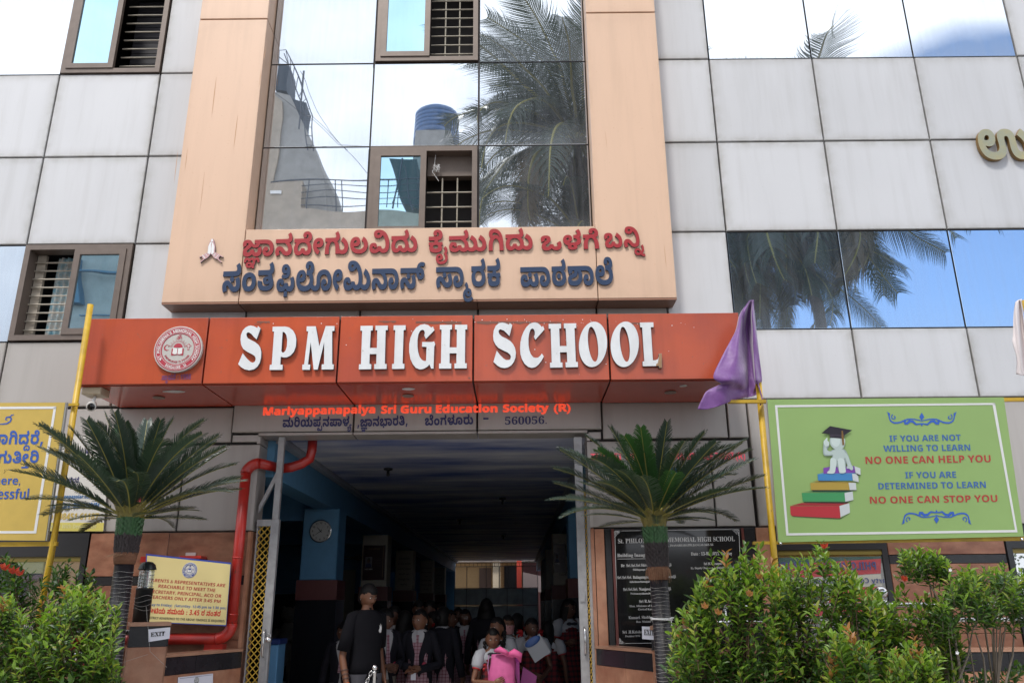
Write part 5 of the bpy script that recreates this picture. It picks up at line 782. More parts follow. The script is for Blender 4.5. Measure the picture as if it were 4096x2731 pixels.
# small fittings under the hall ceiling
for i, (x, y, lb) in enumerate(((-1.55, 2.2, 'small dark hook on the painted ceiling nearest the door'), (-.2, 5.2, 'dark round lamp holder on the painted ceiling right of the middle'), (-1.1, 8.5, 'dark lamp holder on the ceiling in mid hall'), (-.3, 12.5, 'farther dark lamp holder on the hall ceiling'))):
    t = thing('ceiling_fitting', lb, 'light fitting', (x, y, HZ)); put('base', MB().lathe([(.06, 0), (.055, -.02), (.02, -.03)], (x, y, HZ-.001), 14), DKF, t, True); put('holder', MB().lathe([(.018, -.03), (.02, -.09), (.012, -.1)], (x, y, HZ), 10), DKF, t, True)
# quotes on the columns
for s_, y, x0, x1, n0, z0, ztop, dz in (("Education|is the most|powerful weapon|which can|change the|world.", 11.69, -2.74, -2.44, 0, 0, 2.58, .115), ("Imitation is|you're never|won.|Follow the|you're sure|lead.", 16.19, -2.70, -2.41, 0, 0, 2.55, .115), ("Doubts|can't be|but won't|let|them|be.", 20.79, -2.75, -2.46, 0, 0, 2.5, .11), ("Hard|Work|Success|will|be|Yours", 7.29, .70, .95, 0, 0, 2.6, .11)):
    q = thing('wall_quote', {11.69: 'handwritten quote that begins with Education on a cream column', 16.19: 'faint quote on the third cream column of the hall', 20.79: 'faint quote on the farthest left column', 7.29: 'faint short lines of text on the right cream column'}[y], 'wall text', ((x0+x1)/2, y-.01, 2.2))
    for i, ln in enumerate(s_.split('|')):
        V, F, a, b = text_mesh(ln, 'plain'); w = min(x1-x0, .026*len(ln)); h = .07; xc = (x0+x1)/2; mb = MB()
        extr(mb, V, F, lambda u, v, d: Vector((xc-w/2+(u-a)*w/(b-a), y-.004-d, ztop-i*dz-.05+v*h)), .001)
        put('lettering', mb, mat('brown_ink', (.10, .07, .05), .7) if 'brown_ink' not in bpy.data.materials else bpy.data.materials['brown_ink'], q)
# clock
CK = thing('wall_clock', 'round white wall clock on the nearest blue column', 'clock', (-2.51, 2.985, 2.44))
cc = Vector((-2.512, 2.99, 2.442)); ex, ez, n = Vector((1, 0, 0)), Vector((0, 0, 1)), Vector((0, -1, 0)); r_ = .142
put('case', MB().add([cc+ex*(a*math.cos(2*PI*i/40))+ez*(a*math.sin(2*PI*i/40))+n*o for a, o in ((r_, 0), (r_, .03), (r_*.93, .035), (r_*.90, .024)) for i in range(40)], [(k*40+i, k*40+(i+1) % 40, (k+1)*40+(i+1) % 40, (k+1)*40+i) for k in range(3) for i in range(40)]), STEEL, CK)
put('face', MB().add([cc+ex*(r_*.91*math.cos(2*PI*i/40))+ez*(r_*.91*math.sin(2*PI*i/40))+n*.022 for i in range(40)], [tuple(range(40))]), CLOCKW, CK)
for h in range(1, 13):
    a = R(90-30*h); V, F, x0, x1 = text_mesh(str(h), 'sans'); p = cc+ex*(.104*math.cos(a))+ez*(.104*math.sin(a)); mb = MB()
    extr(mb, V, F, lambda u, v, d: p+ex*((u-(x0+x1)/2)*.034)+ez*((v-.35)*.036)+n*(.023+d), .0006); put('numeral', mb, BLACK, CK)
for ang, ln, w in ((R(133), .07, .006), (R(216), .095, .0045), (R(62), .08, .0015)):
    dr = ex*math.cos(ang)+ez*math.sin(ang); pr = ex*math.sin(ang)-ez*math.cos(ang)
    put('hand', MB().add([cc-dr*.02+pr*w+n*.026, cc-dr*.02-pr*w+n*.026, cc+dr*ln-pr*w*.4+n*.026, cc+dr*ln+pr*w*.4+n*.026], [(0, 1, 2, 3)]), BLACK, CK)
# posters with portraits
def poster(x0, x1, y, z0, z1, label, skin, woman, nm):
    t = thing('portrait_poster', label, 'poster', ((x0+x1)/2, y, z0)); w = x1-x0; h = z1-z0
    put('board', MB().panel(x0, x1, y-.02, y, z0, z1, .003), mat('dark_maroon_print', (.045, .012, .014), .25) if 'dark_maroon_print' not in bpy.data.materials else bpy.data.materials['dark_maroon_print'], t)
    f = Frame(y-.02)
    def bx(a, b, c, d, m, nme, o=.001): put(nme, MB().box(x0+w*a, x0+w*b, y-.02-o-.001, y-.02-o, z0+h*c, z0+h*d), m, t)
    gold = mat('poster_gold', (.20, .10, .03), .4) if 'poster_gold' not in bpy.data.materials else bpy.data.materials['poster_gold']
    bx(.9, .92, .08, .95, gold, 'border'); bx(.1, .42, .36, .66, mat('photo_grey', (.22, .20, .22), .5), 'photo_ground')
    def bl(pts, m, nme, o): 
        mb = MB(); V2, T = fill2d([pts]); extr(mb, V2, T, lambda u, v, d: Vector((x0+w*u, y-.02-o-d, z0+h*v)), .0008); put(nme, mb, m, t)
    circ = lambda cx_, cz_, rx, rz: [(cx_+rx*math.cos(2*PI*i/16), cz_+rz*math.sin(2*PI*i/16)) for i in range(16)]
    bl([(.12, .36), (.40, .36), (.39, .44), (.32, .475), (.20, .475), (.13, .44)], mat('photo_navy', (.02, .02, .09), .5), 'photo_jacket', .003)
    bl(circ(.26, .56, .095 if woman else .075, .075), BLACK, 'photo_hair', .004); bl(circ(.26, .535, .055, .055), mat('photo_skin', (.14, .07, .05), .5), 'photo_face', .005)
    V, F, a, b = text_mesh('VINOD KUMAR' if not woman else 'MEGHANA', 'sans'); mb = MB()
    extr(mb, V, F, lambda u, v, d: Vector((x0+w*(.09+.36*(u-a)/(b-a)), y-.026-d, z0+h*.295+v*.03)), .001); put('name_strip', mb, mat('lit_name_print', (.9, .9, .88), .4), t)
    V, F, a, b = text_mesh('PHILOMENAS', 'sans'); mb = MB(); extr(mb, V, F, lambda u, v, d: Vector((x0+w*(.25+.5*(u-a)/(b-a)), y-.024-d, z0+h*.88+v*.025)), .001); put('lettering', mb, gold, t)
    for k in range(6): bx(.47, .84, .60-.045*k, .61-.045*k, mat('faint_print', (.10, .05, .05), .5) if 'faint_print' not in bpy.data.materials else bpy.data.materials['faint_print'], 'text_line')
poster(-2.73, -2.34, 7.245, 1.95, 2.55, 'dark red poster with a man portrait on the first cream column', 0, False, '')
poster(.68, .90, 7.295, 2.05, 2.55, 'dark poster with a woman portrait on the right hall column', 0, True, '')
put('paper_notice', MB().box(-2.66, -2.46, 16.165, 16.17, 1.38, 1.50), mat('grey_paper', (.3, .3, .34), .7)); tag(bpy.data.objects['paper_notice'], 'small grey paper taped low on the third cream column', 'paper notice')
# back gate: sheet metal below, mesh above, daylight yard behind it
BG = thing('rear_gate', 'grey sheet metal gate with a wire mesh top at the far end of the hall', 'gate', (-.7, 24.6, .16))
SHT = mat('grey_sheet_metal', (.36, .40, .41), .4, .4, var=.35, vscale=2)
xx = [-2.36, -1.9, -1.15, -.35, .25, .83]
for a, b in zip(xx, xx[1:]):
    for z0, z1 in ((.16, .75), (.78, 1.45), (1.48, 2.08)): put('sheet_panel', MB().panel(a+.012, b-.012, 24.6, 24.63, z0, z1, .006), SHT, BG)
gf = MB()
for x in xx: gf.box(x-.012, x+.012, 24.58, 24.62, .16, 2.92)
for z in (.765, 1.465, 2.095, 2.90): gf.box(-2.36, .83, 24.585, 24.625, z-.012, z+.012)
gf.box(-.67, -.63, 24.58, 24.63, 2.1, 2.9)
put('frame', gf, mat('gate_grey_paint', (.12, .12, .125), .5), BG)
ms = MB()
for i in range(96): x = -2.34+i*.033; ms.box(x-.0022, x+.0022, 24.6, 24.604, 2.1, 2.89)
for i in range(24): z = 2.11+i*.033; ms.box(-2.36, .83, 24.604, 24.608, z-.0022, z+.0022)
put('wire_mesh', ms, DKF, BG, kind='stuff')
tr_ = MB()
for i in range(20): x = -2.3+i*.163; tr_.tube([(x, 24.62, 2.90), (x, 24.62, 3.02)], .008, 5)
tr_.box(-2.36, .83, 24.61, 24.63, 3.02, 3.04); put('top_rail', tr_, DKF, BG)
yb = thing('yard_building', 'sunlit ochre house seen through the mesh of the rear gate', 'building', (-.8, 30, 0))
OCH = mat('ochre_wall', (.50, .32, .15), .8, var=.1)
put('wall', MB().box(-9, 6, 31, 31.3, 0, 3.35), OCH, yb); put('fascia', MB().box(-9, 6, 30.1, 31.2, 3.36, 4.6), mat('pale_render', (.62, .58, .56), .8), yb)
put('brown_door', MB().box(-1.7, -1.15, 30.95, 30.995, .2, 3.1), mat('brown_door_paint', (.12, .07, .05), .6), yb); put('window', MB().box(-.55, .1, 30.95, 30.995, 1.8, 3.2), DKF, yb)
put('red_pillar', MB().box(.03, .25, 29.6, 29.8, 0, 3.36), mat('red_pillar_paint', (.50, .055, .03), .5), yb); put('pale_pillar', MB().box(-1.06, -.72, 30.4, 30.6, 0, 3.36), mat('cream_pillar_paint', (.62, .52, .38), .6), yb)
put('porch', MB().box(.3, 2.2, 30.5, 30.9, 0, 3.3), mat('maroon_porch', (.07, .02, .02), .6), yb); put('sheet', MB().add([(.3, 29.5, 2.0), (1.35, 29.5, 2.0), (1.35, 29.5, 2.62), (.3, 29.5, 2.85)], [(0, 1, 2, 3)]), mat('hung_sheet', (.34, .26, .24), .8), yb)
# left bay: doorway, side room glimpses
put('doorway', MB().box(-3.95, -3.2, 9.02, 9.04, .16, 2.2), mat('pale_door', (.34, .31, .24), .6)); tag(bpy.data.objects['doorway'], 'pale door leaf in the side room left of the clock column', 'door')
put('side_partition', MB().box(-9, -3.0, 9.05, 9.2, .1, HZ-.1), IBLUE, kind='structure'); put('side_dado', MB().box(-9, -3.0, 9.03, 9.045, .1, 1.75), BLKD, kind='structure')
bear = thing('bear_statue', 'small pale standing bear statue in the side room', 'statue', (-2.95, 6.5, .16))
BM = mat('pale_plaster', (.23, .20, .16), .7)
b_ = MB(); bx_ = P(665, 1400, 6.5).x; b_.ell((bx_, 6.5, .95), (.17, .14, .35), 14, 10); b_.ell((bx_, 6.48, 1.38), (.13, .12, .13), 14, 10); b_.ell((bx_, 6.36, 1.35), (.05, .06, .04), 8, 6)
for s in (-1, 1): b_.ell((bx_+s*.1, 6.5, 1.49), (.04, .025, .04), 8, 6); b_.tube([(bx_+s*.15, 6.45, 1.15), (bx_+s*.2, 6.35, 1.0), (bx_+s*.08, 6.33, .98)], [.06, .05, .04], 8); b_.tube([(bx_+s*.09, 6.5, .75), (bx_+s*.1, 6.5, .3), (bx_+s*.11, 6.42, .2)], [.09, .07, .07], 8)
put('body', b_, BM, bear, True)
fan = thing('ceiling_fan', 'dark ceiling fan in the side room behind the columns', 'fan', (-3.3, 10, 2.6))
fb = MB().lathe([(.02, 0), (.09, -.02), (.09, -.08), (.02, -.1)], (-3.05, 8.5, 2.45), 12); put('motor', fb, DKF, fan)
for k in range(3): a = 2*PI*k/3+.2; put('blade', MB().quadslab([(-3.05+.1*math.cos(a+.3), 8.5+.1*math.sin(a+.3), 2.4), (-3.05+.6*math.cos(a+.12), 8.5+.6*math.sin(a+.12), 2.39), (-3.05+.6*math.cos(a-.12), 8.5+.6*math.sin(a-.12), 2.41), (-3.05+.1*math.cos(a-.3), 8.5+.1*math.sin(a-.3), 2.42)], (0, 0, 1), .01), DKF, fan)
yl = MB().box(-9, -2.9, 24.7, 24.72, .1, HZ); 
# small far tree seen between columns
ft = thing('yard_tree', 'small green leafy tree in the yard seen between two cream columns', 'tree', (-4.2, 29, 0))

# ================================================================ GATE LEAVES
def lattice_gate(name, x0, x1, y, z1, label, left):
    t = thing(name, label, 'gate', ((x0+x1)/2, y, .1))
    f = MB()
    if left:
        f.box(x1-.075, x1, y-.03, y+.02, .12, z1); f.box(x0, x1-.076, y-.03, y+.02, z1-.06, z1); f.box(x0, x0+.012, y-.02, y+.01, .12, z1-.06)
        f.box(x1-.068, x1-.012, y-.028, y+.02, z1+.001, 3.08)
        a = MB().quadslab([(x0+.0, y-.02, z1+.06), (x0+.0, y-.02, z1+.13), (x1-.07, y-.02, z1+.44), (x1-.07, y-.02, z1+.35)], (0, -1, 0), .04)
        put('brace', a, GALV, t)
    else:
        f.box(x0, x0+.075, y-.03, y+.02, .12, 3.05); f.box(x0+.10, x1, y-.02, y+.01, .12, z1)
    put('frame', f, GALV, t)
    l_ = MB(); k = 0; zz = .14; p = .062 if left else .05
    xa, xb = (x0+.012, x1-.078) if left else (x0+.077, x0+.10)
    w = xb-xa
    while zz < (z1-.06):
        # zig-zag slats crossing each other: collapsible lattice
        n_ = max(1, round(w/p)); s = w/n_
        for i in range(n_):
            a0 = xa+i*s
            for sg in (0, 1):
                q = [(a0, zz), (a0+s, zz+p)] if sg == 0 else [(a0, zz+p), (a0+s, zz)]
                if zz+p < z1-.05: l_.tube([(q[0][0], y-.012+sg*.006, q[0][1]), (q[1][0], y-.012+sg*.006, q[1][1])], .0052, 4, cap=False)
        zz += p
    put('lattice', l_, GATEY, t, kind='stuff')
    for z in ((1.02, .55, .9) if left else (2.35, 1.55, .78)): put('hinge_plate', MB().box((x1-.06 if left else x0+.01), (x1-.02 if left else x0+.055), y-.042, y-.031, z, z+.08), GALV, t)
    hx = x1-.045 if left else x0+.04
    put('handle', MB().tube([(hx, y-.03, 1.33), (hx, y-.07, 1.31), (hx, y-.07, 1.12), (hx, y-.03, 1.10)], .009, 8), STEEL, t, True)
    return t
lattice_gate('folding_gate', P(575, 1400, .05).x, P(627, 1400, .05).x, .05, 2.30, 'silver folding gate leaf with yellow lattice at the left of the doorway', True)
lattice_gate('folding_gate', P(1330, 1400, .05).x, P(1364, 1400, .05).x, .05, 2.6, 'narrow silver gate leaf folded at the right side of the doorway', False)
pl = thing('padlock', 'steel padlock hanging on the left gate leaf', 'padlock', (-2.15, 0, 1.2))
p_ = P(617, 1468, 0.); put('body', MB().lathe([(.001, -.02), (.03, -.018), (.032, 0), (.03, .018), (.001, .02)], (p_.x, -.005, p_.z), 14), STEEL, pl, True)
put('shackle', MB().tube([(p_.x-.018+.018*(1-math.cos(a)), -.005, p_.z+.018+.028*math.sin(a)) for a in [PI*i/8 for i in range(9)]], .005, 6), STEEL, pl, True)
# ================================================================ RED PIPE
PI_ = thing('red_fire_pipe', 'thick red pipe that climbs beside the door and bends into the ceiling', 'pipe', (-2.5, -.1, .5))
def arc(c, a, b, r, n=8):             # quarter bend around c from direction a to direction b
    return [Vector(c)+Vector(a)*r*math.cos(PI/2*i/n)+Vector(b)*r*math.sin(PI/2*i/n) for i in range(n+1)]
xr = P(536, 1400, -.12).x; xt = P(567, 1100, -.12).x; zt = P(565, 1062, -.12).z; zb_ = P(480, 1466, -.12).z
xv = (xr+P(558, 1150, -.12).x)/2
pts = [(xv, -.12, zb_+.12), (xv, -.12, zt-.1)]
put('riser', MB().tube(pts, .047, 20), REDP, PI_, True)
put('bottom_elbow', MB().tube(arc((xv-.12, -.12, zb_+.12), (1, 0, 0), (0, 0, -1), .12), .050, 20), REDP, PI_, True)
put('low_run', MB().tube([(xv-.12, -.12, zb_), (-4.3, -.12, zb_)], .047, 20), REDP, PI_, True)
put('top_elbow', MB().tube(arc((xv+.09, -.10, zt-.1), (-1, 0, 0), (.1, .25, 1), .1), .050, 20), REDP, PI_, True)
e0 = Vector((xv+.10, -.075, zt)); e1 = Vector((-2.30, .30, zt+.01)); e2 = Vector((-2.12, .34, zt+.06)); e3 = Vector((-2.03, .36, zt+.2)); e4 = Vector((-2.03, .36, HZ+.02))
put('crossing', MB().tube([e0, e1], .046, 20), REDP, PI_, True); put('swan_neck', MB().tube([e1, (e1+e2)/2+Vector((0, 0, -.01)), e2, (e2+e3)/2+Vector((.03, 0, -.02)), e3, e4], .047, 20), REDP, PI_, True)
put('wall_bracket', MB().box(xv-.22, xv-.06, -.13, -.02, zb_-.11, zb_-.045), REDP, PI_)
for z in (1.95, 1.38, zb_+.2): put('coupling', MB().lathe([(.0475, -.006), (.0505, -.004), (.0505, .004), (.0475, .006)], (xv, -.12, z), 20), REDP, PI_, True)
hb = thing('fire_valve_set', 'red valve bodies and a steel hose coupling half hidden in the left shrub', 'valve', (-3.9, -.3, .7))
q_ = P(215, 1480, -.3); put('valve_body', MB().ell(q_, (.09, .08, .09), 14, 10), REDP, hb, True); q_ = P(160, 1462, -.35); put('valve_hood', MB().ell(q_, (.2, .1, .11), 16, 10), REDP, hb, True)
q_ = P(302, 0, 0); q2 = P(305*0+182*1.0, 1508, -.4); put('hose_coupling', MB().lathe([(.035, -.05), (.045, -.04), (.045, .03), (.03, .05)], q2, 16), STEEL, hb, True); put('red_cap', MB().lathe([(.02, -.03), (.05, -.02), (.05, 0)], q2-Vector((0, 0, .06)), 14), REDP, hb, True)
# ================================================================ WING WALLS AND PIERS BY THE STEPS
def wing(A, B, label, t=.16, flip=1):
    """low stone wall from A (near, by the pier) to B (at the facade)"""
    A = Vector(A); B = Vector(B); d = (B-A); L_ = d.length; d.normalize(); n = Vector((-d.y, d.x, 0))*flip; T = thing('wing_wall', label, 'wall', (A.x, A.y, .1))
    def slab(a, b, z0, z1, m, nm, o, th): p = [A+d*a+n*o, A+d*b+n*o, A+d*b+n*(o-th), A+d*a+n*(o-th)]; put(nm, MB().hexa([(v.x, v.y, z0) for v in p], [(v.x, v.y, z1) for v in p]), m, T)
    slab(0, L_, .1, 1.15, JOINT, 'core', -.01, t-.02)
    slab(-.01, L_, 1.155, 1.178, CAPM, 'coping', .012, t+.02)
    h_ = L_/2
    for i in range(2): slab(i*h_+.002, (i+1)*h_-.002, 1.022, 1.15, BLK, 'stone_tile', .004, .012)
    for z0, z1 in ((.56, 1.018), (.1, .556)):
        for i in range(2): slab(i*h_+.002, (i+1)*h_-.002, z0, z1, GRAN2, 'stone_tile', 0, .01)
    return T, d, n
wing((-2.86, -1.02, 0), (-2.43, -.01, 0), 'low stone wing wall with a black band left of the entrance', flip=-1)
wing((1.10, -.86, 0), (.70, -.01, 0), 'low stone wing wall with a black band right of the entrance', flip=1)
def pier(cx_, cy_, w, ang, zt_, label):
    T = thing('stone_pier', label, 'pier', (cx_, cy_, .1)); M = Matrix.Rotation(ang, 3, 'Z')
    def bl(hw, z0, z1, m, nm, faces=True):
        if not faces:
            p = [Vector((cx_, cy_, 0))+M @ Vector((sx*hw, sy_*hw, 0)) for sx, sy_ in ((-1, -1), (1, -1), (1, 1), (-1, 1))]
            put(nm, MB().hexa([(v.x, v.y, z0) for v in p], [(v.x, v.y, z1) for v in p]), m, T); return
        for k in range(4):
            Mk = M @ Matrix.Rotation(PI/2*k, 3, 'Z'); p = [Vector((cx_, cy_, 0))+Mk @ Vector(v) for v in ((-hw, -hw, 0), (hw-.0012, -hw, 0), (hw-.0012, -hw+.011, 0), (-hw, -hw+.011, 0))]
            put(nm, MB().hexa([(v.x, v.y, z0) for v in p], [(v.x, v.y, z1) for v in p]), m, T)
    hw = w/2
    bl(hw-.013, .1, zt_-.03, JOINT, 'core', False); bl(hw+.006, zt_-.028, zt_, CAPM, 'coping', False)
    bl(hw, zt_-.175, zt_-.032, BLK, 'stone_tile'); bl(hw-.001, zt_-.60, zt_-.178, GRAN2, 'stone_tile'); bl(hw-.001, .1, zt_-.603, GRAN2, 'stone_tile'); return T
# pier faces meet at the corner the photo shows
cL = P(312, 1432, -1.2); pier(cL.x+.02, cL.y+.19, .28, R(27), 1.425, 'left stone pier with the tilted exit paper and bollard lamp')
cR = Vector((1.30, -.95, 0)); pier(1.27, -.78, .36, R(-14), 1.36, 'right stone pier behind the wrapped palm trunk with the straight exit paper')
# planter walls
def planter(x0, x1, y, zt_, label):
    T = thing('planter_wall', label, 'wall', ((x0+x1)/2, y, 0)); put('core', MB().box(x0, x1, y+.012, y+.15, 0, zt_-.03), JOINT, T); put('coping', MB().box(x0-.01, x1+.01, y-.012, y+.16, zt_-.028, zt_), CAPM, T)
    n = max(2, round((x1-x0)/1.1))
    for i in range(n):
        a = x0+(x1-x0)*i/n+.002; b = x0+(x1-x0)*(i+1)/n-.002
        put('stone_tile', MB().box(a, b, y-.003, y+.01, zt_-.17, zt_-.032), BLK, T); put('stone_tile', MB().box(a, b, y, y+.01, .45, zt_-.173), GRAN2, T); put('stone_tile', MB().box(a, b, y, y+.01, 0, .447), GRAN2, T)
planter(1.50, 7.5, -.75, 1.17, 'long low stone planter wall behind the right shrubs'); planter(-7.3, -3.05, -.75, 1.02, 'low stone planter wall behind the left shrub')
# rails
rl = thing('steel_railing', 'stainless steel handrail behind the right shrubs', 'railing', (3.5, -.7, 1.2))
for z in (1.40, 1.52): put('rail', MB().tube([(1.6, -.68, z-.02), (7.4, -.68, z-.02)], .02, 12), STEEL, rl, True)
for x in (1.7, 4.3, 5.6, 7.): put('post', MB().tube([(x, -.68, 1.17), (x, -.68, 1.49)], .018, 10), STEEL, rl, True)
def ballpost(x, y, z0, z1, r, label, group=None):
    t = thing('ball_post', label, 'post', (x, y, z0), group); put('pipe', MB().lathe([(r*.62, 0), (r*.62, z1-z0-r*2.6), (r*.75, z1-z0-r*2.55), (r*.75, z1-z0-r*2.3), (r*.35, z1-z0-r*2.2), (r*.35, z1-z0-r*1.7)], (x, y, z0), 20), STEEL, t, True)
    put('ball', MB().ell((x, y, z1-r), (r, r, r), 24, 16), STEEL, t, True); return t
q_ = P(2022, 1345, -.66); ballpost(q_.x, q_.y, 1.17, q_.z, .05, 'stainless post with a ball top behind the right shrubs')
rl2 = thing('steel_rail', 'short stainless rail at the left behind the wrapped palm trunk', 'railing', (-3.8, -.7, 1.2)); zq = P(230, 1452, -.9).z
put('rail', MB().tube([(-6.5, -.9, zq), (-3.0, -.9, zq)], .022, 12), STEEL, rl2, True)
for x in (-6.2, -4.6, -3.3): put('post', MB().tube([(x, -.9, .1), (x, -.9, zq)], .018, 10), STEEL, rl2, True)
# chain stanchion in front of the door
q_ = P(861, 1526, -.9); st = ballpost(q_.x, q_.y, .1, q_.z, .021, 'thin stainless stanchion with a chain in front of the man in black'); 
chain = thing('chain', 'steel link chain hanging from the thin stanchion', 'chain', (q_.x-.1, q_.y, .9))
cpts = []
for k in range(30): t = k/29; cpts.append(Vector((q_.x-.025-.35*t*0.9, q_.y, q_.z-.05-.75*t+.25*t*t)))
for k in range(22):
    a, b = cpts[k], cpts[k+1]; c = (a+b)/2; d = (b-a).normalized(); s_ = Vector((0, 1, 0)) if k % 2 else Vector((1, 0, -.2)).normalized(); s_ = (s_-d*s_.dot(d)).normalized()
    put('link', MB().tube([c+d*.021*math.cos(2*PI*i/10)+s_*.011*math.sin(2*PI*i/10) for i in range(11)], .0035, 6, cap=False), STEEL, chain, True)
# blue drum behind the left gate
bd = thing('blue_bin', 'tall light blue bin behind the left gate leaf', 'bin', (-2.05, .6, .16)); q0 = P(612, 1475, .7); q1 = P(640, 1475, .7)
xm = (q0.x+q1.x)/2; put('body', MB().panel(q0.x, q1.x, .7, .95, .16, q0.z-.02, .01), mat('light_blue_plastic', (.12, .30, .52), .45), bd); put('lid', MB().panel(q0.x-.01, q1.x+.012, .69, .96, q0.z-.018, q0.z+.03, .008), mat('dark_blue_plastic', (.012, .03, .14), .4), bd)
# ================================================================ NOTICE BOARD
def zf(x, y, k, ox, oy): return ((ox+x/k)/KK, (oy+y/k)/KK)
NB = thing('timings_notice_board', 'pale yellow notice board with blue edges between the lamp and red pipe', 'notice board', (-3.0, -.2, 1.4))
FN = Frame(-.19); z5 = (2.845, 560, 2180)
def nb(x, y): return zf(x, y, *z5)
tl, tr, br, bl = nb(75, 95), nb(1040, 197), nb(983, 918), nb(60, 872)
def quad_on(fr, q, off, d, m, nm, par): return poly_on(fr, [ccw(q, True)], off, d, m, nm, par)
quad_on(FN, [tl, tr, br, bl], 0, .012, [mat('blue_border_print', (.03, .06, .33), .5)], 'board', NB)
quad_on(FN, [nb(88, 116), nb(1036, 216), nb(983, 905), nb(60, 864)], .0125, .001, [mat('pale_yellow_print', (.66, .55, .25), .5)], 'face', NB)
NR = mat('notice_red', (.38, .035, .035), .5); NBL = mat('notice_blue', (.06, .13, .33), .5); NBK = mat('notice_black', (.05, .05, .035), .5); NKR = mat('notice_bright_red', (.55, .02, .02), .5)
for s_, x0, y0, x1, y1, cap, m in (('PARENTS & REPRESENTATIVES ARE', 108, 410, 972, 475, 36, NR), ('REACHABLE TO MEET THE', 215, 480, 860, 530, 36, NR), ('SECRETARY, PRINCIPAL, ACO OR', 122, 540, 930, 596, 36, NR), ('TEACHERS ONLY AFTER 3:45 PM', 120, 602, 920, 655, 36, NR), ('(Monday to Friday)  (Saturday- 12:45 pm to 1:30 pm)', 20, 680, 985, 728, 28, NBL), ('NOTE: STRICT ADHERENCE TO THE ABOVE TIMINGS IS REQUIRED.', 20, 830, 972, 874, 25, NBK)):
    a = nb(x0, y0); b = nb(x1, y1); put_text(s_, FN, *a, *b, cap/2.845/KK, m, NB, 'sans', 0, off=.014, depth=.0006)
a = nb(80, 768); b = nb(918, 806); kannada('k7', FN, *a, *b, 9.5, NKR, NB, .014, .0006, join=True, name='lettering')
c_ = FN.W(*nb(573, 284)); emblem(NB, c_, Vector((1, 0, -.04)).normalized(), Vector((.04, 0, 1)).normalized(), Vector((0, -1, 0)), .068, mat('emblem_small_rim', (.6, .58, .55), .5), mr=mat('emblem_blue', (.03, .06, .30), .5), txt="ST. PHILOMENA'S GROUP OF INSTITUTIONS", bot='BANGALORE', thick=.0135)
put('red_bracket', MB().box(FN.W(*nb(450, 100)).x, FN.W(*nb(690, 100)).x, -.18, -.03, FN.W(*nb(500, 150)).z, FN.W(*nb(500, 118)).z), REDP, NB); put('red_bracket', MB().box(FN.W(*nb(0, 100)).x, FN.W(*nb(80, 100)).x, -.17, -.03, FN.W(*nb(0, 190)).z, FN.W(*nb(0, 125)).z), REDP, NB)
put('torn_sticker', MB().box(FN.W(*nb(440, 100)).x, FN.W(*nb(556, 100)).x, -.035, -.0235, FN.W(*nb(500, 122)).z, FN.W(*nb(500, 70)).z), mat('torn_paper', (.42, .38, .37), .7), NB)
# exit papers
PAPR = mat('white_paper', (.70, .70, .78), .6)
def paper(q, frame_, label, txt, base, cap, depth_name='paper_sign'):
    T = thing(depth_name, label, 'paper sign', frame_.W(*q[3])); quad_on(frame_, q, 0, .002, [PAPR], 'sheet', T)
    put_text(txt, frame_, *base, cap, BLACK, T, 'serif', .012, off=.003, depth=.0006); return T
nL = Matrix.Rotation(R(27), 3, 'Z') @ Vector((0, -1, 0)); pL = Vector((cL.x+.02, cL.y+.19, 1.3))+nL*.1415
FE = Frame(a=pL, n=nL)
PA = paper([nb(92, 955), nb(345, 930), nb(335, 1060), nb(97, 1097)], FE, 'tilted white paper reading EXIT on the left stone pier', 'EXIT', (*nb(120, 1038), *nb(283, 1024)), 48/2.845/KK)
nR = Matrix.Rotation(R(-14), 3, 'Z') @ Vector((0, -1, 0)); pR = Vector((1.27, -.78, 1.3))+nR*.1815
FE2 = Frame(a=pR, n=nR); zr = (2.8, 2400, 2080)
zz_ = lambda x, y: zf(x, y, *zr)
paper([zz_(470, 1187), zz_(640, 1192), zz_(642, 1340), zz_(473, 1327)], FE2, 'straight white paper reading EXIT on the right stone pier', 'EXIT', (*zz_(493, 1282), *zz_(606, 1286)), 62/2.8/KK)
nW = Matrix.Rotation(math.atan2(1.01, .43)-PI/2-PI/2+PI/2, 3, 'Z') @ Vector((0, -1, 0))
dW = (Vector((-2.43, -.01, 0))-Vector((-2.86, -1.02, 0))).normalized(); nW = Vector((dW.y, -dW.x, 0)); FW = Frame(a=Vector((-2.86, -1.02, 0))+nW*.006, n=nW)
WP = thing('white_notice', 'white framed paper with a small round emblem at the foot of the left wing wall', 'paper notice', (-2.6, -.6, .8))
quad_on(FW, [nb(432, 1500), nb(828, 1456), nb(826, 1600), nb(424, 1640)], 0, .003, [PAPR], 'sheet', WP)
quad_on(FW, [nb(448, 1512), nb(815, 1470), nb(815, 1473), nb(448, 1516)], .0035, .0008, [NAVP], 'border_line', WP)
c_ = FW.W(*nb(640, 1535)); emblem(WP, c_, dW, Vector((0, 0, 1)), nW, .028, mat('emblem_grey_rim', (.6, .6, .6), .5), mr=mat('emblem_dark_grey', (.12, .12, .13), .5), txt='ST PHILOMENA', bot='BANGALORE', thick=.004)
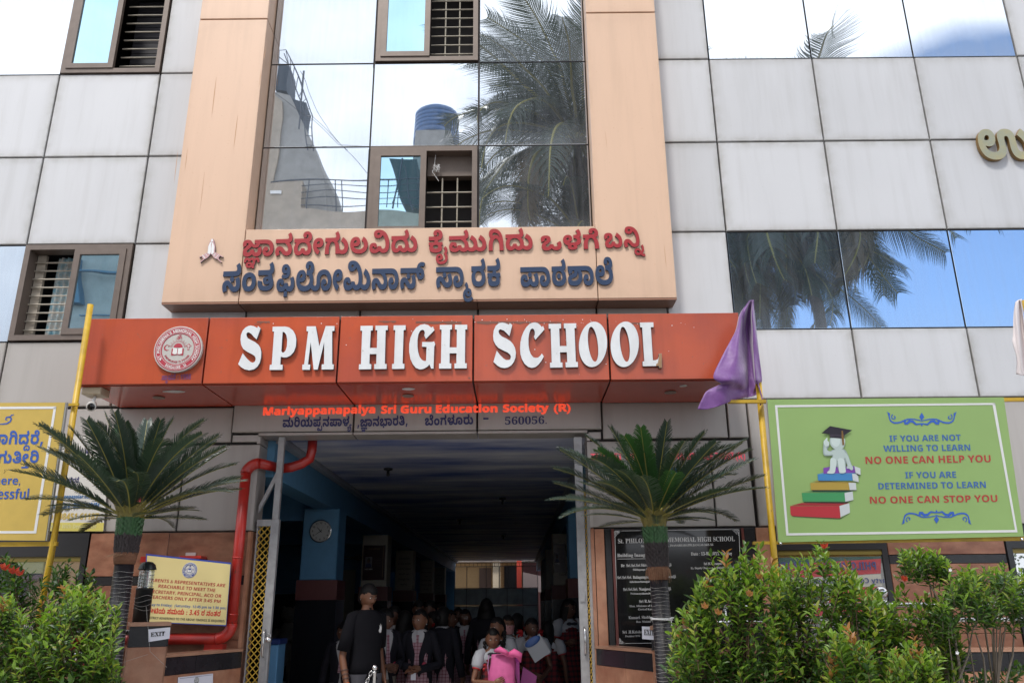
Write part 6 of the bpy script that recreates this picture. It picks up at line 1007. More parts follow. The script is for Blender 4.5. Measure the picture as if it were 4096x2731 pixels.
# bollard lamp on the left pier
BL_ = thing('bollard_lamp', 'black bollard lamp with a clear ribbed lantern on the left stone pier', 'lamp', (-2.8, -1.0, 1.42))
q0 = P(323, 1427, -1.03); zL0 = 1.425; zL1 = P(323, 1350, -1.03).z; zL2 = P(328, 1308, -1.03).z; zL3 = P(330, 1289, -1.03).z; xx_ = q0.x; yy_ = -1.03
put('post', MB().lathe([(.062, 0), (.062, zL1-zL0-.01), (.066, zL1-zL0-.01), (.066, zL1-zL0)], (xx_, yy_, zL0), 28), mat('black_lamp_paint', (.012, .016, .018), .3), BL_, True)
put('lantern', MB().lathe([(.055, 0)]+[(.055+(.003 if i % 2 else 0), (zL2-zL1)*i/12) for i in range(13)], (xx_, yy_, zL1), 24), CLR, BL_, True)
put('lamp_tube', MB().lathe([(.018, 0), (.018, zL2-zL1)], (xx_, yy_, zL1), 12), WHT, BL_, True)
rb = MB()
for k in range(5): z = zL1+(zL2-zL1)*(k+.5)/5; rb.lathe([(.050, -.002), (.058, -.002), (.058, .002), (.050, .002)], (xx_, yy_, z), 24)
put('rib', rb, mat('smoked_plastic', (.35, .35, .33), .3), BL_, True)
put('cap', MB().lathe([(.066, 0), (.07, .004), (.066, .01), (.058, (zL3-zL2)*.6), (.035, (zL3-zL2)*.93), (.004, zL3-zL2)], (xx_, yy_, zL2), 28), bpy.data.materials['black_lamp_paint'], BL_, True)
wi = MB(); random.seed(5)
for k in range(4):
    p_ = [Vector((xx_+.066*math.cos(a), yy_+.066*math.sin(a), 1.52+.03*k+.012*math.sin(a*2+k))) for a in [PI+PI*i/10 for i in range(11)]]; wi.tube(p_, .0012, 4, cap=False)
wi.tube([(xx_+.05, yy_-.05, 1.54), (xx_+.13, yy_-.14, 1.36), (xx_+.17, yy_-.16, 1.22), (-2.66, -1.05, 1.10)], .0014, 4); wi.tube([(xx_-.2, yy_-.3, 1.14), (xx_, yy_-.2, 1.15), (xx_+.16, yy_-.17, 1.2)], .0013, 4)
put('string_wire', wi, mat('clear_wire', (.40, .38, .36), .4), BL_)
# ================================================================ BLACK INAUGURATION PLAQUE
PQ = thing('inauguration_plaque', 'large polished black stone plaque with silver engraved names behind the right palm', 'plaque', (1.5, -.02, 1.2))
put('slab', MB().panel(.906, 2.07, -.032, -.004, 1.13, 2.178, .004), BLKP, PQ)
put('maroon_border', MB().box(.881, .903, -.036, -.004, 1.10, 2.18).box(2.073, 2.096, -.036, -.004, 1.10, 2.18).box(.903, 2.073, -.035, -.004, 1.10, 1.127), mat('maroon_granite', (.12, .035, .03), .3), PQ)
FQ = Frame(-.033)
for a, b in (((165, 118), (203, 1378)), ((1555, 100), (1588, 900)), ((165, 118), (1550, 100)), ((203, 1378), (640, 1372))):
    a2, b2 = zz_(*a), zz_(*b); dx, dy = b2[0]-a2[0], b2[1]-a2[1]; l_ = math.hypot(dx, dy); nx_, ny_ = -dy/l_*.6, dx/l_*.6
    quad_on(FQ, [(a2[0]+nx_, a2[1]+ny_), (b2[0]+nx_, b2[1]+ny_), (b2[0]-nx_, b2[1]-ny_), (a2[0]-nx_, a2[1]-ny_)], .0005, .0006, [SILV], 'border_line', PQ)
random.seed(11)
for cx_, cy_, sx, sy_ in ((160, 118, 1, 1), (1552, 100, -1, 1), (205, 1380, 1, -1)):
    fl = MB()
    for k in range(70):
        a = random.random(); b = random.random()*(1-a)
        x, y = cx_+sx*a*75, cy_+sy_*b*75; V2, T = fill2d([ccw([zz_(x+5*math.cos(t), y+5*math.sin(t)) for t in (0, 1.3, 2.6, 3.9, 5.2)], True)]); extr(fl, V2, T, pix(FQ, .001), .0006)
    put('corner_ornament', fl, SILV, PQ)
for s_, x0, y0, x1, y1, cap in (("St. PHILOMENA'S", 203, 257, 700, 248, 52), ('MEMORIAL HIGH SCHOOL', 745, 243, 1512, 230, 52), ('MARIYAPPANAPALYA, JNANABHARATHI,BANGALORE-56', 460, 300, 1268, 283, 24), ('Building Inaugurated by', 195, 410, 700, 402, 38), ('Date : 13-02-2011. Sunday', 1020, 392, 1482, 385, 36),
    ('Dr. Sri.Sri.Sri.Shivakumara Swamiji', 235, 522, 800, 510, 33), ('Siddaganga Mutt, Tumkur', 370, 562, 690, 556, 22), ('Sri.Sri.Sri. Balagangadharanatha Swamiji', 195, 656, 850, 642, 33), ('Adichunchanagiri Mutt', 328, 698, 640, 692, 22), ('Sri.Sri.Sri. Nanjavadhuta Swamiji', 262, 788, 796, 778, 33), ('Pattanayakanahalli, Sira', 342, 830, 680, 824, 22),
    ('Sri R.Ashok', 440, 922, 640, 917, 33), ('Hon. Minister of Home', 332, 970, 650, 964, 22), ('Govt.of Karnataka', 428, 1006, 680, 1000, 22), ('Kumari. Shobha Karandlaje', 322, 1104, 780, 1094, 33), ('Hon. Minister of Energy', 406, 1145, 700, 1139, 22), ('Sri .H.Krishnappa', 253, 1266, 560, 1260, 33), ('President SPM', 283, 1306, 450, 1302, 21),
    ('Sri M.Veeranna', 1165, 500, 1362, 496, 30), ('Ex. Deputy Chairman, Legislative Council', 1018, 546, 1500, 536, 24), ('Sri M. Shivakumar', 1130, 670, 1420, 664, 30)):
    put_text(s_, FQ, *zz_(x0, y0), *zz_(x1, y1), cap/2.8/KK, SILV, PQ, 'serif', 0, off=.0005, depth=.0006)
a2, b2 = zz_(195, 430), zz_(560, 426); quad_on(FQ, [a2, b2, (b2[0], b2[1]+.8), (a2[0], a2[1]+.8)], .0005, .0006, [SILV], 'underline', PQ)
# ================================================================ CCTV CAMERA
CC = thing('security_camera', 'white bullet security camera under the left end of the canopy', 'camera', (-3.7, -.6, 3.3))
q_ = P(219, 905, -.70); q_.z = 3.377
put('mount_block', MB().panel(q_.x-.085, q_.x+.085, -.78, -.62, 3.315, 3.376, .006), mat('cream_plastic', (.50, .42, .30), .5), CC)
put('arm', MB().tube([(q_.x, -.70, 3.315), (q_.x, -.71, 3.27), (q_.x+.01, -.73, 3.25)], .014, 10), WHT, CC, True)
a_, b_ = Vector((q_.x-.035, -.66, 3.245)), Vector((q_.x+.055, -.84, 3.185)); put('housing', MB().tube([a_, a_+(b_-a_)*.02, b_-(b_-a_)*.02, b_], [.02, .038, .040, .036], 18), mat('camera_white', (.62, .60, .56), .35), CC, True)
put('lens', MB().tube([b_-(b_-a_)*.01, b_+(b_-a_)*.015], [.031, .029], 18), BLKP, CC, True)
# ================================================================ BOARDS ON YELLOW POLES
def on_plane(fr, x, y): return fr.W(x, y)
GB = thing('green_motto_board', 'lime green board with a stack of books and a cap wearing figure', 'sign board', (3., -1.2, 2.))
gtop = P(2000, 914, -1.30); gbot = P(2000, 1240, -1.12); nn = Vector((0, -(gtop.z-gbot.z), -(.18)))
FG = Frame(a=gtop, n=nn)
quad_on(FG, [(1762, 917), (2305, 912), (2351, 1231), (1788, 1245)], 0, .003, [GBRD], 'face', GB)
quad_on(FG, [(1762, 917), (2305, 912), (2351, 1231), (1788, 1245)], -.03, .029, [mat('board_edge', (.38, .38, .36), .5)], 'backing', GB)
zg = (2.2486, 3050, 1600); G_ = lambda x, y: zf(x, y, *zg); GP = lambda pts: [G_(x, y) for x, y in pts]
bd_ = [((110, 45), (2088, 25), (2092, 42), (132, 64)), ((2065, 35), (2088, 25), (2290, 1186), (2268, 1165)), ((212, 1215), (230, 1195), (2268, 1165), (2290, 1186)), ((110, 45), (132, 64), (232, 1195), (212, 1215))]
for q in bd_: quad_on(FG, GP(q), .004, .001, [WHT], 'border_strip', GB)
GBl = mat('board_blue', (.055, .15, .42), .5); GRd = mat('board_red', (.47, .055, .05), .5); GB2 = mat('ornament_blue', (.04, .13, .55), .5)
for s_, x0, y0, x1, y1, cap, m in (('IF YOU ARE NOT', 1142, 371, 1783, 362, 52, GBl), ('WILLING TO LEARN', 1088, 462, 1868, 452, 54, GBl), ('NO ONE CAN HELP YOU', 927, 572, 2052, 556, 62, GRd), ('IF YOU ARE', 1283, 701, 1741, 695, 54, GBl), ('DETERMINED TO LEARN', 1042, 800, 2008, 786, 55, GBl), ('NO ONE CAN STOP YOU', 966, 928, 2112, 912, 60, GRd)):
    put_text(s_, FG, *G_(x0, y0), *G_(x1, y1), cap/2.2486/KK, m, GB, 'sans', 0, off=.004, depth=.001)
def stroke(fr, pts, w, off, m, nm, par, mb=None, cl=False):
    own = mb is None; mb = mb or MB(); pts = [Vector((p[0], p[1], 0)) for p in pts]; n = len(pts); Lp = []; Rp = []
    for i, p in enumerate(pts):
        d = pts[min(i+1, n-1)]-pts[max(i-1, 0)]; d = d.normalized() if d.length else Vector((1, 0, 0)); t = i/(n-1); ww = w*(.45+.55*math.sin(PI*min(1, max(0, t)))) if not cl else w
        nrm = Vector((-d.y, d.x, 0))*ww/2; Lp.append(p+nrm); Rp.append(p-nrm)
    for i in range(n-1): mb.add([fr.W(v.x, v.y)+fr.n*(off+.0008) for v in (Lp[i], Lp[i+1], Rp[i+1], Rp[i])], [(0, 1, 2, 3)])
    return put(nm, mb, m, par) if own else mb
def spiral(cx_, cy_, r0, r1, a0, a1, n=14): return [(cx_+(r0+(r1-r0)*i/n)*math.cos(a0+(a1-a0)*i/n), cy_+(r0+(r1-r0)*i/n)*math.sin(a0+(a1-a0)*i/n)) for i in range(n+1)]
for ox, oy, fy, sk in ((1430, 180, 1, 0), (1562, 1040, -1, 0)):
    mb = MB()
    for s in (-1, 1):
        c = [(ox+s*x, oy+fy*y) for x, y in smoothc([(0, 8), (60, -8), (130, -8), (190, 18), (245, 24), (280, 5), (292, -30), (305, -70), (280, -30), (270, 10), (200, 25), (120, 0), (60, 0)], 2)[:16]]
        stroke(FG, [G_(*p) for p in c], 3.6, .004, 0, '', 0, mb)
        stroke(FG, [G_(ox+s*p[0], oy+fy*p[1]) for p in spiral(250, -28, 26, 6, -1.2, 4.6)], 2.2, .0042, 0, '', 0, mb, True)
        stroke(FG, [G_(ox+s*p[0], oy+fy*p[1]) for p in ((8, 30), (50, 38), (80, 12), (110, 8), (130, 28), (150, 30), (155, 15), (140, 10))], 6, .0044, 0, '', 0, mb)
        stroke(FG, [G_(ox+s*p[0], oy+fy*p[1]) for p in ((290, -30), (292, -60), (312, -72))], 3, .0044, 0, '', 0, mb)
    for c in ([(0, -68), (22, -30), (0, 4), (-22, -30)], [(0, 22), (12, 36), (0, 56), (-12, 36)]):
        V2, T = fill2d([ccw([G_(ox+x, oy+fy*y) for x, y in c], True)]); extr(mb, V2, T, pix(FG, .0045), .0008)
    put('scroll_ornament', mb, GB2, GB)
PRC = {}
def pm(nm, c):
    if nm not in PRC: PRC[nm] = mat(nm, c, .5)
    return [PRC[nm]]
lay = [.004]
def gp(pts, m, nm):
    lay[0] += .0003; poly_on(FG, [ccw(GP(pts), True)], lay[0], .0002, m, nm, GB)
for nm, top, front, pages, shade in (
  ('red', [(260,945),(350,922),(778,922),(690,948)], [(247,950),(690,950),(700,1050),(693,1060),(262,1040),(250,1020)], [(690,950),(778,925),(785,1010),(700,1050)], [(262,1040),(693,1062),(790,1015),(695,1068),(280,1046)]),
  ('green', [(370,822),(420,818),(808,818),(735,830)], [(350,832),(735,832),(742,910),(360,910)], [(735,832),(808,820),(815,895),(742,912)], [(362,912),(742,914),(820,900),(745,925),(375,920)]),
  ('gold', [(440,735),(480,725),(832,735),(770,745)], [(427,742),(770,740),(780,806),(432,806)], [(770,740),(835,742),(842,806),(782,806)], [(440,806),(848,808),(790,818),(450,818)]),
  ('blue', [(500,662),(560,650),(850,656),(800,664)], [(492,664),(802,660),(808,722),(497,722)], [(802,660),(855,664),(862,735),(810,724)], [(500,722),(862,738),(820,734),(505,728)]),
  ('purple', [(545,606),(600,598),(868,608),(820,600)], [(543,608),(820,590),(832,652),(545,660)], [(822,592),(875,612),(878,672),(834,654)], [(834,654),(880,676),(850,676)])):
    C3 = {'red': ((.50, .035, .05), (.38, .03, .04)), 'green': ((.06, .32, .12), (.04, .22, .10)), 'gold': ((.46, .32, .06), (.36, .25, .05)), 'blue': ((.06, .25, .56), (.10, .32, .62)), 'purple': ((.22, .07, .42), (.16, .05, .34))}[nm]
    gp(front, pm('book_'+nm, C3[0]), 'book_cover'); gp(top, pm('book_top_'+nm, C3[1]), 'book_cover'); gp(pages, pm('book_pages', (.62, .66, .68)), 'book_pages'); gp(shade, pm('book_shade', (.03, .04, .03)), 'book_shade')
FW1 = pm('figure_white', (.50, .60, .58)); FW2 = pm('figure_shade', (.34, .42, .41)); FW3 = pm('figure_light', (.62, .72, .70)); CAPB = pm('cap_black', (.022, .018, .03)); TAS = pm('tassel_brown', (.22, .12, .035))
sm_ = lambda p: smoothc(p, 3)
gp(sm_([(640,440),(720,438),(755,470),(790,560),(800,600),(775,610),(745,560),(735,520),(745,580),(735,650),(690,652),(670,600),(650,600),(640,655),(580,655),(600,610),(605,540),(625,500),(560,500),(540,470),(545,380),(565,360),(595,400),(590,420),(575,450),(600,460)]), FW2, 'figure')
gp(sm_([(645,446),(715,444),(740,480),(735,520),(690,545),(625,520),(630,490),(565,490),(550,465),(555,400),(575,400),(573,440),(605,462)]), FW1, 'figure')
gp(sm_([(602,345),(640,325),(700,325),(735,350),(735,400),(712,438),(670,448),(625,425),(603,390)]), FW1, 'figure'); gp(sm_([(612,350),(650,332),(690,340),(690,390),(660,420),(622,395)]), FW3, 'figure')
gp(sm_([(605,530),(640,520),(660,545),(655,600),(640,655),(580,656),(582,640),(602,622)]), FW3, 'figure'); gp(sm_([(672,535),(705,520),(730,540),(738,600),(742,648),(690,654),(682,620)]), FW3, 'figure')
gp(sm_([(735,470),(762,500),(790,575),(808,600),(806,625),(790,628),(775,615),(750,610),(758,580),(740,520)]), FW1, 'figure'); gp(sm_([(543,372),(560,352),(572,338),(580,345),(578,362),(595,380),(590,410),(565,415),(548,400)]), FW3, 'figure')
gp([(526,297),(602,233),(802,270),(735,312),(725,345),(600,335),(600,305)], CAPB, 'figure_cap'); gp([(600,306),(735,312),(725,346),(690,324),(640,322),(600,338)], pm('cap_under', (.05, .04, .06)), 'figure_cap')
gp([(704,275),(716,275),(722,310),(730,402),(712,405),(705,330)], TAS, 'tassel')
for x, y in ((158, 1286), (2325, 1248)): a = G_(x, y); put('screw', MB().ell(FG.W(*a)+FG.n*.01, (.012, .012, .012), 8, 6), STEEL, GB, True)
# its poles
def bar(a, b, w, m, nm, par): return put(nm, MB().tube([a, b], w, 4 if nm != 'pole' else 12), m, par, nm == 'pole')
GPO = thing('yellow_pole_frame', 'yellow steel pole frame that holds the green board at the right', 'sign frame', (2.1, -1.1, 0))
pa = P(1742, 876, -1.14); pb = P(1776, 1250, -1.10); dd = (pb-pa).normalized(); g0 = pa+dd*((pa.z-.0)/-dd.z)
put('pole', MB().tube([g0, pa], .025, 14), YEL, GPO, True)
put('cross_bar', MB().quadslab([P(1674, 918, -1.22), P(1762, 917, -1.22), P(1762, 925, -1.22), P(1674, 925, -1.22)], (0, -1, 0), .03), YEL, GPO)
put('cross_bar', MB().quadslab([P(2306, 913, -1.22), P(2400, 912, -1.22), P(2400, 920, -1.22), P(2306, 921, -1.22)], (0, -1, 0), .03), YEL, GPO)
put('cross_bar', MB().quadslab([P(1730, 1243, -1.10), P(2400, 1231, -1.10), P(2400, 1240, -1.10), P(1730, 1250, -1.10)], (0, -1, 0), .03), YEL, GPO)
put('pole', MB().tube([(4.35, -1.05, 0), (4.40, -1.1, 3.2)], .03, 14), YEL, GPO, True)
YB = thing('yellow_motto_board', 'yellow board with blue Kannada and English text, cut off at the left', 'sign board', (-4.5, -1.2, 2.))
yt = P(100, 925, -1.2); yb2 = P(100, 1240, -1.06); FY = Frame(a=yt, n=Vector((0, -(yt.z-yb2.z), -.14)))
quad_on(FY, [(-220, 926), (150, 924), (104, 1241), (-220, 1238)], 0, .003, [YBRD], 'face', YB); quad_on(FY, [(-220, 926), (153, 924), (107, 1241), (-220, 1238)], -.03, .029, [bpy.data.materials['board_edge']], 'backing', YB)
zy = (2.2404, 0, 1600); Y_ = lambda x, y: zf(x, y, *zy)
for q in (((-300, 60), (508, 56), (505, 78), (-300, 82)), ((484, 70), (508, 56), (327, 1192), (305, 1175)), ((-300, 1172), (306, 1170), (327, 1192), (-300, 1194))): quad_on(FY, [Y_(*p) for p in q], .004, .001, [WHT], 'border_strip', YB)
YBL = mat('yellow_board_blue', (.04, .11, .42), .5)
kannada('k5', FY, *Y_(-70, 395), *Y_(385, 394), 22.5, YBL, YB, .004, .001, join=True, name='lettering'); kannada('k6', FY, *Y_(-20, 565), *Y_(345, 560), 21, YBL, YB, .004, .001, join=True, name='lettering')
put_text('are here,', FY, *Y_(-240, 757), *Y_(182, 755), 18, YBL, YB, 'sans', .0, off=.004); put_text('successful.', FY, *Y_(-240, 884), *Y_(282, 884), 22, YBL, YB, 'sans', .0, off=.004)
mb = MB(); stroke(FY, [Y_(*p) for p in ((-30, 212), (20, 215), (65, 210), (95, 190), (105, 165), (90, 150), (60, 155), (52, 175), (70, 180))], 4, .004, 0, '', 0, mb); stroke(FY, [Y_(*p) for p in ((90, 160), (105, 135), (128, 130))], 3, .004, 0, '', 0, mb)
put('scroll_ornament', mb, YBL, YB); put('scratch', MB().tube([FY.W(*Y_(40, 620))+FY.n*.004, FY.W(*Y_(50, 635))+FY.n*.004, FY.W(*Y_(35, 655))+FY.n*.004], .0015, 4), BRN, YB)
YPO = thing('yellow_pole_frame', 'yellow steel pole frame beside the yellow board at the left', 'sign frame', (-3.5, -1.1, 0))
pa = P(208, 700, -1.0); pb = P(122, 1250, -1.02); put('pole', MB().tube([P(117, 1300, -1.02)+Vector((-.06, 0, -1.7)), pb, pa], .025, 14), YEL, YPO, True)
put('cross_bar', MB().quadslab([P(150, 926, -1.06), P(180, 925, -1.06), P(179, 931, -1.06), P(149, 932, -1.06)], (0, -1, 0), .02), YEL, YPO); put('cross_bar', MB().quadslab([P(-200, 1246, -1.04), P(130, 1243, -1.04), P(129, 1253, -1.04), P(-200, 1257, -1.04)], (0, -1, 0), .03), YEL, YPO)
# solar firm's panel on the wall
SO = thing('solar_advert_board', 'white and yellow advert board with phone numbers behind the left palm', 'sign board', (-3.7, -.02, 2.2))
FS = Frame(-.02); q = [Y_(560, 330), Y_(990, 325), Y_(925, 1175), Y_(400, 1172)]
quad_on(FS, [Y_(330, 325), Y_(1000, 322), Y_(930, 1174), Y_(250, 1172)], 0, .012, [mat('advert_white', (.62, .60, .56), .5)], 'face', SO)
quad_on(FS, [Y_(260, 1096), Y_(938, 1098), Y_(930, 1174), Y_(250, 1172)], .0125, .001, [mat('advert_yellow', (.60, .52, .12), .5)], 'strip', SO)
SB1 = mat('advert_blue', (.02, .15, .40), .5); SY1 = mat('advert_gold', (.58, .42, .08), .5); SK1 = mat('advert_navy', (.03, .03, .14), .5)
for s_, x0, x1, y, cap, m, kd in (('www.deepasolar.com', 458, 832, 880, 30, SB1, 'sans'), ('Home', 430, 497, 972, 44, SB1, 'sans'), ('Care : 080 23188484', 552, 893, 972, 52, SB1, 'sans'), ('Mob :', 380, 500, 1070, 55, SY1, 'sans'), ('98451 61187', 530, 885, 1070, 56, SY1, 'sans'), ('Power With Deepa Solar', 440, 870, 1148, 34, mat('advert_pale', (.66, .62, .30), .5), 'sans')):
    put_text(s_, FS, *Y_(x0, y), *Y_(x1, y), cap/2.24/KK, m, SO, kd, 0, off=.014)
kannada('k7', FS, *Y_(600, 480), *Y_(800, 480), 9, SK1, SO, .013, .001, join=True, name='lettering'); kannada('k5', FS, *Y_(590, 740), *Y_(720, 740), 9, SK1, SO, .013, .001, join=True, name='lettering')
# ================================================================ FLAGS
def flag(name, label, fr_y, outline, folds, m, seam=None):
    pass
SAT = mat('violet_satin', (.165, .055, .25), .5, 0, .5, var=.15, bump=.2, bscale=30); SAT.node_tree.nodes['Principled BSDF'].inputs['Sheen Weight'].default_value = .5
zf_ = (3.135, 2700, 1180); F_ = lambda x, y: zf(x, y, *zf_)
VF = thing('violet_flag', 'violet satin flag hanging on the yellow pole beside the canopy', 'flag', P(1742, 900, -1.14))
# rows of the cloth from the pole edge outwards: (pixel x, pixel y, depth offset)
rows = [
 [(985,60,0),(975,62,.0),(965,65,-.02),(955,62,.01),(945,66,-.01),(935,70,.0),(930,75,.0)],
 [(1000,230,0),(965,235,-.03),(940,230,.04),(915,225,.05),(880,215,-.03),(845,212,-.06),(812,235,-.02)],
 [(1020,420,0),(975,425,-.03),(950,420,.05),(890,415,.07),(850,400,.02),(825,385,-.07),(760,440,-.05)],
 [(1040,600,0),(985,610,-.04),(960,605,.05),(900,600,.08),(850,590,.0),(790,600,-.10),(680,600,-.07)],
 [(1062,800,0),(1000,805,-.04),(975,800,.05),(905,800,.09),(862,810,-.02),(760,830,-.13),(590,770,-.09)],
 [(1085,980,0),(1010,985,-.04),(985,980,.05),(920,990,.08),(868,985,-.06),(700,960,-.15),(480,1020,-.12)],
 [(1092,1075,0),(1015,1085,-.03),(1000,1090,.04),(930,1110,.07),(860,1130,-.04),(720,1060,-.16),(575,1110,-.12)],
 [(1075,1110,.03),(1030,1130,.03),(1000,1150,.04),(920,1180,.06),(830,1190,.0),(700,1140,-.10),(540,1130,-.06)],
 [(1040,1200,.04),(1010,1215,.04),(960,1240,.05),(900,1250,.03),(780,1230,-.04),(600,1200,-.09),(400,1200,-.05)],
 [(1038,1238,.04),(990,1258,.04),(930,1275,.04),(860,1280,.01),(720,1320,-.05),(540,1370,-.07),(345,1290,-.05)],
 [(1036,1242,.04),(980,1262,.04),(920,1280,.04),(850,1290,.02),(700,1335,-.04),(430,1425,-.06),(280,1430,-.04)],
]
V = []; nR_, nC = len(rows), len(rows[0]); US, VSb = 5, 5
def cat(a, b, c, d, t): return .5*((2*b)+(-a+c)*t+(2*a-5*b+4*c-d)*t*t+(-a+3*b-3*c+d)*t**3)
arr = np.array(rows, float)
def up(A, k):
    n = len(A); o = []
    for i in range(n-1):
        for s in range(k): o.append(cat(A[max(i-1, 0)], A[i], A[i+1], A[min(i+2, n-1)], s/k))
    o.append(A[-1]); return np.array(o)
B_ = up(arr, 5); B_ = np.swapaxes(up(np.swapaxes(B_, 0, 1), 5), 0, 1)
h_, w_ = B_.shape[:2]
for i in range(h_):
    for j in range(w_):
        x, y, o = B_[i, j]; V.append(P(*F_(x, y), -1.17+o+.012*math.sin(j*.8+i*.25)))
VFm = MB().add(V, [(i*w_+j, i*w_+j+1, (i+1)*w_+j+1, (i+1)*w_+j) for i in range(h_-1) for j in range(w_-1)])
fo = put('cloth', VFm, SAT, VF, True); sol = fo.modifiers.new('s', 'SOLIDIFY'); sol.thickness = .002
put('tie', MB().tube([P(*F_(1035, 1090), -1.19), P(*F_(1065, 1190), -1.18), P(*F_(1095, 1300), -1.18), P(*F_(1070, 1380), -1.18)], .006, 5), SAT, VF, True)
CF = thing('cream_flag', 'pale cream flag at the right edge above the green board', 'flag', P(2350, 800, -1.14))
CRM = mat('cream_satin', (.66, .60, .60), .4, 0, .6); zc3 = (3.1377, 3900, 1150); rows = [
 [(582,142,0),(560,150,.02),(535,160,-.01),(505,185,0)], [(600,300,0),(570,300,.05),(530,300,-.03),(485,320,.0)], [(640,560,0),(590,560,.05),(545,560,-.04),(480,580,0)],
 [(680,760,0),(620,770,.05),(560,780,-.04),(470,690,0)], [(720,1000,0),(640,1000,.05),(580,1010,-.03),(520,880,0)], [(740,1110,0),(650,1105,.04),(600,1102,-.02),(515,1085,0)]]
B_ = up(np.array(rows, float), 5); B_ = np.swapaxes(up(np.swapaxes(B_, 0, 1), 6), 0, 1); h_, w_ = B_.shape[:2]
V = [P(*zf(B_[i, j][0], B_[i, j][1], *zc3), -1.17+B_[i, j][2]+.008*math.sin(j*1.1+i*.3)) for i in range(h_) for j in range(w_)]
fo = put('cloth', MB().add(V, [(i*w_+j, i*w_+j+1, (i+1)*w_+j+1, (i+1)*w_+j) for i in range(h_-1) for j in range(w_-1)]), CRM, CF, True); sol = fo.modifiers.new('s', 'SOLIDIFY'); sol.thickness = .002
put('pole', MB().tube([P(2354, 690, -1.1), (4.40, -1.1, 3.19)], .026, 12), YEL, CF, True)

# ================================================================ PEOPLE
SKIN = mat('brown_skin', (.165, .070, .037), .5, var=.08); SKIN2 = mat('dark_brown_skin', (.11, .048, .028), .5, var=.08); LIP = mat('lips', (.20, .055, .045), .45); HAIR = mat('black_hair', (.006, .005, .005), .6, 0, .25, var=.3, vscale=60)
EYEW = mat('eye_white', (.62, .60, .56), .25); IRIS = mat('dark_iris', (.015, .008, .006), .1); BROW = mat('eyebrow', (.02, .012, .01), .8)
BLAZ = mat('charcoal_blazer', (.013, .013, .019), .9, 0, .2, var=.15, vscale=30, bump=.1, bscale=200); TEE = mat('black_cotton', (.0065, .0065, .009), .95, 0, .15, var=.1, bump=.15, bscale=14); SHIRT = mat('white_shirt', (.38, .38, .40), .7)
PLD = checkmat('pink_maroon_check', (.34, .21, .25), (.13, .01, .025), 30, .22); PLR = checkmat('red_black_check', (.19, .010, .018), (.015, .008, .012), 18, .42); PUFF = mat('white_cotton', (.38, .39, .42), .8, bump=.2, bscale=25)
RIB = mat('red_ribbon', (.42, .015, .02), .5); TROU = mat('dark_trousers', (.02, .02, .028), .8); GREYT = mat('khaki_trousers', (.18, .15, .12), .8); SHOE = mat('black_shoes', (.01, .01, .01), .3); BADGE = mat('badge_maroon', (.30, .02, .05), .5); LACE = mat('lanyard_violet', (.45, .22, .42), .5)
def skin_body(J, E, rad, lvl=2):
    me = bpy.data.meshes.new('sk'); me.from_pydata([tuple(j) for j in J], E, []); o = bpy.data.objects.new('sk', me); COL.objects.link(o)
    md = o.modifiers.new('skin', 'SKIN')
    for i, r in enumerate(rad): me.skin_vertices[0].data[i].radius = r if isinstance(r, tuple) else (r, r)
    me.skin_vertices[0].data[0].use_root = True; md.use_smooth_shade = True
    s = o.modifiers.new('sub', 'SUBSURF'); s.levels = lvl; s.render_levels = lvl
    dg = bpy.context.evaluated_depsgraph_get(); ev = bpy.data.meshes.new_from_object(o.evaluated_get(dg)); V = [tuple(v.co) for v in ev.vertices]; F = [tuple(p.vertices) for p in ev.polygons]
    bpy.data.objects.remove(o); bpy.data.meshes.remove(me); bpy.data.meshes.remove(ev); return V, F
def head_shape(mb, c, s, M, child=False, mi=0, lip=1):
    """face looks along local -Y; s = head height"""
    nu, nv = 40, 34; V = []; mats_ = []
    for i in range(nv+1):
        t = PI*i/nv
        for j in range(nu):
            a = 2*PI*j/nu; x, y, z = math.sin(t)*math.sin(a), -math.sin(t)*math.cos(a), math.cos(t)
            rx, ry, rz = .34*s, .42*s, .5*s; jaw = 1-.30*max(0, -z)**1.4*(1.0 if not child else .85)
            X = x*rx*jaw*(1+.04*math.cos(z*2)); Yv = y*ry*(1-.12*max(0, -z)**2 if y < 0 else 1-.30*max(0, -z)**1.2); Z = z*rz
            if y < 0:
                g = lambda x0, z0, sx_, sz_: math.exp(-((x-x0)/sx_)**2-((z-z0)/sz_)**2)
                o = .085*g(0, -.20, .13, .10)+.045*g(0, -.02, .09, .22)+.022*(g(-.13, -.25, .07, .05)+g(.13, -.25, .07, .05))
                o += .022*(g(-.32, .20, .22, .07)+g(.32, .20, .22, .07))-.045*(g(-.36, .05, .17, .10)+g(.36, .05, .17, .10))
                o += .030*g(0, -.44, .22, .055)-.014*g(0, -.47, .20, .018)+.026*g(0, -.54, .18, .045)-.02*g(0, -.62, .25, .05)+.035*g(0, -.80, .25, .12)+.02*(g(-.45, -.25, .2, .2)+g(.45, -.25, .2, .2))
                Yv -= o*s
            V.append(c+M @ Vector((X, Yv, Z)))
            mats_.append(y < -.5 and abs(x) < .27*(1-((z+.49)/.12)**2) and abs(z+.49) < .10)
    F = []; mm = []
    for i in range(nv):
        for j in range(nu):
            q = (i*nu+j, (i+1)*nu+j, (i+1)*nu+(j+1) % nu, i*nu+(j+1) % nu); F.append(q); mm.append(lip if all(mats_[k] for k in q) else mi)
    o = len(mb.v); mb.v += [tuple(v) for v in V]; mb.f += [tuple(k+o for k in f) for f in F]; mb.m += mm
    for sd_ in (-1, 1): mb.ell(c+M @ Vector((sd_*.345*s, .02*s, -.02*s)), (.035*s, .07*s, .11*s), 10, 8, mi, M @ Matrix.Rotation(-sd_*.35, 3, 'Z'))
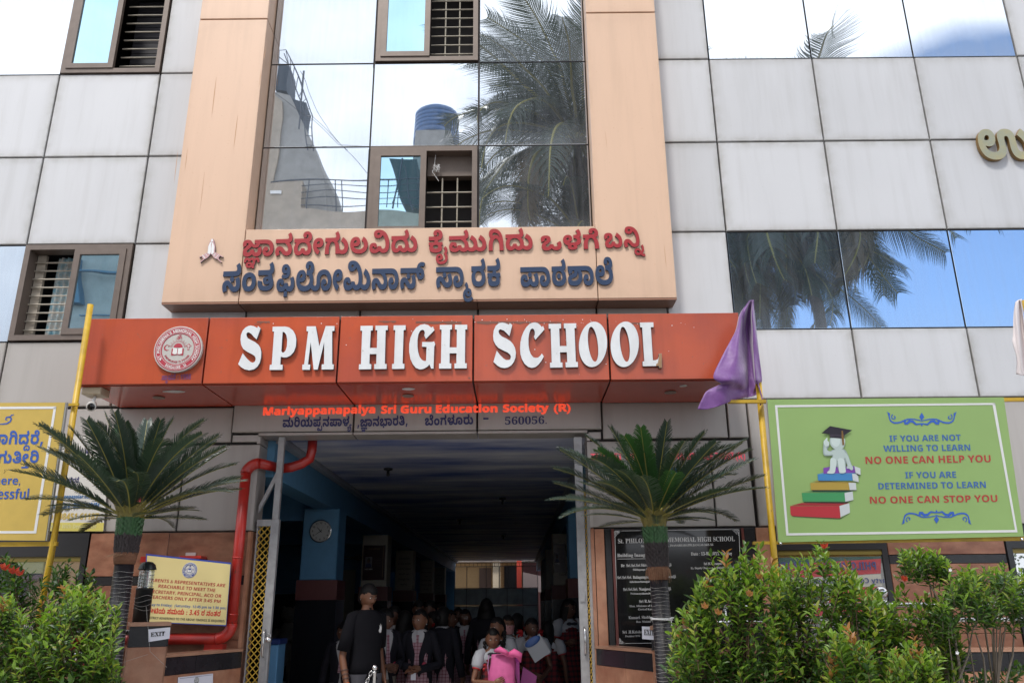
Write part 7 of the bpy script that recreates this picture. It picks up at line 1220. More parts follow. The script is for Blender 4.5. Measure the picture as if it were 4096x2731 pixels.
def hand(mb, w, d, nrm, s, side, curl=.5, mi=0):
    """palm and five fingers; w wrist, d direction of fingers, nrm out of the back of the hand"""
    d = d.normalized(); nrm = (nrm-d*nrm.dot(d)).normalized(); ac = d.cross(nrm)*side; M = Matrix((ac, d, nrm)).transposed()
    mb.ell(w+d*.045*s, (.040*s, .052*s, .017*s), 10, 8, mi, M)
    for k, (o, L_) in enumerate(((.030, .062), (.011, .072), (-.010, .066), (-.029, .052))):
        p = w+d*.080*s+ac*o*s; dd_ = d.copy(); pts = [p-d*.02*s, p]; r = [.0095*s, .009*s]
        for q in range(3): dd_ = (dd_*math.cos(curl*.75)-nrm*math.sin(curl*.75)).normalized(); nrm_ = nrm; p = p+dd_*L_*s*(.42, .32, .26)[q]; pts.append(p); r.append((.0085, .0075, .006)[q]*s)
        mb.tube(pts, r, 7, mi)
    p = w+d*.02*s+ac*.032*s; dd_ = (ac*.75+d*.65-nrm*.25).normalized(); pts = [p, p+dd_*.03*s, p+dd_*.03*s+(d*.85+ac*.2-nrm*.3*curl).normalized()*.028*s, p+dd_*.03*s+(d*.95-nrm*.5*curl).normalized()*.052*s]
    mb.tube(pts, [.013*s, .011*s, .0095*s, .007*s], 7, mi)
def loft(mb, rings, n=22, mi=0, caps=True, M=None, c=Vector((0, 0, 0)), ple=0.):
    V = []
    for z, rx, ry, yo, xo in rings:
        for j in range(n):
            a = 2*PI*j/n; k = 1+(ple*math.cos(a*n/2)*max(0, min(1, (rings[0][0]*1.9-z)/(rings[0][0]*.9))) if ple else 0); ex_ = .85
            ca, sa_ = math.cos(a), math.sin(a); V.append(Vector((xo+rx*k*math.copysign(abs(ca)**ex_, ca), yo+ry*k*math.copysign(abs(sa_)**ex_, sa_), z)))
    k = len(rings); F = [(i*n+j, i*n+(j+1) % n, (i+1)*n+(j+1) % n, (i+1)*n+j) for i in range(k-1) for j in range(n)]
    if caps: F += [tuple(range(n-1, -1, -1)), tuple((k-1)*n+j for j in range(n))]
    return mb.add(V, F, mi)
def person(label, px, py, Y, h, yaw, outfit, arms, hyaw=0., hpitch=0., hair='bun', z0=.16, sk=None, grp='pupils crowding the entrance hall', extra=(), lean=0.):
    """px,py = centre of the head in the photo; the feet stand on the hall floor"""
    child = outfit != 'tee'; hh = h*(.166 if child and h < 1.5 else .155 if child else .138); hc = P(px, py, Y); zc_ = hc.z; base_z = z0; H_ = (zc_-base_z)/(1-.5*hh/h); f = H_/h; h = H_; hh = hh*f
    T = thing('person', label, 'person', (hc.x, Y, base_z), grp, yaw); sk = sk or SKIN; W_ = .112 if child else .112
    sh = .818*h; hip = .50*h; neck = h-hh*.96; dv = Vector
    J = [dv((0, 0, hip)), dv((0, 0, .60*h)), dv((0, lean*.5, .72*h)), dv((0, lean, .80*h)), dv((0, lean, neck+.015*h)), dv((0, lean-.005, neck+.06*h))]; rd = [(.088*h, .062*h), (.072*h, .055*h), (.088*h, .06*h), (.048*h, .034*h), .030*h, .030*h]
    E = [(0, 1), (1, 2), (2, 3), (3, 4), (4, 5)]; aj = {}
    for k, s in enumerate((-1, 1)):
        el, wr = arms[k]; b = len(J); S_ = dv((s*W_*h*.93, lean, sh)); E0 = dv((el[0]*h, el[1]*h, el[2]*h)); W0 = dv((wr[0]*h, wr[1]*h, wr[2]*h)); aj[s] = (S_, E0, W0)
        J += [S_, (S_+E0)/2, E0, (E0*.45+W0*.55), W0, W0+(W0-E0).normalized()*.02*h]; rd += [.026*h, .026*h, .022*h, .021*h, .0145*h, (.018*h, .010*h)]; E += [(3, b), (b, b+1), (b+1, b+2), (b+2, b+3), (b+3, b+4), (b+4, b+5)]
        b = len(J); J += [dv((s*.052*h, 0, .47*h)), dv((s*.056*h, 0, .27*h)), dv((s*.056*h, .01*h, .055*h)), dv((s*.06*h, -.07*h, .018*h))]; rd += [.052*h, .036*h, .024*h, (.024*h, .016*h)]; E += [(0, b), (b, b+1), (b+1, b+2), (b+2, b+3)]
    V, F = skin_body(J, E, rd); mb = MB().add(V, F)
    Mh = Matrix.Rotation(hyaw, 3, 'Z') @ Matrix.Rotation(hpitch, 3, 'X'); hcl = dv((0, lean, h-hh/2)); head_shape(mb, hcl, hh, Mh, child)
    for s in (-1, 1):
        S_, E0, W0 = aj[s]; d = (W0-E0).normalized(); nr = arms[2][0 if s < 0 else 1] if len(arms) > 2 else (dv((s, -.3, .2)))
        fd = arms[3][0 if s < 0 else 1] if len(arms) > 3 else d; hand(mb, W0+d*.005, dv(fd), dv(nr), h/1.7*(1.05 if child else 1), -s, .55)
    link('body', mb.mesh('body', [sk, LIP], True), T)
    q = lambda v: hcl+Mh @ (dv(v)*hh)
    for s in (-1, 1):
        ey = MB(); ir = MB(); br = MB()
        ey.ell(q((s*.125, -.355, .035)), (.058*hh, .035*hh, .026*hh), 12, 8, 0, Mh); ir.ell(q((s*.125, -.382, .033)), (.024*hh, .013*hh, .025*hh), 10, 8, 0, Mh)
        br.tube([q((s*.05, -.415, .105)), q((s*.12, -.405, .130)), q((s*.20, -.36, .110))], [.010*hh, .013*hh, .005*hh], 5)
        if Y < 3.2: link('eye', ey.mesh('eye', [EYEW], True), T); link('iris', ir.mesh('iris', [IRIS], True), T); link('eyebrow', br.mesh('eyebrow', [BROW], True), T)
    # hair
    hm = MB(); nu, nv = 30, 16; VV = []; 
    for i in range(nv+1):
        t = PI*.74*i/nv
        for j in range(nu):
            a = 2*PI*j/nu; x, y, z = math.sin(t)*math.sin(a), -math.sin(t)*math.cos(a), math.cos(t)
            lim = {'short': .30, 'bob': .40}.get(hair, .40)
            if y < -.05 and z < lim+.25*abs(x)-.55*max(0, abs(x)-.62)*2: k = .80
            elif z < -.10 and hair == 'short' and y < .25: k = .80
            else: k = 1.085+(.05 if hair in ('short',) and z > .3 else 0)+.012*math.sin(a*9+i)
            VV.append(hcl+Mh @ dv((x*.34*hh*k*1.02, y*.42*hh*k, z*.5*hh*k)))
    hm.add(VV, [(i*nu+j, (i+1)*nu+j, (i+1)*nu+(j+1) % nu, i*nu+(j+1) % nu) for i in range(nv) for j in range(nu)])
    if hair == 'bun': hm.ell(q((0, .46, .0)), (.17*hh, .13*hh, .16*hh), 12, 8)
    if hair == 'short':
        random.seed(int(px))
        for k in range(60):
            a = random.uniform(-1.2, 1.2); zz = random.uniform(.36, .5); p = q((.26*math.sin(a), -.36*math.cos(a)+.05, zz-.12)); hm.tube([p, p+Mh @ dv((random.uniform(-.04, .04), -.05, .03))*hh, p+Mh @ dv((random.uniform(-.06, .06), -.05, -.03))*hh], [.02*hh, .016*hh, .003*hh], 5)
    if hair in ('bob', 'long'):
        zl = -.56 if hair == 'bob' else -1.25; V2 = []; n = 28
        for i in range(9):
            t = i/8; z = .15+(zl-.15)*t; rx = (.36+.17*t**.7)*hh if hair == 'bob' else (.36+.02*t)*hh; ry = (.42-.02*t)*hh
            for j in range(n+1):
                a = R(-38)+(R(256))*j/n; V2.append(hcl+Mh @ dv((rx*math.cos(a)*(1+.02*math.sin(j*3)), ry*math.sin(a)*.95+.02*hh, z*hh)))
        hm.add(V2, [(i*(n+1)+j, i*(n+1)+j+1, (i+1)*(n+1)+j+1, (i+1)*(n+1)+j) for i in range(8) for j in range(n)])
    if hair == 'braids':
        for s in (-1, 1):
            p = q((s*.36, .12, -.20)); pp = [p+dv((s*.012, -.02, -.035*k))*1+dv((0, -.018*k*.5, 0)) for k in range(int(.24*h/.035))]
            for k, c in enumerate(pp): hm.ell(c, (.021*h/1.3, .019*h/1.3, .024*h/1.3), 8, 6)
            rb = MB(); e = pp[-1]
            for g_ in (0, 1, 2, 3): a = g_*PI/2+.5; rb.tube([e, e+dv((.03*math.cos(a), -.02, .03*math.sin(a)))*h/1.3, e+dv((.05*math.cos(a+.5), -.012, .045*math.sin(a+.5)))*h/1.3, e], [.004, .013, .010, .004], 6)
            link('ribbon', rb.mesh('ribbon', [RIB], True), T)
    if hair == 'ribbons':
        for s in (-1, 1):
            rb = MB()
            for k in range(5): a = k*1.25; p = q((s*.44, .10, -.25)); rb.tube([p, p+dv((s*.03+.02*math.cos(a), -.01, .03*math.sin(a))), p+dv((s*.05+.02*math.cos(a+.6), 0, .04*math.sin(a+.6))), p], [.004, .012, .010, .003], 6)
            hm.ell(q((s*.42, .15, -.55)), (.07*hh, .07*hh, .30*hh), 8, 7)
            link('ribbon', rb.mesh('ribbon', [RIB], True), T)
    link('hair', hm.mesh('hair', [HAIR], True), T)
    L3 = lean
    def sleeves(m, nm, r0, r1, frac, puff=False):
        for s in (-1, 1):
            sl = MB()
            S_, E0, W0 = aj[s]; S2 = S_+dv((-s*.035*h, 0, .012*h))
            if puff:
                e = S_+(E0-S_)*.55; sl.tube([S2, S_+(e-S_)*.12, S_+(e-S_)*.45, S_+(e-S_)*.85, e], [(.028*h), .044*h, .052*h, .047*h, .034*h], 14); cu_ = MB().tube([e, e+(E0-S_).normalized()*.008*h], .0345*h, 14); link('cuff', cu_.mesh('cuff', [RIB], True), T)
            elif frac < 1: e = S_+(E0-S_)*frac; sl.tube([S2, S_, (S_+e)/2, e], [.026*h, r0*.86*h, (r0+r1)/2*h, r1*h], 16)
            else: sl.tube([S2, S_, (S_+E0)/2, E0-(E0-S_)*.08, E0+(W0-E0)*.1, E0+(W0-E0)*.55, W0-(W0-E0)*.05], [.026*h, r0*.88*h, r0*.88*h, r0*.82*h, r0*.80*h, r1*1.1*h, r1*h], 16)
            link(nm, sl.mesh(nm, [m], True), T)
    tor = lambda k=1., zb=.49: [(zb*h, .098*h*k, .070*h*k, 0, 0), (.56*h, .094*h*k, .067*h*k, L3*.2, 0), (.62*h, .090*h*k, .064*h*k, L3*.4, 0), (.70*h, .100*h*k, .069*h*k, L3*.7, 0), (.76*h, .110*h*k, .066*h*k, L3, 0), (.80*h, .112*h*k, .056*h*k, L3, 0), (.827*h, .098*h*k, .048*h*k, L3, 0), (.845*h, .064*h, .042*h, L3, 0), (.855*h, .044*h, .037*h, L3, 0)]
    if outfit == 'tee':
        link('t_shirt', loft(MB(), tor(1.04, .47)).mesh('t_shirt', [TEE], True), T); sleeves(TEE, 'sleeve', .040, .038, .88)
        link('trousers', loft(loft(MB(), [(.03*h, .045*h, .05*h, .01, -.056*h), (.3*h, .05*h, .055*h, 0, -.056*h), (.50*h, .06*h, .07*h, 0, -.045*h)]), [(.03*h, .045*h, .05*h, .01, .056*h), (.3*h, .05*h, .055*h, 0, .056*h), (.50*h, .06*h, .07*h, 0, .045*h)]).mesh('trousers', [TROU], True), T)
    if outfit in ('blazer', 'boy'):
        link('shirt', loft(MB(), [(z, rx*.97, ry*.98, yo, xo) for z, rx, ry, yo, xo in tor(1.02, .5)]+[(.850*h, .036*h, .034*h, L3, 0)]).mesh('shirt', [SHIRT], True), T)
        # blazer open in a V at the front
        bl = MB(); n = 30; rg = tor(1.08, .40 if outfit == 'blazer' else .44)[:-1]; VV = []
        for z, rx, ry, yo, xo in rg:
            zn = z/h; op = R(3)+R(24)*max(0, (zn-.62)/.2) if zn > .60 else R(3)+R(16)*max(0, (.56-zn)/.16)
            for j in range(n+1): a = -PI/2+op+(2*PI-2*op)*j/n; VV.append(dv((xo+rx*math.cos(a), yo+ry*math.sin(a), z)))
        bl.add(VV, [(i*(n+1)+j, i*(n+1)+j+1, (i+1)*(n+1)+j+1, (i+1)*(n+1)+j) for i in range(len(rg)-1) for j in range(n)])
        o = link('blazer', bl.mesh('blazer', [BLAZ], True), T); so_ = o.modifiers.new('s', 'SOLIDIFY'); so_.thickness = .006; sleeves(BLAZ, 'sleeve', .036, .027, 1)
        co = MB()
        for s in (-1, 1): co.add([dv((s*.005*h, -.052*h+L3, .815*h)), dv((s*.045*h, -.048*h+L3, .80*h)), dv((s*.050*h, -.02*h+L3, .845*h)), dv((s*.012*h, -.040*h+L3, .850*h))], [(0, 1, 2, 3)])
        o = link('collar', co.mesh('collar', [SHIRT]), T); so_ = o.modifiers.new('s', 'SOLIDIFY'); so_.thickness = .004
        ti = MB(); yt_ = -.068*h+L3; ti.hexa([(-.012*h, yt_, .815*h), (.012*h, yt_, .815*h), (.008*h, yt_-.004, .79*h), (-.008*h, yt_-.004, .79*h)], [(-.012*h, yt_+.01, .815*h), (.012*h, yt_+.01, .815*h), (.008*h, yt_+.006, .79*h), (-.008*h, yt_+.006, .79*h)])
        ti.hexa([(-.008*h, yt_-.004, .79*h), (.008*h, yt_-.004, .79*h), (.020*h, yt_-.018, .60*h), (-.020*h, yt_-.018, .60*h)], [(-.008*h, yt_+.004, .79*h), (.008*h, yt_+.004, .79*h), (.020*h, yt_-.01, .60*h), (-.020*h, yt_-.01, .60*h)]); link('tie', ti.mesh('tie', [PLD]), T)
        ba = MB(); ba.ell((.062*h, -.075*h+L3, .60*h), (.020*h, .004*h, .022*h), 18, 8); link('badge', ba.mesh('badge', [BADGE], True), T)
    if outfit == 'blazer':
        link('skirt', loft(MB(), [(.27*h, .150*h, .120*h, 0, 0), (.37*h, .118*h, .090*h, 0, 0), (.395*h, .106*h, .078*h, 0, 0), (.52*h, .095*h, .072*h, 0, 0), (.62*h, .092*h, .066*h, L3*.4, 0), (.70*h, .101*h, .0705*h, L3*.7, 0), (.76*h, .110*h, .067*h, L3, 0)], 44, ple=.05).mesh('skirt', [PLD], False), T)
    if outfit == 'boy':
        link('trousers', loft(loft(MB(), [(.03*h, .045*h, .05*h, .01, -.056*h), (.3*h, .05*h, .055*h, 0, -.056*h), (.52*h, .06*h, .065*h, 0, -.04*h)]), [(.03*h, .045*h, .05*h, .01, .056*h), (.3*h, .05*h, .055*h, 0, .056*h), (.52*h, .06*h, .065*h, 0, .04*h)]).mesh('trousers', [GREYT], True), T)
    if outfit == 'pinafore':
        link('pinafore', loft(MB(), [(.28*h, .165*h, .130*h, 0, 0), (.42*h, .130*h, .105*h, 0, 0), (.56*h, .092*h, .068*h, 0, 0), (.62*h, .090*h, .064*h, L3*.4, 0), (.70*h, .098*h, .066*h, L3*.7, 0), (.76*h, .098*h, .060*h, L3, 0), (.80*h, .078*h, .050*h, L3, 0)], 44, ple=.035).mesh('pinafore', [PLR], False), T)
        link('shirt', loft(MB(), [(.74*h, .106*h, .061*h, L3, 0), (.79*h, .104*h, .054*h, L3, 0), (.815*h, .082*h, .046*h, L3, 0), (.832*h, .048*h, .038*h, L3, 0), (.846*h, .036*h, .034*h, L3, 0)]).mesh('shirt', [PUFF], True), T); sleeves(PUFF, 'puff_sleeve', .05, .04, .6, True)
        bt = MB(); bt.ell((-.028*h, -.052*h+L3, .805*h), (.028*h, .008*h, .014*h), 10, 6); bt.ell((.028*h, -.052*h+L3, .805*h), (.028*h, .008*h, .014*h), 10, 6); bt.ell((0, -.056*h+L3, .805*h), (.009*h, .008*h, .010*h), 8, 6); link('bow_tie', bt.mesh('bow_tie', [TROU], True), T)
    sh_ = MB()
    for s in (-1, 1): sh_.ell((s*.06*h, -.04*h, .026*h), (.032*h, .075*h, .028*h), 12, 8)
    link('shoe', sh_.mesh('shoe', [SHOE], True), T)
    T['hh'] = hh; return T, h, hcl, Mh, hh, aj
down = lambda s, b=.01: ((s*.155, b, .63), (s*.165, -.04, .47))
DN = (down(-1), down(1))
HOLD = ((-.15, -.02, .62), (-.045, -.14, .60)), ((.15, -.02, .62), (.045, -.14, .595))
CROSS = ((-.15, 0, .62), (-.02, -.13, .57)), ((.15, 0, .62), (.03, -.13, .58))
# man in black, head turned to his left and down
T, h, hc_, Mh, hh, aj = person('man in a plain black T-shirt with an orange wrist thread, looking down to his side', 845, 1369, .35, 1.74, R(46), 'tee', (((-.150, .02, .60), (-.145, -.04, .435)), ((.14, .05, .62), (.13, -.02, .46))), R(4), R(18), 'short', grp=None)
S_, E0, W0 = aj[-1]; d = (W0-E0).normalized(); link('wrist_thread', MB().tube([W0-d*.035, W0-d*.018], .029, 14).mesh('wrist_thread', [mat('orange_thread', (.55, .10, .01), .6)], True), T)
tt = MB()
for k in range(3): p = E0+(W0-E0)*(.45+.13*k); tt.tube([p, p+d*.006], .0372-.002*k, 14)
link('forearm_tattoo', tt.mesh('forearm_tattoo', [mat('tattoo_ink', (.08, .05, .045), .6)], True), T)
link('beard', MB().ell(hc_+Mh @ Vector((0, -.30*hh, -.43*hh)), (.10*hh, .085*hh, .07*hh), 12, 8, 0, Mh).tube([hc_+Mh @ Vector((-.09*hh, -.40*hh, -.185*hh)), hc_+Mh @ Vector((0, -.445*hh, -.170*hh)), hc_+Mh @ Vector((.09*hh, -.40*hh, -.185*hh))], [.008*hh, .014*hh, .008*hh], 6).mesh('beard', [HAIR], True), T)
link('earring', MB().ell(hc_+Mh @ Vector((-.37*hh, .0, -.13*hh)), (.006, .006, .006), 8, 6).mesh('earring', [STEEL], True), T)
def chest_print(T, h):
    V2, Tt = fill2d([[(0, 0), (.012, .022), (.008, .045), (.018, .03), (.02, .055), (.03, .03), (.033, .045), (.036, .015), (.03, -.01), (.016, -.015)]]); mb = MB(); extr(mb, V2, Tt, lambda u, v, d_: Vector((.05+u*1.2, -.122-d_+u*.35, .735*h+v*1.2)), .001); link('chest_print', mb.mesh('chest_print', [WHT]), T)
chest_print(T, h)
# girl in blazer
T, h, hc_, Mh, hh, aj = person('girl in dark blazer with checked tie and skirt, hands joined in front', 965, 1425, 1.25, 1.45, R(-8), 'blazer', (((-.165, .0, .60), (-.03, -.145, .585)), ((.165, .01, .60), (.02, -.15, .565)), (Vector((0, -.5, 1)), Vector((0, -.5, 1))), (Vector((.8, -.2, .1)), Vector((-.8, -.2, .1)))), R(-20), R(-2), 'bun')
link('id_card', MB().box(-.025, .025, -.165*h, -.158*h, .50*h, .55*h).mesh('id_card', [PAPR]), T); link('earring', MB().ell(hc_+Mh @ Vector((.37*hh, 0, -.14*hh)), (.007, .007, .007), 8, 6).mesh('earring', [STEEL], True), T)
# little girl with the pink bag
T, h, hc_, Mh, hh, aj = person('small girl in red checked pinafore hugging a bright pink cloth bag', 1132, 1467, .55, 1.27, R(14), 'pinafore', (((-.175, -.05, .60), (-.035, -.20, .60)), ((.175, -.05, .58), (-.02, -.225, .50)), (Vector((-.2, -1, .1)), Vector((0, -1, .2))), (Vector((.7, -.2, .3)), Vector((-1, -.05, -.15)))), R(-8), R(10), 'braids')
link('lanyard', MB().tube([(-.045*h, -.062*h, .80*h), (-.06*h, -.08*h, .72*h), (-.055*h, -.10*h, .62*h), (-.05*h, -.11*h, .52*h)], .004, 6).mesh('lanyard', [LACE]), T); link('id_card', MB().box(-.085*h, -.03*h, -.135*h, -.13*h, .43*h, .50*h).mesh('id_card', [PAPR]), T)
PB = thing('pink_bag', 'bright pink cloth bag knotted at the top in the arms of the small girl', 'bag', P(1155, 1540, .40)); PNK = mat('pink_cloth', (.60, .11, .30), .7, var=.15, vscale=10, bump=.35, bscale=9)
bo = P(1153, 1535, .42); bg_ = MB(); VV = []; n = 26
for z, rx, ry, xo in ((-.36, .115, .05, 0), (-.2, .13, .07, 0), (-.05, .125, .075, .0), (.04, .118, .07, .01), (.10, .11, .055, .01), (.125, .105, .035, .01), (.13, .05, .015, .01)):
    for j in range(n): a = 2*PI*j/n; k = 1+.035*math.sin(a*5+z*30)+.02*math.sin(a*9); VV.append((bo.x+xo+rx*k*math.cos(a), bo.y+ry*k*math.sin(a), bo.z+z))
bg_.add(VV, [(i*n+j, i*n+(j+1) % n, (i+1)*n+(j+1) % n, (i+1)*n+j) for i in range(6) for j in range(n)]+[tuple(6*n+j for j in range(n))]); put('sack', bg_, PNK, PB, True)
kx = P(1168, 1502, .34); put('knot', MB().tube([kx+Vector((-.13, .02, .03)), kx+Vector((-.08, -.01, .045)), kx+Vector((-.03, -.02, .02)), kx], [.012, .028, .022, .018], 10).tube([kx, kx+Vector((.05, -.01, .015)), kx+Vector((.10, .0, -.01)), kx+Vector((.11, .01, -.07))], [.018, .038, .034, .006], 10).ell(kx, (.022, .02, .022), 10, 8), mat('hot_pink_cloth', (.66, .10, .28), .7, bump=.3, bscale=20), PB, True)
PB2 = thing('pink_plastic_bag', 'magenta plastic bag hanging behind the bright pink cloth bag', 'bag', P(1185, 1560, .75)); b2 = P(1180, 1560, .72); put('sack', MB().hexa([b2+Vector(v) for v in ((-.1, -.02, -.3), (.06, -.02, -.3), (.055, -.03, .16), (-.02, -.03, .13))], [b2+Vector(v) for v in ((-.1, .06, -.3), (.07, .06, -.3), (.03, .03, .20), (-.05, .03, .13))]), mat('magenta_plastic', (.52, .07, .36), .35, bump=.4, bscale=12), PB2)
# the rest of the crowd
crowd = [
 ('girl in a pink face mask and pinafore, right behind the girl with the pink bag', 1166, 1436, 1.6, 1.40, R(10), 'pinafore', DN, R(5), 0, 'braids', None),
 ('girl peeping between the pink-bag girl and the masked girl', 1143, 1442, 1.1, 1.36, R(-20), 'pinafore', DN, R(-25), 0, 'braids', None),
 ('girl with a large red ribbon facing away to the right of the masked girl', 1188, 1430, 2.2, 1.42, R(150), 'pinafore', DN, 0, 0, 'ribbons', SKIN2),
 ('girl holding a blue file against her pinafore at the right of the crowd', 1221, 1442, 1.5, 1.38, R(18), 'pinafore', (((-.15, 0, .62), (-.04, -.13, .56)), ((.16, -.02, .60), (.03, -.15, .52))), R(12), R(8), 'ribbons', SKIN2),
 ('long haired girl seen from behind near the right columns', 1258, 1448, 1.9, 1.36, R(170), 'pinafore', DN, 0, 0, 'long', SKIN2),
 ('girl in red checked pinafore leaning beside the right blue column', 1305, 1398, 2.6, 1.56, R(30), 'pinafore', (((-.14, .02, .62), (-.10, -.12, .66)), down(1)), R(25), R(8), 'bob', SKIN2),
 ('woman in a black jacket with bobbed hair seen from behind in mid hall', 1117, 1396, 2.9, 1.58, R(176), 'blazer', DN, 0, 0, 'bob', SKIN2),
 ('girl with glasses in a dark blazer facing out from mid hall', 1068, 1419, 3.3, 1.48, R(0), 'blazer', DN, R(-3), 0, 'bun', SKIN2),
 ('pupil in a dark blazer in profile left of the girl with glasses', 1032, 1423, 2.4, 1.45, R(60), 'blazer', DN, R(25), 0, 'bun', SKIN2),
 ('boy in blazer with white collar looking sideways just behind the man in black', 884, 1424, 1.15, 1.47, R(35), 'boy', HOLD, R(30), R(8), 'short', SKIN2),
 ('tall boy in shadow whose half face shows behind the other boys', 905, 1415, 1.9, 1.52, R(-5), 'boy', DN, R(-15), 0, 'short', SKIN2),
 ('pupil with a dark round head turned away left of the girl in blazer', 929, 1426, 1.7, 1.45, R(-140), 'blazer', DN, 0, 0, 'bob', SKIN2),
 ('boy whose black hair shows above the girl in blazer', 962, 1400, 3.0, 1.56, R(10), 'boy', DN, 0, R(5), 'short', SKIN2),
 ('pupil behind the girl in blazer, second head of the back row', 988, 1400, 3.4, 1.56, R(-30), 'boy', DN, R(-10), 0, 'short', SKIN2),
 ('girl with red ribbons and a braid at the right shoulder of the girl in blazer', 996, 1427, 2.0, 1.44, R(-70), 'blazer', DN, R(-30), 0, 'ribbons', SKIN2),
 ('pupil in blazer seen from behind in the middle of the crowd', 1018, 1418, 1.7, 1.46, R(150), 'blazer', DN, 0, 0, 'bun', SKIN2),
 ('tall dark haired pupil far in the hall behind the red ribboned girl', 1010, 1404, 4.2, 1.60, R(0), 'blazer', DN, 0, 0, 'bun', SKIN2),
 ('girl with a side glance deep in the hall near the columns', 1052, 1412, 5.0, 1.56, R(20), 'blazer', DN, R(10), 0, 'bun', SKIN2),
 ('pupil standing in the dark at the left behind the man in black', 790, 1452, 1.3, 1.36, R(0), 'boy', DN, 0, 0, 'short', SKIN2),
]
for i, (lb, px_, py_, Y_p, h_p, yw, of, ar, hy, hp, ha, sk_) in enumerate(crowd):
    T, h, hc_, Mh, hh, aj = person(lb, px_, py_, Y_p, h_p, yw, of, ar, hy, hp, ha, sk=sk_)
    if i == 0:
        mb = MB(); VV = []; n = 14
        for a_ in range(9):
            z = .02-.42*a_/8
            for j in range(n+1): t = R(-70)+R(140)*j/n; bul = 1.06+.05*math.cos(t)*math.sin(PI*a_/8); VV.append(hc_+Mh @ Vector((.34*hh*math.sin(t)*bul*(1-.25*a_/8), -.44*hh*math.cos(t)*bul*(1-.08*a_/8), z*hh)))
        mb.add(VV, [(i_*(n+1)+j, i_*(n+1)+j+1, (i_+1)*(n+1)+j+1, (i_+1)*(n+1)+j) for i_ in range(8) for j in range(n)]); link('face_mask', mb.mesh('face_mask', [mat('pink_mask', (.48, .24, .25), .7)], True), T)
    if i == 7: gl_ = MB(); [gl_.tube([hc_+Mh @ Vector(((s*.13+.085*math.cos(a))*hh, -.42*hh, (.035+.07*math.sin(a))*hh)) for a in [2*PI*k/12 for k in range(13)]], .0022, 5, cap=False) for s in (-1, 1)]; link('glasses', gl_.mesh('glasses', [STEEL], True), T)
q_ = P(1232, 1482, 1.18); FI = thing('blue_file', 'blue and white plastic file tilted in the arms of a girl at the right', 'file', q_)
Mf = Matrix.Rotation(R(-32), 3, 'Y'); pts = [q_+Mf @ Vector(v) for v in ((-.10, 0, -.13), (.09, 0, -.13), (.09, 0, .08), (-.10, 0, .08))]; put('cover', MB().hexa(pts, [p+Vector((0, .02, 0)) for p in pts]), mat('file_white', (.38, .40, .44), .4), FI)
put('blue_pocket', MB().ell(q_+Mf @ Vector((-.01, -.006, .055)), (.09, .012, .04), 16, 8, 0, Mf), mat('file_blue', (.04, .11, .34), .35), FI, True)
q_ = P(1213, 1552, 1.2); KT = thing('pink_paper', 'magenta folded paper low in the crowd right of the pink bag', 'paper', q_); put('sheet', MB().hexa([q_+Vector(v) for v in ((-.09, 0, -.12), (.06, 0, -.16), (.09, 0, .0), (-.05, 0, .09))], [q_+Vector(v)+Vector((0, .01, 0)) for v in ((-.09, 0, -.12), (.06, 0, -.16), (.09, 0, .0), (-.05, 0, .09))]), bpy.data.materials['magenta_plastic'], KT)

# ================================================================ SAGO PALMS
def leafmat(name, c, rough=.4, tr=.25):
    m = mat(name, c, rough, var=.25, vscale=12); N = m.node_tree.nodes; L = m.node_tree.links; b = N['Principled BSDF']; t = N.new('ShaderNodeBsdfTranslucent'); x = N.new('ShaderNodeMixShader'); o = N['Material Output']
    t.inputs['Color'].default_value = (c[0]*1.3, c[1]*1.5, c[2]*.6, 1); x.inputs[0].default_value = tr; L.new(b.outputs[0], x.inputs[1]); L.new(t.outputs[0], x.inputs[2]); L.new(x.outputs[0], o.inputs[0]); return m
FROND = leafmat('dark_frond_green', (.034, .060, .045), .36, .12); FRONDB = leafmat('bright_frond_green', (.035, .10, .032), .42, .2); RACH = mat('yellow_rachis', (.26, .23, .05), .5)
WRAP = mat('black_trunk_wrap', (.018, .015, .019), .42, var=.3, vscale=12, bump=.3, bscale=14); STRW = mat('straw_fibre', (.24, .20, .055), .7, var=.3, vscale=30); GRNS = mat('green_scales', (.045, .13, .045), .5, var=.3, vscale=20); BARK = mat('dark_bark_scales', (.045, .034, .036), .7, var=.3); HUSK = mat('brown_husk', (.20, .09, .05), .9, var=.3, vscale=30); HAIRF = mat('loose_fibre', (.34, .19, .11), .7)
def frond_mesh(seed, L_=.86, n=84, bend=.45, w=.132, mats=None):
    rnd_ = random.Random(seed); mb = MB(); pts = []; p = Vector((0, 0, 0)); a = 0.; side = rnd_.uniform(-.12, .12)
    for i in range(25):
        pts.append(p.copy()); a = -bend*(i/24)**1.6; p = p+Vector((math.cos(a), side*(i/24), math.sin(a))).normalized()*L_/24
    mb.tube(pts, [.0055*(1-.8*i/24)+.001 for i in range(25)], 5, 1)
    for i in range(n):
        t = .12+.88*i/n; f = t*24; k = min(23, int(f)); q = pts[k].lerp(pts[k+1], f-k); d = (pts[k+1]-pts[k]).normalized(); sd_ = Vector((0, 0, 1)).cross(d).normalized(); upv = d.cross(sd_)
        ln = w*min(1, .35+2.8*(t-.1))*(1 if t < .72 else 1-.62*((t-.72)/.28)**1.2)*rnd_.uniform(.9, 1.08)
        for s in (-1, 1):
            dir_ = (sd_*s*.80+d*(.62+.35*t)+upv*(.22+rnd_.uniform(-.12, .12))).normalized(); wd = d*.0048
            e1 = q+dir_*ln*.55+upv*.002; e2 = q+dir_*ln*.9-upv*ln*.02; e3 = q+dir_*ln*1.0-upv*ln*.12
            mb.add([q-wd, q+wd, e1+wd*1.1, e1-wd*1.1, e2+wd*.7, e2-wd*.7, e3], [(0, 1, 2, 3), (3, 2, 4, 5), (5, 4, 6)])
    return mb.mesh('frond', [mats or FROND, RACH])
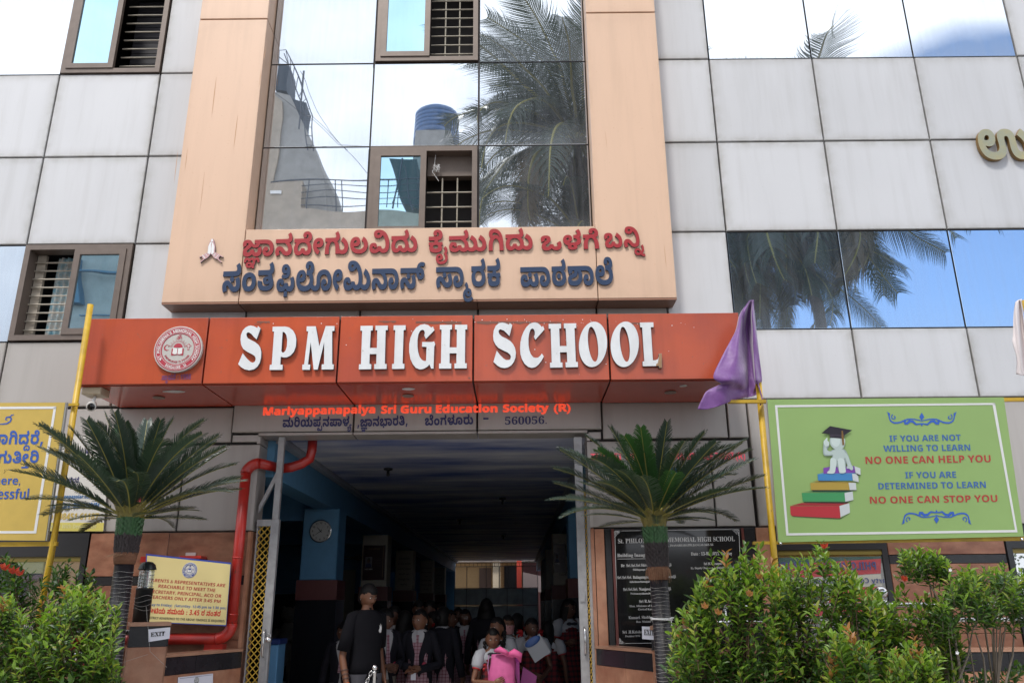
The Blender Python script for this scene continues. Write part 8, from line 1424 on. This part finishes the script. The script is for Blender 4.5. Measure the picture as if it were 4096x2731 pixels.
FM = [frond_mesh(k, .86+.04*(k % 3), bend=.2+.19*(k % 4)) for k in range(6)]; FMB = [frond_mesh(20+k, .80, bend=.25+.3*k, mats=FRONDB) for k in range(2)]
def sago(Y, base, mid, hub, ys, label, seed, bright):
    """trunk marks ys in photo pixels: wrap top, husk top, bark top, green top"""
    B_ = P(*base, Y); Hb = P(*hub, Y); rnd_ = random.Random(seed); d = (Hb-B_).normalized(); b0 = B_-d*(B_.z/d.z); T = thing('sago_palm', label, 'palm', b0, 'artificial sago palms beside the entrance')
    at_ = lambda y: Hb+(B_-Hb)*((y-hub[1])/(base[1]-hub[1])); r0 = .078; r1 = .062
    pw = at_(ys[0]); put('trunk_wrap', MB().tube([b0, b0.lerp(pw, .5), pw], [.076, .072, .067], 24), WRAP, T, True)
    sp_ = MB(); n = 46
    for k in range(n):
        t = .28+.70*k/n; c = b0.lerp(pw, t); rr = .0775-.009*t; tl = rnd_.uniform(-.09, .09); ph = rnd_.uniform(0, 6)
        sp_.tube([c+Vector((math.cos(a)*rr, math.sin(a)*rr, tl*rr*math.cos(a+1)+.004*math.sin(3*a+ph))) for a in [2*PI*j/18 for j in range(19)]], .0011, 3, cap=False)
    put('light_string', sp_, bpy.data.materials['clear_wire'], T)
    ph_, pb_, pg_ = at_(ys[1]), at_(ys[2]), at_(ys[3])
    put('husk_collar', MB().tube([pw-d*.004, (pw+ph_)/2, ph_], [.072, .080, .082], 22), HUSK, T, True)
    hf = MB()
    for k in range(90):
        a = rnd_.uniform(0, 2*PI); p = ph_+Vector((math.cos(a), math.sin(a), 0))*.07; o = Vector((math.cos(a), math.sin(a), 0)); wind = Vector((-.10, 0, .0)) if seed == 1 else Vector((.0, -.02, 0)); l_ = rnd_.uniform(.05, .16)
        hf.tube([p, p+o*.02-d*.02+wind*l_*2, p+o*.035*rnd_.random()-d*l_*.8*(1 if seed != 1 else .35)+wind*l_*8*rnd_.random()], [.0013, .001, .0005], 3, cap=False)
    put('loose_fibre', hf, HAIRF, T, kind='stuff')
    def scales(pa, pb_, ra, rb_, m, nm, rows_, up=.5, sz=.030):
        core = MB().tube([pa, pb_], [ra*.93, rb_*.93], 16); mb = MB(); mb.v = core.v; mb.f = core.f; mb.m = core.m
        for i in range(rows_):
            t = i/rows_; c = pa.lerp(pb_, t); r = ra+(rb_-ra)*t
            for j in range(13):
                a = 2*PI*(j+.5*(i % 2))/13+rnd_.uniform(-.06, .06); o = Vector((math.cos(a), math.sin(a), 0)); s_ = Vector((-math.sin(a), math.cos(a), 0)); q = c+o*(r*.93); z = sz*rnd_.uniform(.8, 1.15)
                mb.add([q-s_*z*.55, q+s_*z*.55, q+o*z*up+d*z*.9, q+d*z*.3+o*.004, q-d*z*.35+o*z*.25], [(0, 3, 2), (3, 1, 2), (0, 4, 1), (4, 2, 1), (0, 2, 4)])
        put(nm, mb, m, T)
    scales(ph_, pb_, .080, .090, BARK, 'bark_scales', 9); scales(pb_, pg_, .088, .092, GRNS, 'green_scales', 7)
    st = MB(); st.tube([pg_, at_(hub[1]+5), Hb], [.088, .10, .05], 16)
    for k in range(330):
        a = rnd_.uniform(0, 2*PI); t = rnd_.random(); p = pg_.lerp(Hb, t*.8)+Vector((math.cos(a), math.sin(a), 0))*(.088+.022*t); o = Vector((math.cos(a+rnd_.uniform(-.3, .3)), math.sin(a), 0)); l_ = rnd_.uniform(.05, .10)
        st.add([p-Vector((-math.sin(a), math.cos(a), 0))*.003, p+Vector((-math.sin(a), math.cos(a), 0))*.003, p+o*l_*.25*(1+t)+d*l_], [(0, 1, 2)])
    put('straw_crown', st, STRW, T)
    k = 0
    for ring_, (n_, el, rad_) in enumerate(((8, 74, .02), (12, 56, .04), (13, 40, .055), (12, 24, .065), (8, 10, .07))):
        for j in range(n_):
            az = 2*PI*(j+.35*ring_)/n_+rnd_.uniform(-.16, .16)+seed; e = R(el*(.94 if seed == 1 else .82)+rnd_.uniform(-10, 10)); me = (FMB[k % 2] if k in bright else FM[(k*5+seed) % 6]); k += 1
            o = bpy.data.objects.new('frond', me); COL.objects.link(o); o.parent = T; o.matrix_parent_inverse = Matrix.Translation(-b0)
            sc_ = rnd_.uniform(.84, 1.0)*(1 if ring_ < 4 else .55)*(.92 if ring_ == 0 else 1)
            mw = Matrix.Translation(Hb+Vector((math.cos(az)*rad_, math.sin(az)*rad_, -.02*ring_)))@Matrix.Rotation(az, 4, 'Z')@Matrix.Rotation(-e, 4, 'Y')@Matrix.Rotation(rnd_.uniform(-.35, .35), 4, 'X')@Matrix.Scale(sc_, 4)
            o.location = mw.to_translation(); o.rotation_euler = mw.to_euler(); o.scale = (sc_, sc_, sc_)
    return T, at_
TL, _ = sago(-1.5, (250, 1568), None, (303, 1165), (1300, 1274, 1232, 1190), 'left sago palm with black wrapped trunk before the solar advert board', 1, (2, 9, 14))
TR2, at_ = sago(-1.25, (1531, 1568), None, (1501, 1172), (1336, 1307, 1250, 1212), 'right sago palm with black wrapped trunk, white string tied round it', 2, (3, 11, 12, 25))
pt = at_(1428); ws_ = MB()
for k in range(3): ws_.tube([pt+Vector((math.cos(a)*.082, math.sin(a)*.082, .006*k+.004*math.sin(a*2+k))) for a in [2*PI*j/16 for j in range(17)]], .003, 5, cap=False)
ws_.tube([pt+Vector((.03, -.08, 0)), pt+Vector((.05, -.10, .01)), pt+Vector((.055, -.10, -.04))], .004, 5); ws_.tube([pt+Vector((.03, -.08, 0)), pt+Vector((.09, -.09, .02))], .004, 5); put('tied_string', ws_, WHT, TR2)
put('pink_tag', MB().box(-.02, .02, -.005, 0, -.015, .015).add([], []), PNKS, None); tg = bpy.data.objects['pink_tag']; tg.location = P(317, 1147, -1.62); tag(tg, 'scrap of pink paper caught at the crown of the left sago palm', 'paper scrap')
# ================================================================ SHRUBS
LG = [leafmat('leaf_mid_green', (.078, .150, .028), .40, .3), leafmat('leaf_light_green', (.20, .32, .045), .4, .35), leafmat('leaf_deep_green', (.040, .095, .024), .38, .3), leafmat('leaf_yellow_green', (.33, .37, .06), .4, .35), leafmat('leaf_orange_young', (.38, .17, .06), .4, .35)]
STEM = mat('brown_stem', (.12, .065, .04), .8, var=.3); STEMG = mat('grey_stem', (.22, .18, .14), .8, var=.3)
def leaf(mb, p, d, n, L_, W_, mi, drop=.25):
    d = d.normalized(); s = d.cross(n)
    if s.length < 1e-4: s = d.orthogonal()
    s.normalize(); n = s.cross(d); m = p+d*L_*.45-n*L_*.02; t = p+d*L_-n*L_*drop; c = .16*W_
    mb.add([p, m-s*W_/2+n*c, m-n*c*.5, m+s*W_/2+n*c, p+d*L_*.78-s*W_*.30-n*L_*drop*.45+n*c*.6, p+d*L_*.78+s*W_*.30-n*L_*drop*.45+n*c*.6, t], [(0, 2, 1), (0, 3, 2), (1, 2, 4), (2, 3, 5), (4, 2, 6), (2, 5, 6)], mi)
def interp(sil, x):
    for (a, b), (c, d) in zip(sil, sil[1:]):
        if a <= x <= c: return b+(d-b)*(x-a)/(c-a)
    return sil[0][1] if x < sil[0][0] else sil[-1][1]
def shrub(label, sil, Y0, Y1, basex, n_sh, seed, young=.05, L_=.078, W_=.032, stemm=None, tone=0, nodes=9, sparse=False, ymax=1640, zfloor=.3, vertical=.55, twig=(.16, .34), br=.35):
    rnd_ = random.Random(seed); Yc = (Y0+Y1)/2; bpos = [P(b, 1568, rnd_.uniform(Y0, Y1)) for b in basex]; T = thing('shrub', label, 'shrub', (bpos[0].x, Yc, zfloor), 'leafy shrubs in front of the school')
    mb = MB(); st = MB(); yg = MB(); x0, x1 = sil[0][0], sil[-1][0]
    for b in bpos: st.tube([Vector((b.x, b.y, 0)), Vector((b.x+.02, b.y, .5)), Vector((b.x-.02, b.y, 1.0))], [.012, .010, .007], 6)
    for k in range(n_sh):
        x = rnd_.uniform(x0, x1); top = interp(sil, x); u = rnd_.random(); y = top+(ymax-top)*(u**1.25) if k > n_sh*.16 else top+rnd_.uniform(-16, 12); Y = rnd_.uniform(Y0, Y1)
        if y > top+60: Y = rnd_.uniform(Y0, Yc)
        tip = P(x, y, Y); b = min(bpos, key=lambda q: abs(q.x-tip.x)); ln = rnd_.uniform(*twig); dirv = (Vector((tip.x-b.x, (tip.y-b.y), .0))*.8+Vector((rnd_.uniform(-.3, .3), rnd_.uniform(-.4, .2), vertical+.3*rnd_.random()))).normalized()
        root = tip-dirv*ln; mid = root.lerp(tip, .5)+Vector((0, 0, -.015))
        if rnd_.random() < br and root.z > .6: st.tube([Vector((b.x, b.y, max(.3, min(root.z-.3, .9)))), b.lerp(root, .6)*1.0 if False else Vector(((b.x+root.x)/2, (b.y+root.y)/2, root.z-.12)), root, tip], [.006, .004, .003, .0015], 4, cap=False)
        else: st.tube([root, mid, tip], [.0028, .0022, .0012], 4, cap=False)
        s1 = dirv.orthogonal().normalized(); s2 = dirv.cross(s1); isy = rnd_.random() < young and y < top+70; depth = (y-top)/max(1, ymax-top)
        for i in range(nodes):
            t = i/(nodes-1); p = root.lerp(tip, t)+(Vector((0, 0, -.015))*math.sin(PI*t)); a = i*1.57+rnd_.uniform(-.3, .3)+k
            for s in (0, PI):
                o = s1*math.cos(a+s)+s2*math.sin(a+s); d = (o*(1-.45*t)+dirv*(.35+.55*t)+Vector((0, 0, .12))).normalized(); sz = rnd_.uniform(.6, 1.25)*(1-.25*t)
                if isy and t > .7: tgt, mi = yg, 0; sz *= .95
                else:
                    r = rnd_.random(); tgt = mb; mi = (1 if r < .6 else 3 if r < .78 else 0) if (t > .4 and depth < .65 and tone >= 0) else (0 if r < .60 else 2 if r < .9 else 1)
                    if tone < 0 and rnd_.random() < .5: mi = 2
                leaf(tgt, p, d, (dirv+Vector((0, 0, .6))).normalized(), L_*sz, W_*sz, mi, rnd_.uniform(.1, .35))
    put('foliage', mb, LG, T, kind='stuff'); put('stem', st, stemm or STEM, T)
    if yg.v: put('young_leaves', yg, LG[4], T, kind='stuff')
    return T
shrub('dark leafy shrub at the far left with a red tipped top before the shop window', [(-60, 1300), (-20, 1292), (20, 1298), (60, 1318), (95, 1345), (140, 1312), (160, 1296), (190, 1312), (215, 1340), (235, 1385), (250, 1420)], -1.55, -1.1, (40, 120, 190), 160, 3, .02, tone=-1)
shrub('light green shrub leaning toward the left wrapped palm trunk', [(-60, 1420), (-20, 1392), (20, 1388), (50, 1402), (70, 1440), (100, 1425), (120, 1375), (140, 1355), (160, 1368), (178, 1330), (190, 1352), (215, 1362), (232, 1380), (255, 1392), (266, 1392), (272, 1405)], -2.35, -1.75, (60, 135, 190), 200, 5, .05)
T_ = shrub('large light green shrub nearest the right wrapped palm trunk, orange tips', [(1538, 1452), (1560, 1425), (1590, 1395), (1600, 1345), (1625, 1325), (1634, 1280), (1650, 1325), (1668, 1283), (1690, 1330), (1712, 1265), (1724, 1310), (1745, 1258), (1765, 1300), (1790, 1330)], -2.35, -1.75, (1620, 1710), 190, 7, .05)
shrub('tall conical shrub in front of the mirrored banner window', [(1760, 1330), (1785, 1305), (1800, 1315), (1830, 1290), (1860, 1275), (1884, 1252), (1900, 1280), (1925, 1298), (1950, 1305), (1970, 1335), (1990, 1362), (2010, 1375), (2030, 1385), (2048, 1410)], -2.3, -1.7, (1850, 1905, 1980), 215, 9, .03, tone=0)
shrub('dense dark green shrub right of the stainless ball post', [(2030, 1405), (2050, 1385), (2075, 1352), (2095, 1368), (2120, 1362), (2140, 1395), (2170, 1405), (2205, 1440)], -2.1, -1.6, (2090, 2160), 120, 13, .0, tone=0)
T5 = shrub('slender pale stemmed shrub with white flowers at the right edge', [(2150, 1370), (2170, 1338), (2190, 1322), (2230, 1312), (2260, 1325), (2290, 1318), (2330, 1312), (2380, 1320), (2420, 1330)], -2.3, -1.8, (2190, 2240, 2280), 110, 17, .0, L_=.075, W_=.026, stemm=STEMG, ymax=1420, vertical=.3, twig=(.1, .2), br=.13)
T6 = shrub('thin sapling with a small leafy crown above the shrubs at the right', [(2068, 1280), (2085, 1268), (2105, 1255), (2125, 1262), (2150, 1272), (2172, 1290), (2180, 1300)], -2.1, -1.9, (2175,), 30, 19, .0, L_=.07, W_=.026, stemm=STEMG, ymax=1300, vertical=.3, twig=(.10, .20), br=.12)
put('stem', MB().tube([P(2215, 1600, -2.), P(2190, 1450, -2.), P(2165, 1395, -2.), P(2130, 1330, -2.), P(2115, 1290, -2.)], [.011, .009, .007, .005, .003], 6), STEMG, T6)
for x0, y0, x1, y1 in ((2200, 1568, 2235, 1440), (2235, 1440, 2290, 1360), (2265, 1568, 2240, 1450), (2310, 1568, 2330, 1440), (2330, 1440, 2350, 1380), (2235, 1440, 2200, 1370)): put('stem', MB().tube([P(x0, y0, -2.05), P((x0+x1)/2+6, (y0+y1)/2, -2.0), P(x1, y1, -2.0)], [.007, .006, .004], 6), STEMG, T5)
shrub('low yellow green shrub in the front right corner', [(2040, 1500), (2060, 1488), (2090, 1478), (2120, 1500), (2160, 1520)], -2.7, -2.4, (2080,), 70, 23, .1, L_=.07, W_=.03)
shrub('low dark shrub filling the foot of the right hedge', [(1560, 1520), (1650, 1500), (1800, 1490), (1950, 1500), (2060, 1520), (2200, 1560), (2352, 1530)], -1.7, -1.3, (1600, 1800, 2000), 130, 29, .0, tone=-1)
shrub('small red and green leaf tuft at the front right among the stems', [(1900, 1470), (1930, 1450), (1960, 1470), (2000, 1500)], -2.8, -2.5, (1940,), 50, 31, .2)
fl = MB()
for x, y in ((2182, 1308), (2198, 1498)):
    p = P(x, y, -2.35)
    for k in range(5): a = 2*PI*k/5; leaf(fl, p, Vector((math.cos(a), -.3, math.sin(a))), Vector((0, -1, 0)), .013, .009, 0, .05)
put('white_flower', fl, WHT, T5)
def tuft(x, y, Y, n, m, par, L_=.09):
    mb = MB(); p = P(x, y, Y); rnd_ = random.Random(int(x))
    for k in range(n): a = 2*PI*k/n; d = Vector((math.cos(a)*.7, math.sin(a)*.5-.2, .9+rnd_.uniform(-.3, .3))); leaf(mb, p, d, Vector((0, -1, .2)), L_*rnd_.uniform(.7, 1.1), .022, 0, -.05)
    put('young_leaves', mb, m, par)
REDL = leafmat('leaf_red_young', (.50, .06, .035), .4, .35)
for x, y, Y, n in ((12, 1310, -1.6, 9), (30, 1318, -1.6, 6), (45, 1322, -1.6, 5)): tuft(x, y, Y, n, REDL, T_ if False else bpy.data.objects['shrub'], .065)
for x, y, Y in ((1650, 1412, -2.4), (1722, 1370, -2.4), (1620, 1398, -2.4), (1893, 1260, -2.2), (2078, 1335, -2.2), (1745, 1330, -2.3)): tuft(x, y, Y, 4, REDL if x > 1880 else LG[4], T_, .045)
# ================================================================ WHAT THE GLASS MIRRORS: the other side of the street
OB = thing('opposite_house', 'cream house with a stair tower across the street, seen mirrored in the glass', 'building', (-5, -15, 0))
CRW = mat('weathered_cream_wall', (.44, .38, .31), .85, var=.2, vscale=2); GRW = mat('grey_render', (.34, .34, .33), .85, var=.2, vscale=2); MAU = mat('mauve_trim', (.12, .07, .085), .7); RAILM = mat('dark_rail', (.06, .075, .10), .6); TANK = mat('blue_plastic_tank', (.03, .11, .28), .45, var=.15)
D1 = 14.
def mprism(pts, D, t, m, nm, par):
    A_ = [Mi(x, y, D) for x, y in pts]; B2 = [p+Vector((0, -t, 0)) for p in A_]; n = len(A_)
    return put(nm, MB().add(A_+B2, [tuple(range(n)), tuple(range(2*n-1, n-1, -1))]+[(i, (i+1) % n, n+(i+1) % n, n+i) for i in range(n)]), m, par)
mprism([(590, 520), (632, 212), (668, 215), (715, 320), (742, 400), (752, 520)], D1+.5, 3, GRW, 'stair_tower', OB)
mprism([(590, 520), (628, 215), (648, 230), (620, 520)], D1+.4, .09, CRW, 'tower_side', OB)
mprism([(540, 560), (560, 415), (690, 418), (688, 480), (845, 486), (962, 492), (962, 640), (540, 660)], D1, 2.5, CRW, 'parapet', OB)
a = Mi(560, 430, D1); put('wall', MB().box(-14, Mi(845, 490, D1).x-.1, -D1-8, -D1-.3, 0, Mi(700, 500, D1).z-.3), CRW, OB)
put('wall', MB().box(3.0, 14, -30, -24, 0, 3.4), GRW, OB)
mprism([(625, 437), (650, 437), (650, 445), (625, 445)], D1-.05, .04, WHT, 'plate', OB)
for q in ([(640, 150), (668, 157), (662, 208), (634, 206)], [(672, 222), (705, 230), (695, 300), (672, 270)]): mprism(q, D1+.6, .8, mat('dark_water_tank', (.03, .05, .075), .6) if 'dark_water_tank' not in bpy.data.materials else bpy.data.materials['dark_water_tank'], 'water_tank', OB)
rr = MB(); ML = lambda pts, r=.02, D=D1: rr.tube([Mi(x, y, D) for x, y in pts], r, 5)
ML([(640, 155), (642, 120), (660, 118), (722, 262), (718, 345)]); ML([(655, 128), (700, 250), (706, 345)]); ML([(642, 137), (668, 155)], .015); ML([(697, 170), (688, 300)], .028)
for t in np.linspace(0, 1, 8): ML([(660+62*t, 122+140*t), (665+42*t, 152+110*t)], .012)
for k in range(4): ML([(706, 275+20*k), (720, 275+20*k)], .012)
for k, y in enumerate((414, 426, 441, 456, 472)): ML([(625 if k == 0 else 688, y+2), (1095, y-2)], .022 if k == 0 else .014)
for x in (705, 770, 784, 860, 893, 920, 1000, 1080): ML([(x, 414), (x-3, 482)], .016)
ML([(925, 360), (905, 485)], .03); ML([(905, 470), (930, 380), (950, 485)], .025); put('railing', rr, RAILM, OB)
for pts in ([(620, 205), (720, 270), (780, 330), (905, 338)], [(690, 170), (760, 300), (845, 400), (850, 440)], [(720, 262), (800, 345)]): 
    w = MB().tube([Mi(x, y, D1-1) for x, y in pts], .008, 4); put('cable', w, BLACK, OB)
mprism([(895, 362), (962, 362), (962, 480), (930, 470), (905, 400)], D1+2, 1, mat('dark_green_sheet', (.02, .06, .07), .6), 'sloping_sheet', OB)
# window reflections low at the left: mouldings and openings of the house front
for q, m in (([(0, 1275), (105, 1275), (100, 1318), (0, 1330)], mat('olive_cream_wall', (.36, .36, .18), .8)), ([(0, 1280), (20, 1275), (52, 1302), (50, 1316), (100, 1316), (98, 1328), (0, 1330)], MAU), ([(0, 1330), (60, 1335), (48, 1410), (0, 1410)], mat('dark_opening', (.03, .035, .04), .4)), ([(305*0+285*0+300*0+183*1.0, 1325), (212, 1325), (208, 1400), (180, 1400)], bpy.data.materials['dark_opening'] if 'dark_opening' in bpy.data.materials else DKF)): mprism(q, D1-.6, .1, m, 'moulding', OB)
mprism([(-300, 1262), (214, 1262), (214, 1500), (-300, 1500)], D1-.35, .1, mat('yellow_ochre_wall', (.42, .27, .13), .85, var=.1), 'front_wall', OB)
for q in ([(150, 590), (185, 590), (182, 690), (148, 690)],): mprism(q, D1-.6, .2, mat('blue_shutter', (.05, .14, .22), .5), 'shutter', OB)
for y in (620, 720): mprism([(180, y), (275, y), (275, y+3), (180, y+3)], D1-.6, .1, bpy.data.materials['blue_shutter'], 'trim_line', OB)
mprism([(100, 520), (480, 520), (480, 860), (0, 860)], D1-.4, .2, GRW, 'upper_wall', OB)
WTK = thing('water_tank', 'ribbed blue plastic water tank mirrored in the middle glass pane', 'water tank', Mi(1000, 330, 19)); c = Mi(1000, 334, 19); tp = Mi(1000, 252, 19); rad_ = (Mi(1050, 300, 19).x-Mi(949, 300, 19).x)/2; hz = tp.z-c.z
pr = [(rad_*.98, 0)]
for k in range(6): z = hz*.82*(k+1)/6; pr += [(rad_, z-hz*.12), (rad_, z-.03), (rad_*.965, z-.015), (rad_*.965, z)]
pr += [(rad_*.95, hz*.84), (rad_*.7, hz*.94), (rad_*.3, hz*.99), (rad_*.17, hz*1.0), (rad_*.17, hz*1.07), (.02, hz*1.08)]
put('tank_body', MB().lathe(pr, c, 40), TANK, WTK, True); put('tank_stand', MB().box(c.x-rad_*.8, c.x+rad_*.8, c.y-.8, c.y+.8, 0, c.z), GRW, WTK)
# coconut palms
CFR = leafmat('coconut_frond_green', (.024, .043, .024), .42, .15); CFD = leafmat('dry_frond', (.12, .085, .045), .6, .2); CTR = mat('coconut_trunk', (.13, .10, .075), .85, var=.3)
def coco_frond(seed, L_=3.6, bend=1.5, m=None, curl=1.):
    rnd_ = random.Random(seed); mb = MB(); pts = []; p = Vector((0, 0, 0)); n = 22; sd0 = rnd_.uniform(-.25, .25)
    for i in range(n+1):
        pts.append(p.copy()); t = i/n; a = -bend*t**1.5; p = p+Vector((math.cos(a), sd0*t, math.sin(a))).normalized()*L_/n
    mb.tube(pts, [.035*(1-.85*i/n)+.004 for i in range(n+1)], 5, 1)
    for i in range(66):
        t = .10+.90*i/66; f = t*n; k = min(n-1, int(f)); q = pts[k].lerp(pts[k+1], f-k); d = (pts[k+1]-pts[k]).normalized(); sd_ = Vector((0, 0, 1)).cross(d)
        if sd_.length < .05: sd_ = Vector((0, 1, 0))
        sd_.normalize(); upv = d.cross(sd_); ln = .95*min(1, .45+2.2*(t-.1))*(1 if t < .6 else 1-.6*((t-.6)/.4))*rnd_.uniform(.85, 1.1)
        for s in (-1, 1):
            dir_ = (sd_*s*.85+d*.65+upv*.12).normalized(); v = dir_.copy(); pp = [q]; 
            for j in range(4): pp.append(pp[-1]+v*ln/4); v = (v+Vector((0, 0, -.42*curl*rnd_.uniform(.7, 1.3)))).normalized()
            wd = d*.0165; W4 = [1, 1.15, .9, .55, .05]; mb.add([x for j in range(5) for x in (pp[j]-wd*W4[j], pp[j]+wd*W4[j])], [(2*j, 2*j+1, 2*j+3, 2*j+2) for j in range(4)])
    return mb.mesh('coconut_frond', [m or CFR, RACH])
CM = [coco_frond(k, 3.3+.25*(k % 3), 1.0+.35*(k % 4)) for k in range(5)]+[coco_frond(9, 2.8, 2.2, CFD, 1.6)]
def coconut(c, label, seed, ground_dx, n=30, sc=1.):
    T = thing('coconut_palm', label, 'palm', (c.x+ground_dx, c.y, 0)); rnd_ = random.Random(seed); b0 = Vector((c.x+ground_dx, c.y, 0))
    put('trunk', MB().tube([b0.lerp(c, t)+Vector((.25*math.sin(PI*t), 0, 0)) for t in np.linspace(0, 1, 14)], [.24-.11*t for t in np.linspace(0, 1, 14)], 14), CTR, T, True)
    for k in range(n):
        az = k*2.399+seed; el = R(72-105*(k/n)+rnd_.uniform(-8, 8)); me = CM[5] if k > n*.86 else CM[(k*3+seed) % 5]
        o = bpy.data.objects.new('frond', me); COL.objects.link(o); o.parent = T; o.matrix_parent_inverse = Matrix.Translation(-b0)
        mw = Matrix.Translation(c+Vector((math.cos(az)*.12, math.sin(az)*.12, 0)))@Matrix.Rotation(az, 4, 'Z')@Matrix.Rotation(-el, 4, 'Y')@Matrix.Rotation(rnd_.uniform(-.3, .3), 4, 'X'); s = sc*rnd_.uniform(.88, 1.08)
        o.location = mw.to_translation(); o.rotation_euler = mw.to_euler(); o.scale = (s, s, s)
    return T
coconut(Mi(1325, 330, 15), 'coconut palm across the street, mirrored in the right panes of the middle bay', 4, .3, 54, 1.55)
coconut(Mi(1825, 440, 15.5), 'coconut palm across the street, mirrored in the right hand glass row', 8, .2, 64, 1.65)
coconut(Mi(1735, 600, 16.8), 'lower coconut palm mirrored at the left end of the right hand glass row', 15, .2, 44, 1.25)
coconut(Mi(1330, 560, 15.2), 'shorter coconut palm across the street under the other crown', 11, .4, 28, 1.1)
# school banner across the street, mirrored in the shop window
BNR = thing('school_banner', 'red and cream school congratulation banner across the street, mirrored in the shop window', 'banner', Mi(1900, 1330, 12))
def mq(q, D, m, nm): return mprism(q, D, .01, m, nm, BNR)
BR = mat('banner_red', (.62, .02, .03), .6); BC = mat('banner_cream', (.72, .66, .54), .6); BN = mat('banner_navy', (.03, .05, .22), .6)
mq([(1700, 1298), (2024, 1282), (2024, 1316), (1700, 1330)], 12, BR, 'red_band'); mq([(1700, 1331), (2024, 1317), (2028, 1345), (1700, 1358)], 12.0, BC, 'cream_band'); mq([(1700, 1359), (2028, 1346), (2034, 1420), (1700, 1430)], 12.0, BR, 'red_band')
def mtext(s, xa, xb, y, cap, m, D=11.98):
    V, F, a, b = text_mesh(s, 'sans'); p0 = Mi(xa, y, D); p1 = Mi(xb, y, D); e = (p1-p0)/(b-a); hgt = (Mi(xa, y-cap, D)-p0).length/.72; mb = MB()
    extr(mb, V, F, lambda u, v, d: p0+e*(u-a)+Vector((0, d, v*hgt)), .002); put('lettering', mb, m, BNR)
mtext("PHILOMENA'S MEMORIAL", 2014, 1760, 1307, 18, BN); mtext('Hearty Congratulations', 2060, 1860, 1338, 12, BN)
gsh = thing('green_shade_net', 'green shade net above the banner across the street', 'net', (5, -12.5, 3)); mprism([(1700, 1270), (2100, 1262), (2100, 1290), (1700, 1300)], 12.6, .02, mat('green_net', (.03, .10, .07), .8), 'net', gsh)
ht = thing('street_tree', 'green leafy tree across the street mirrored in the far right shop window', 'tree', (10, -14, 0)); mb = MB(); rnd_ = random.Random(77); c = Mi(2330, 1320, 13)
for k in range(2600):
    v = Vector((rnd_.gauss(0, 1), rnd_.gauss(0, 1), rnd_.gauss(0, 1))); v.normalize(); p = c+Vector((v.x*2.2, v.y*1.6, v.z*1.6+.3))*rnd_.uniform(.5, 1)**.5; leaf(mb, p, v+Vector((0, 0, -.3)), Vector((0, 0, 1)), .16, .07, rnd_.choice((0, 2, 2)), .2)
put('crown', mb, LG, ht, kind='stuff'); put('trunk', MB().tube([(c.x, c.y, 0), (c.x, c.y, c.z-.8), c], [.15, .12, .06], 10), BARK, ht, True)
mb = MB(); cft = P(905, 1320, 29); 
for k in range(700):
    v = Vector((rnd_.gauss(0, .5), rnd_.gauss(0, .5), rnd_.gauss(0, .6))); leaf(mb, Vector((cft.x, 29, cft.z-.2))+v, v+Vector((0, 0, .1)), Vector((0, -1, .3)), .12, .05, rnd_.choice((0, 1, 2)), .2)
put('crown', mb, LG, ft, kind='stuff'); put('trunk', MB().tube([(cft.x-.5, 29, 0), (cft.x-.5, 29, cft.z)], [.08, .04], 8), BARK, ft, True)
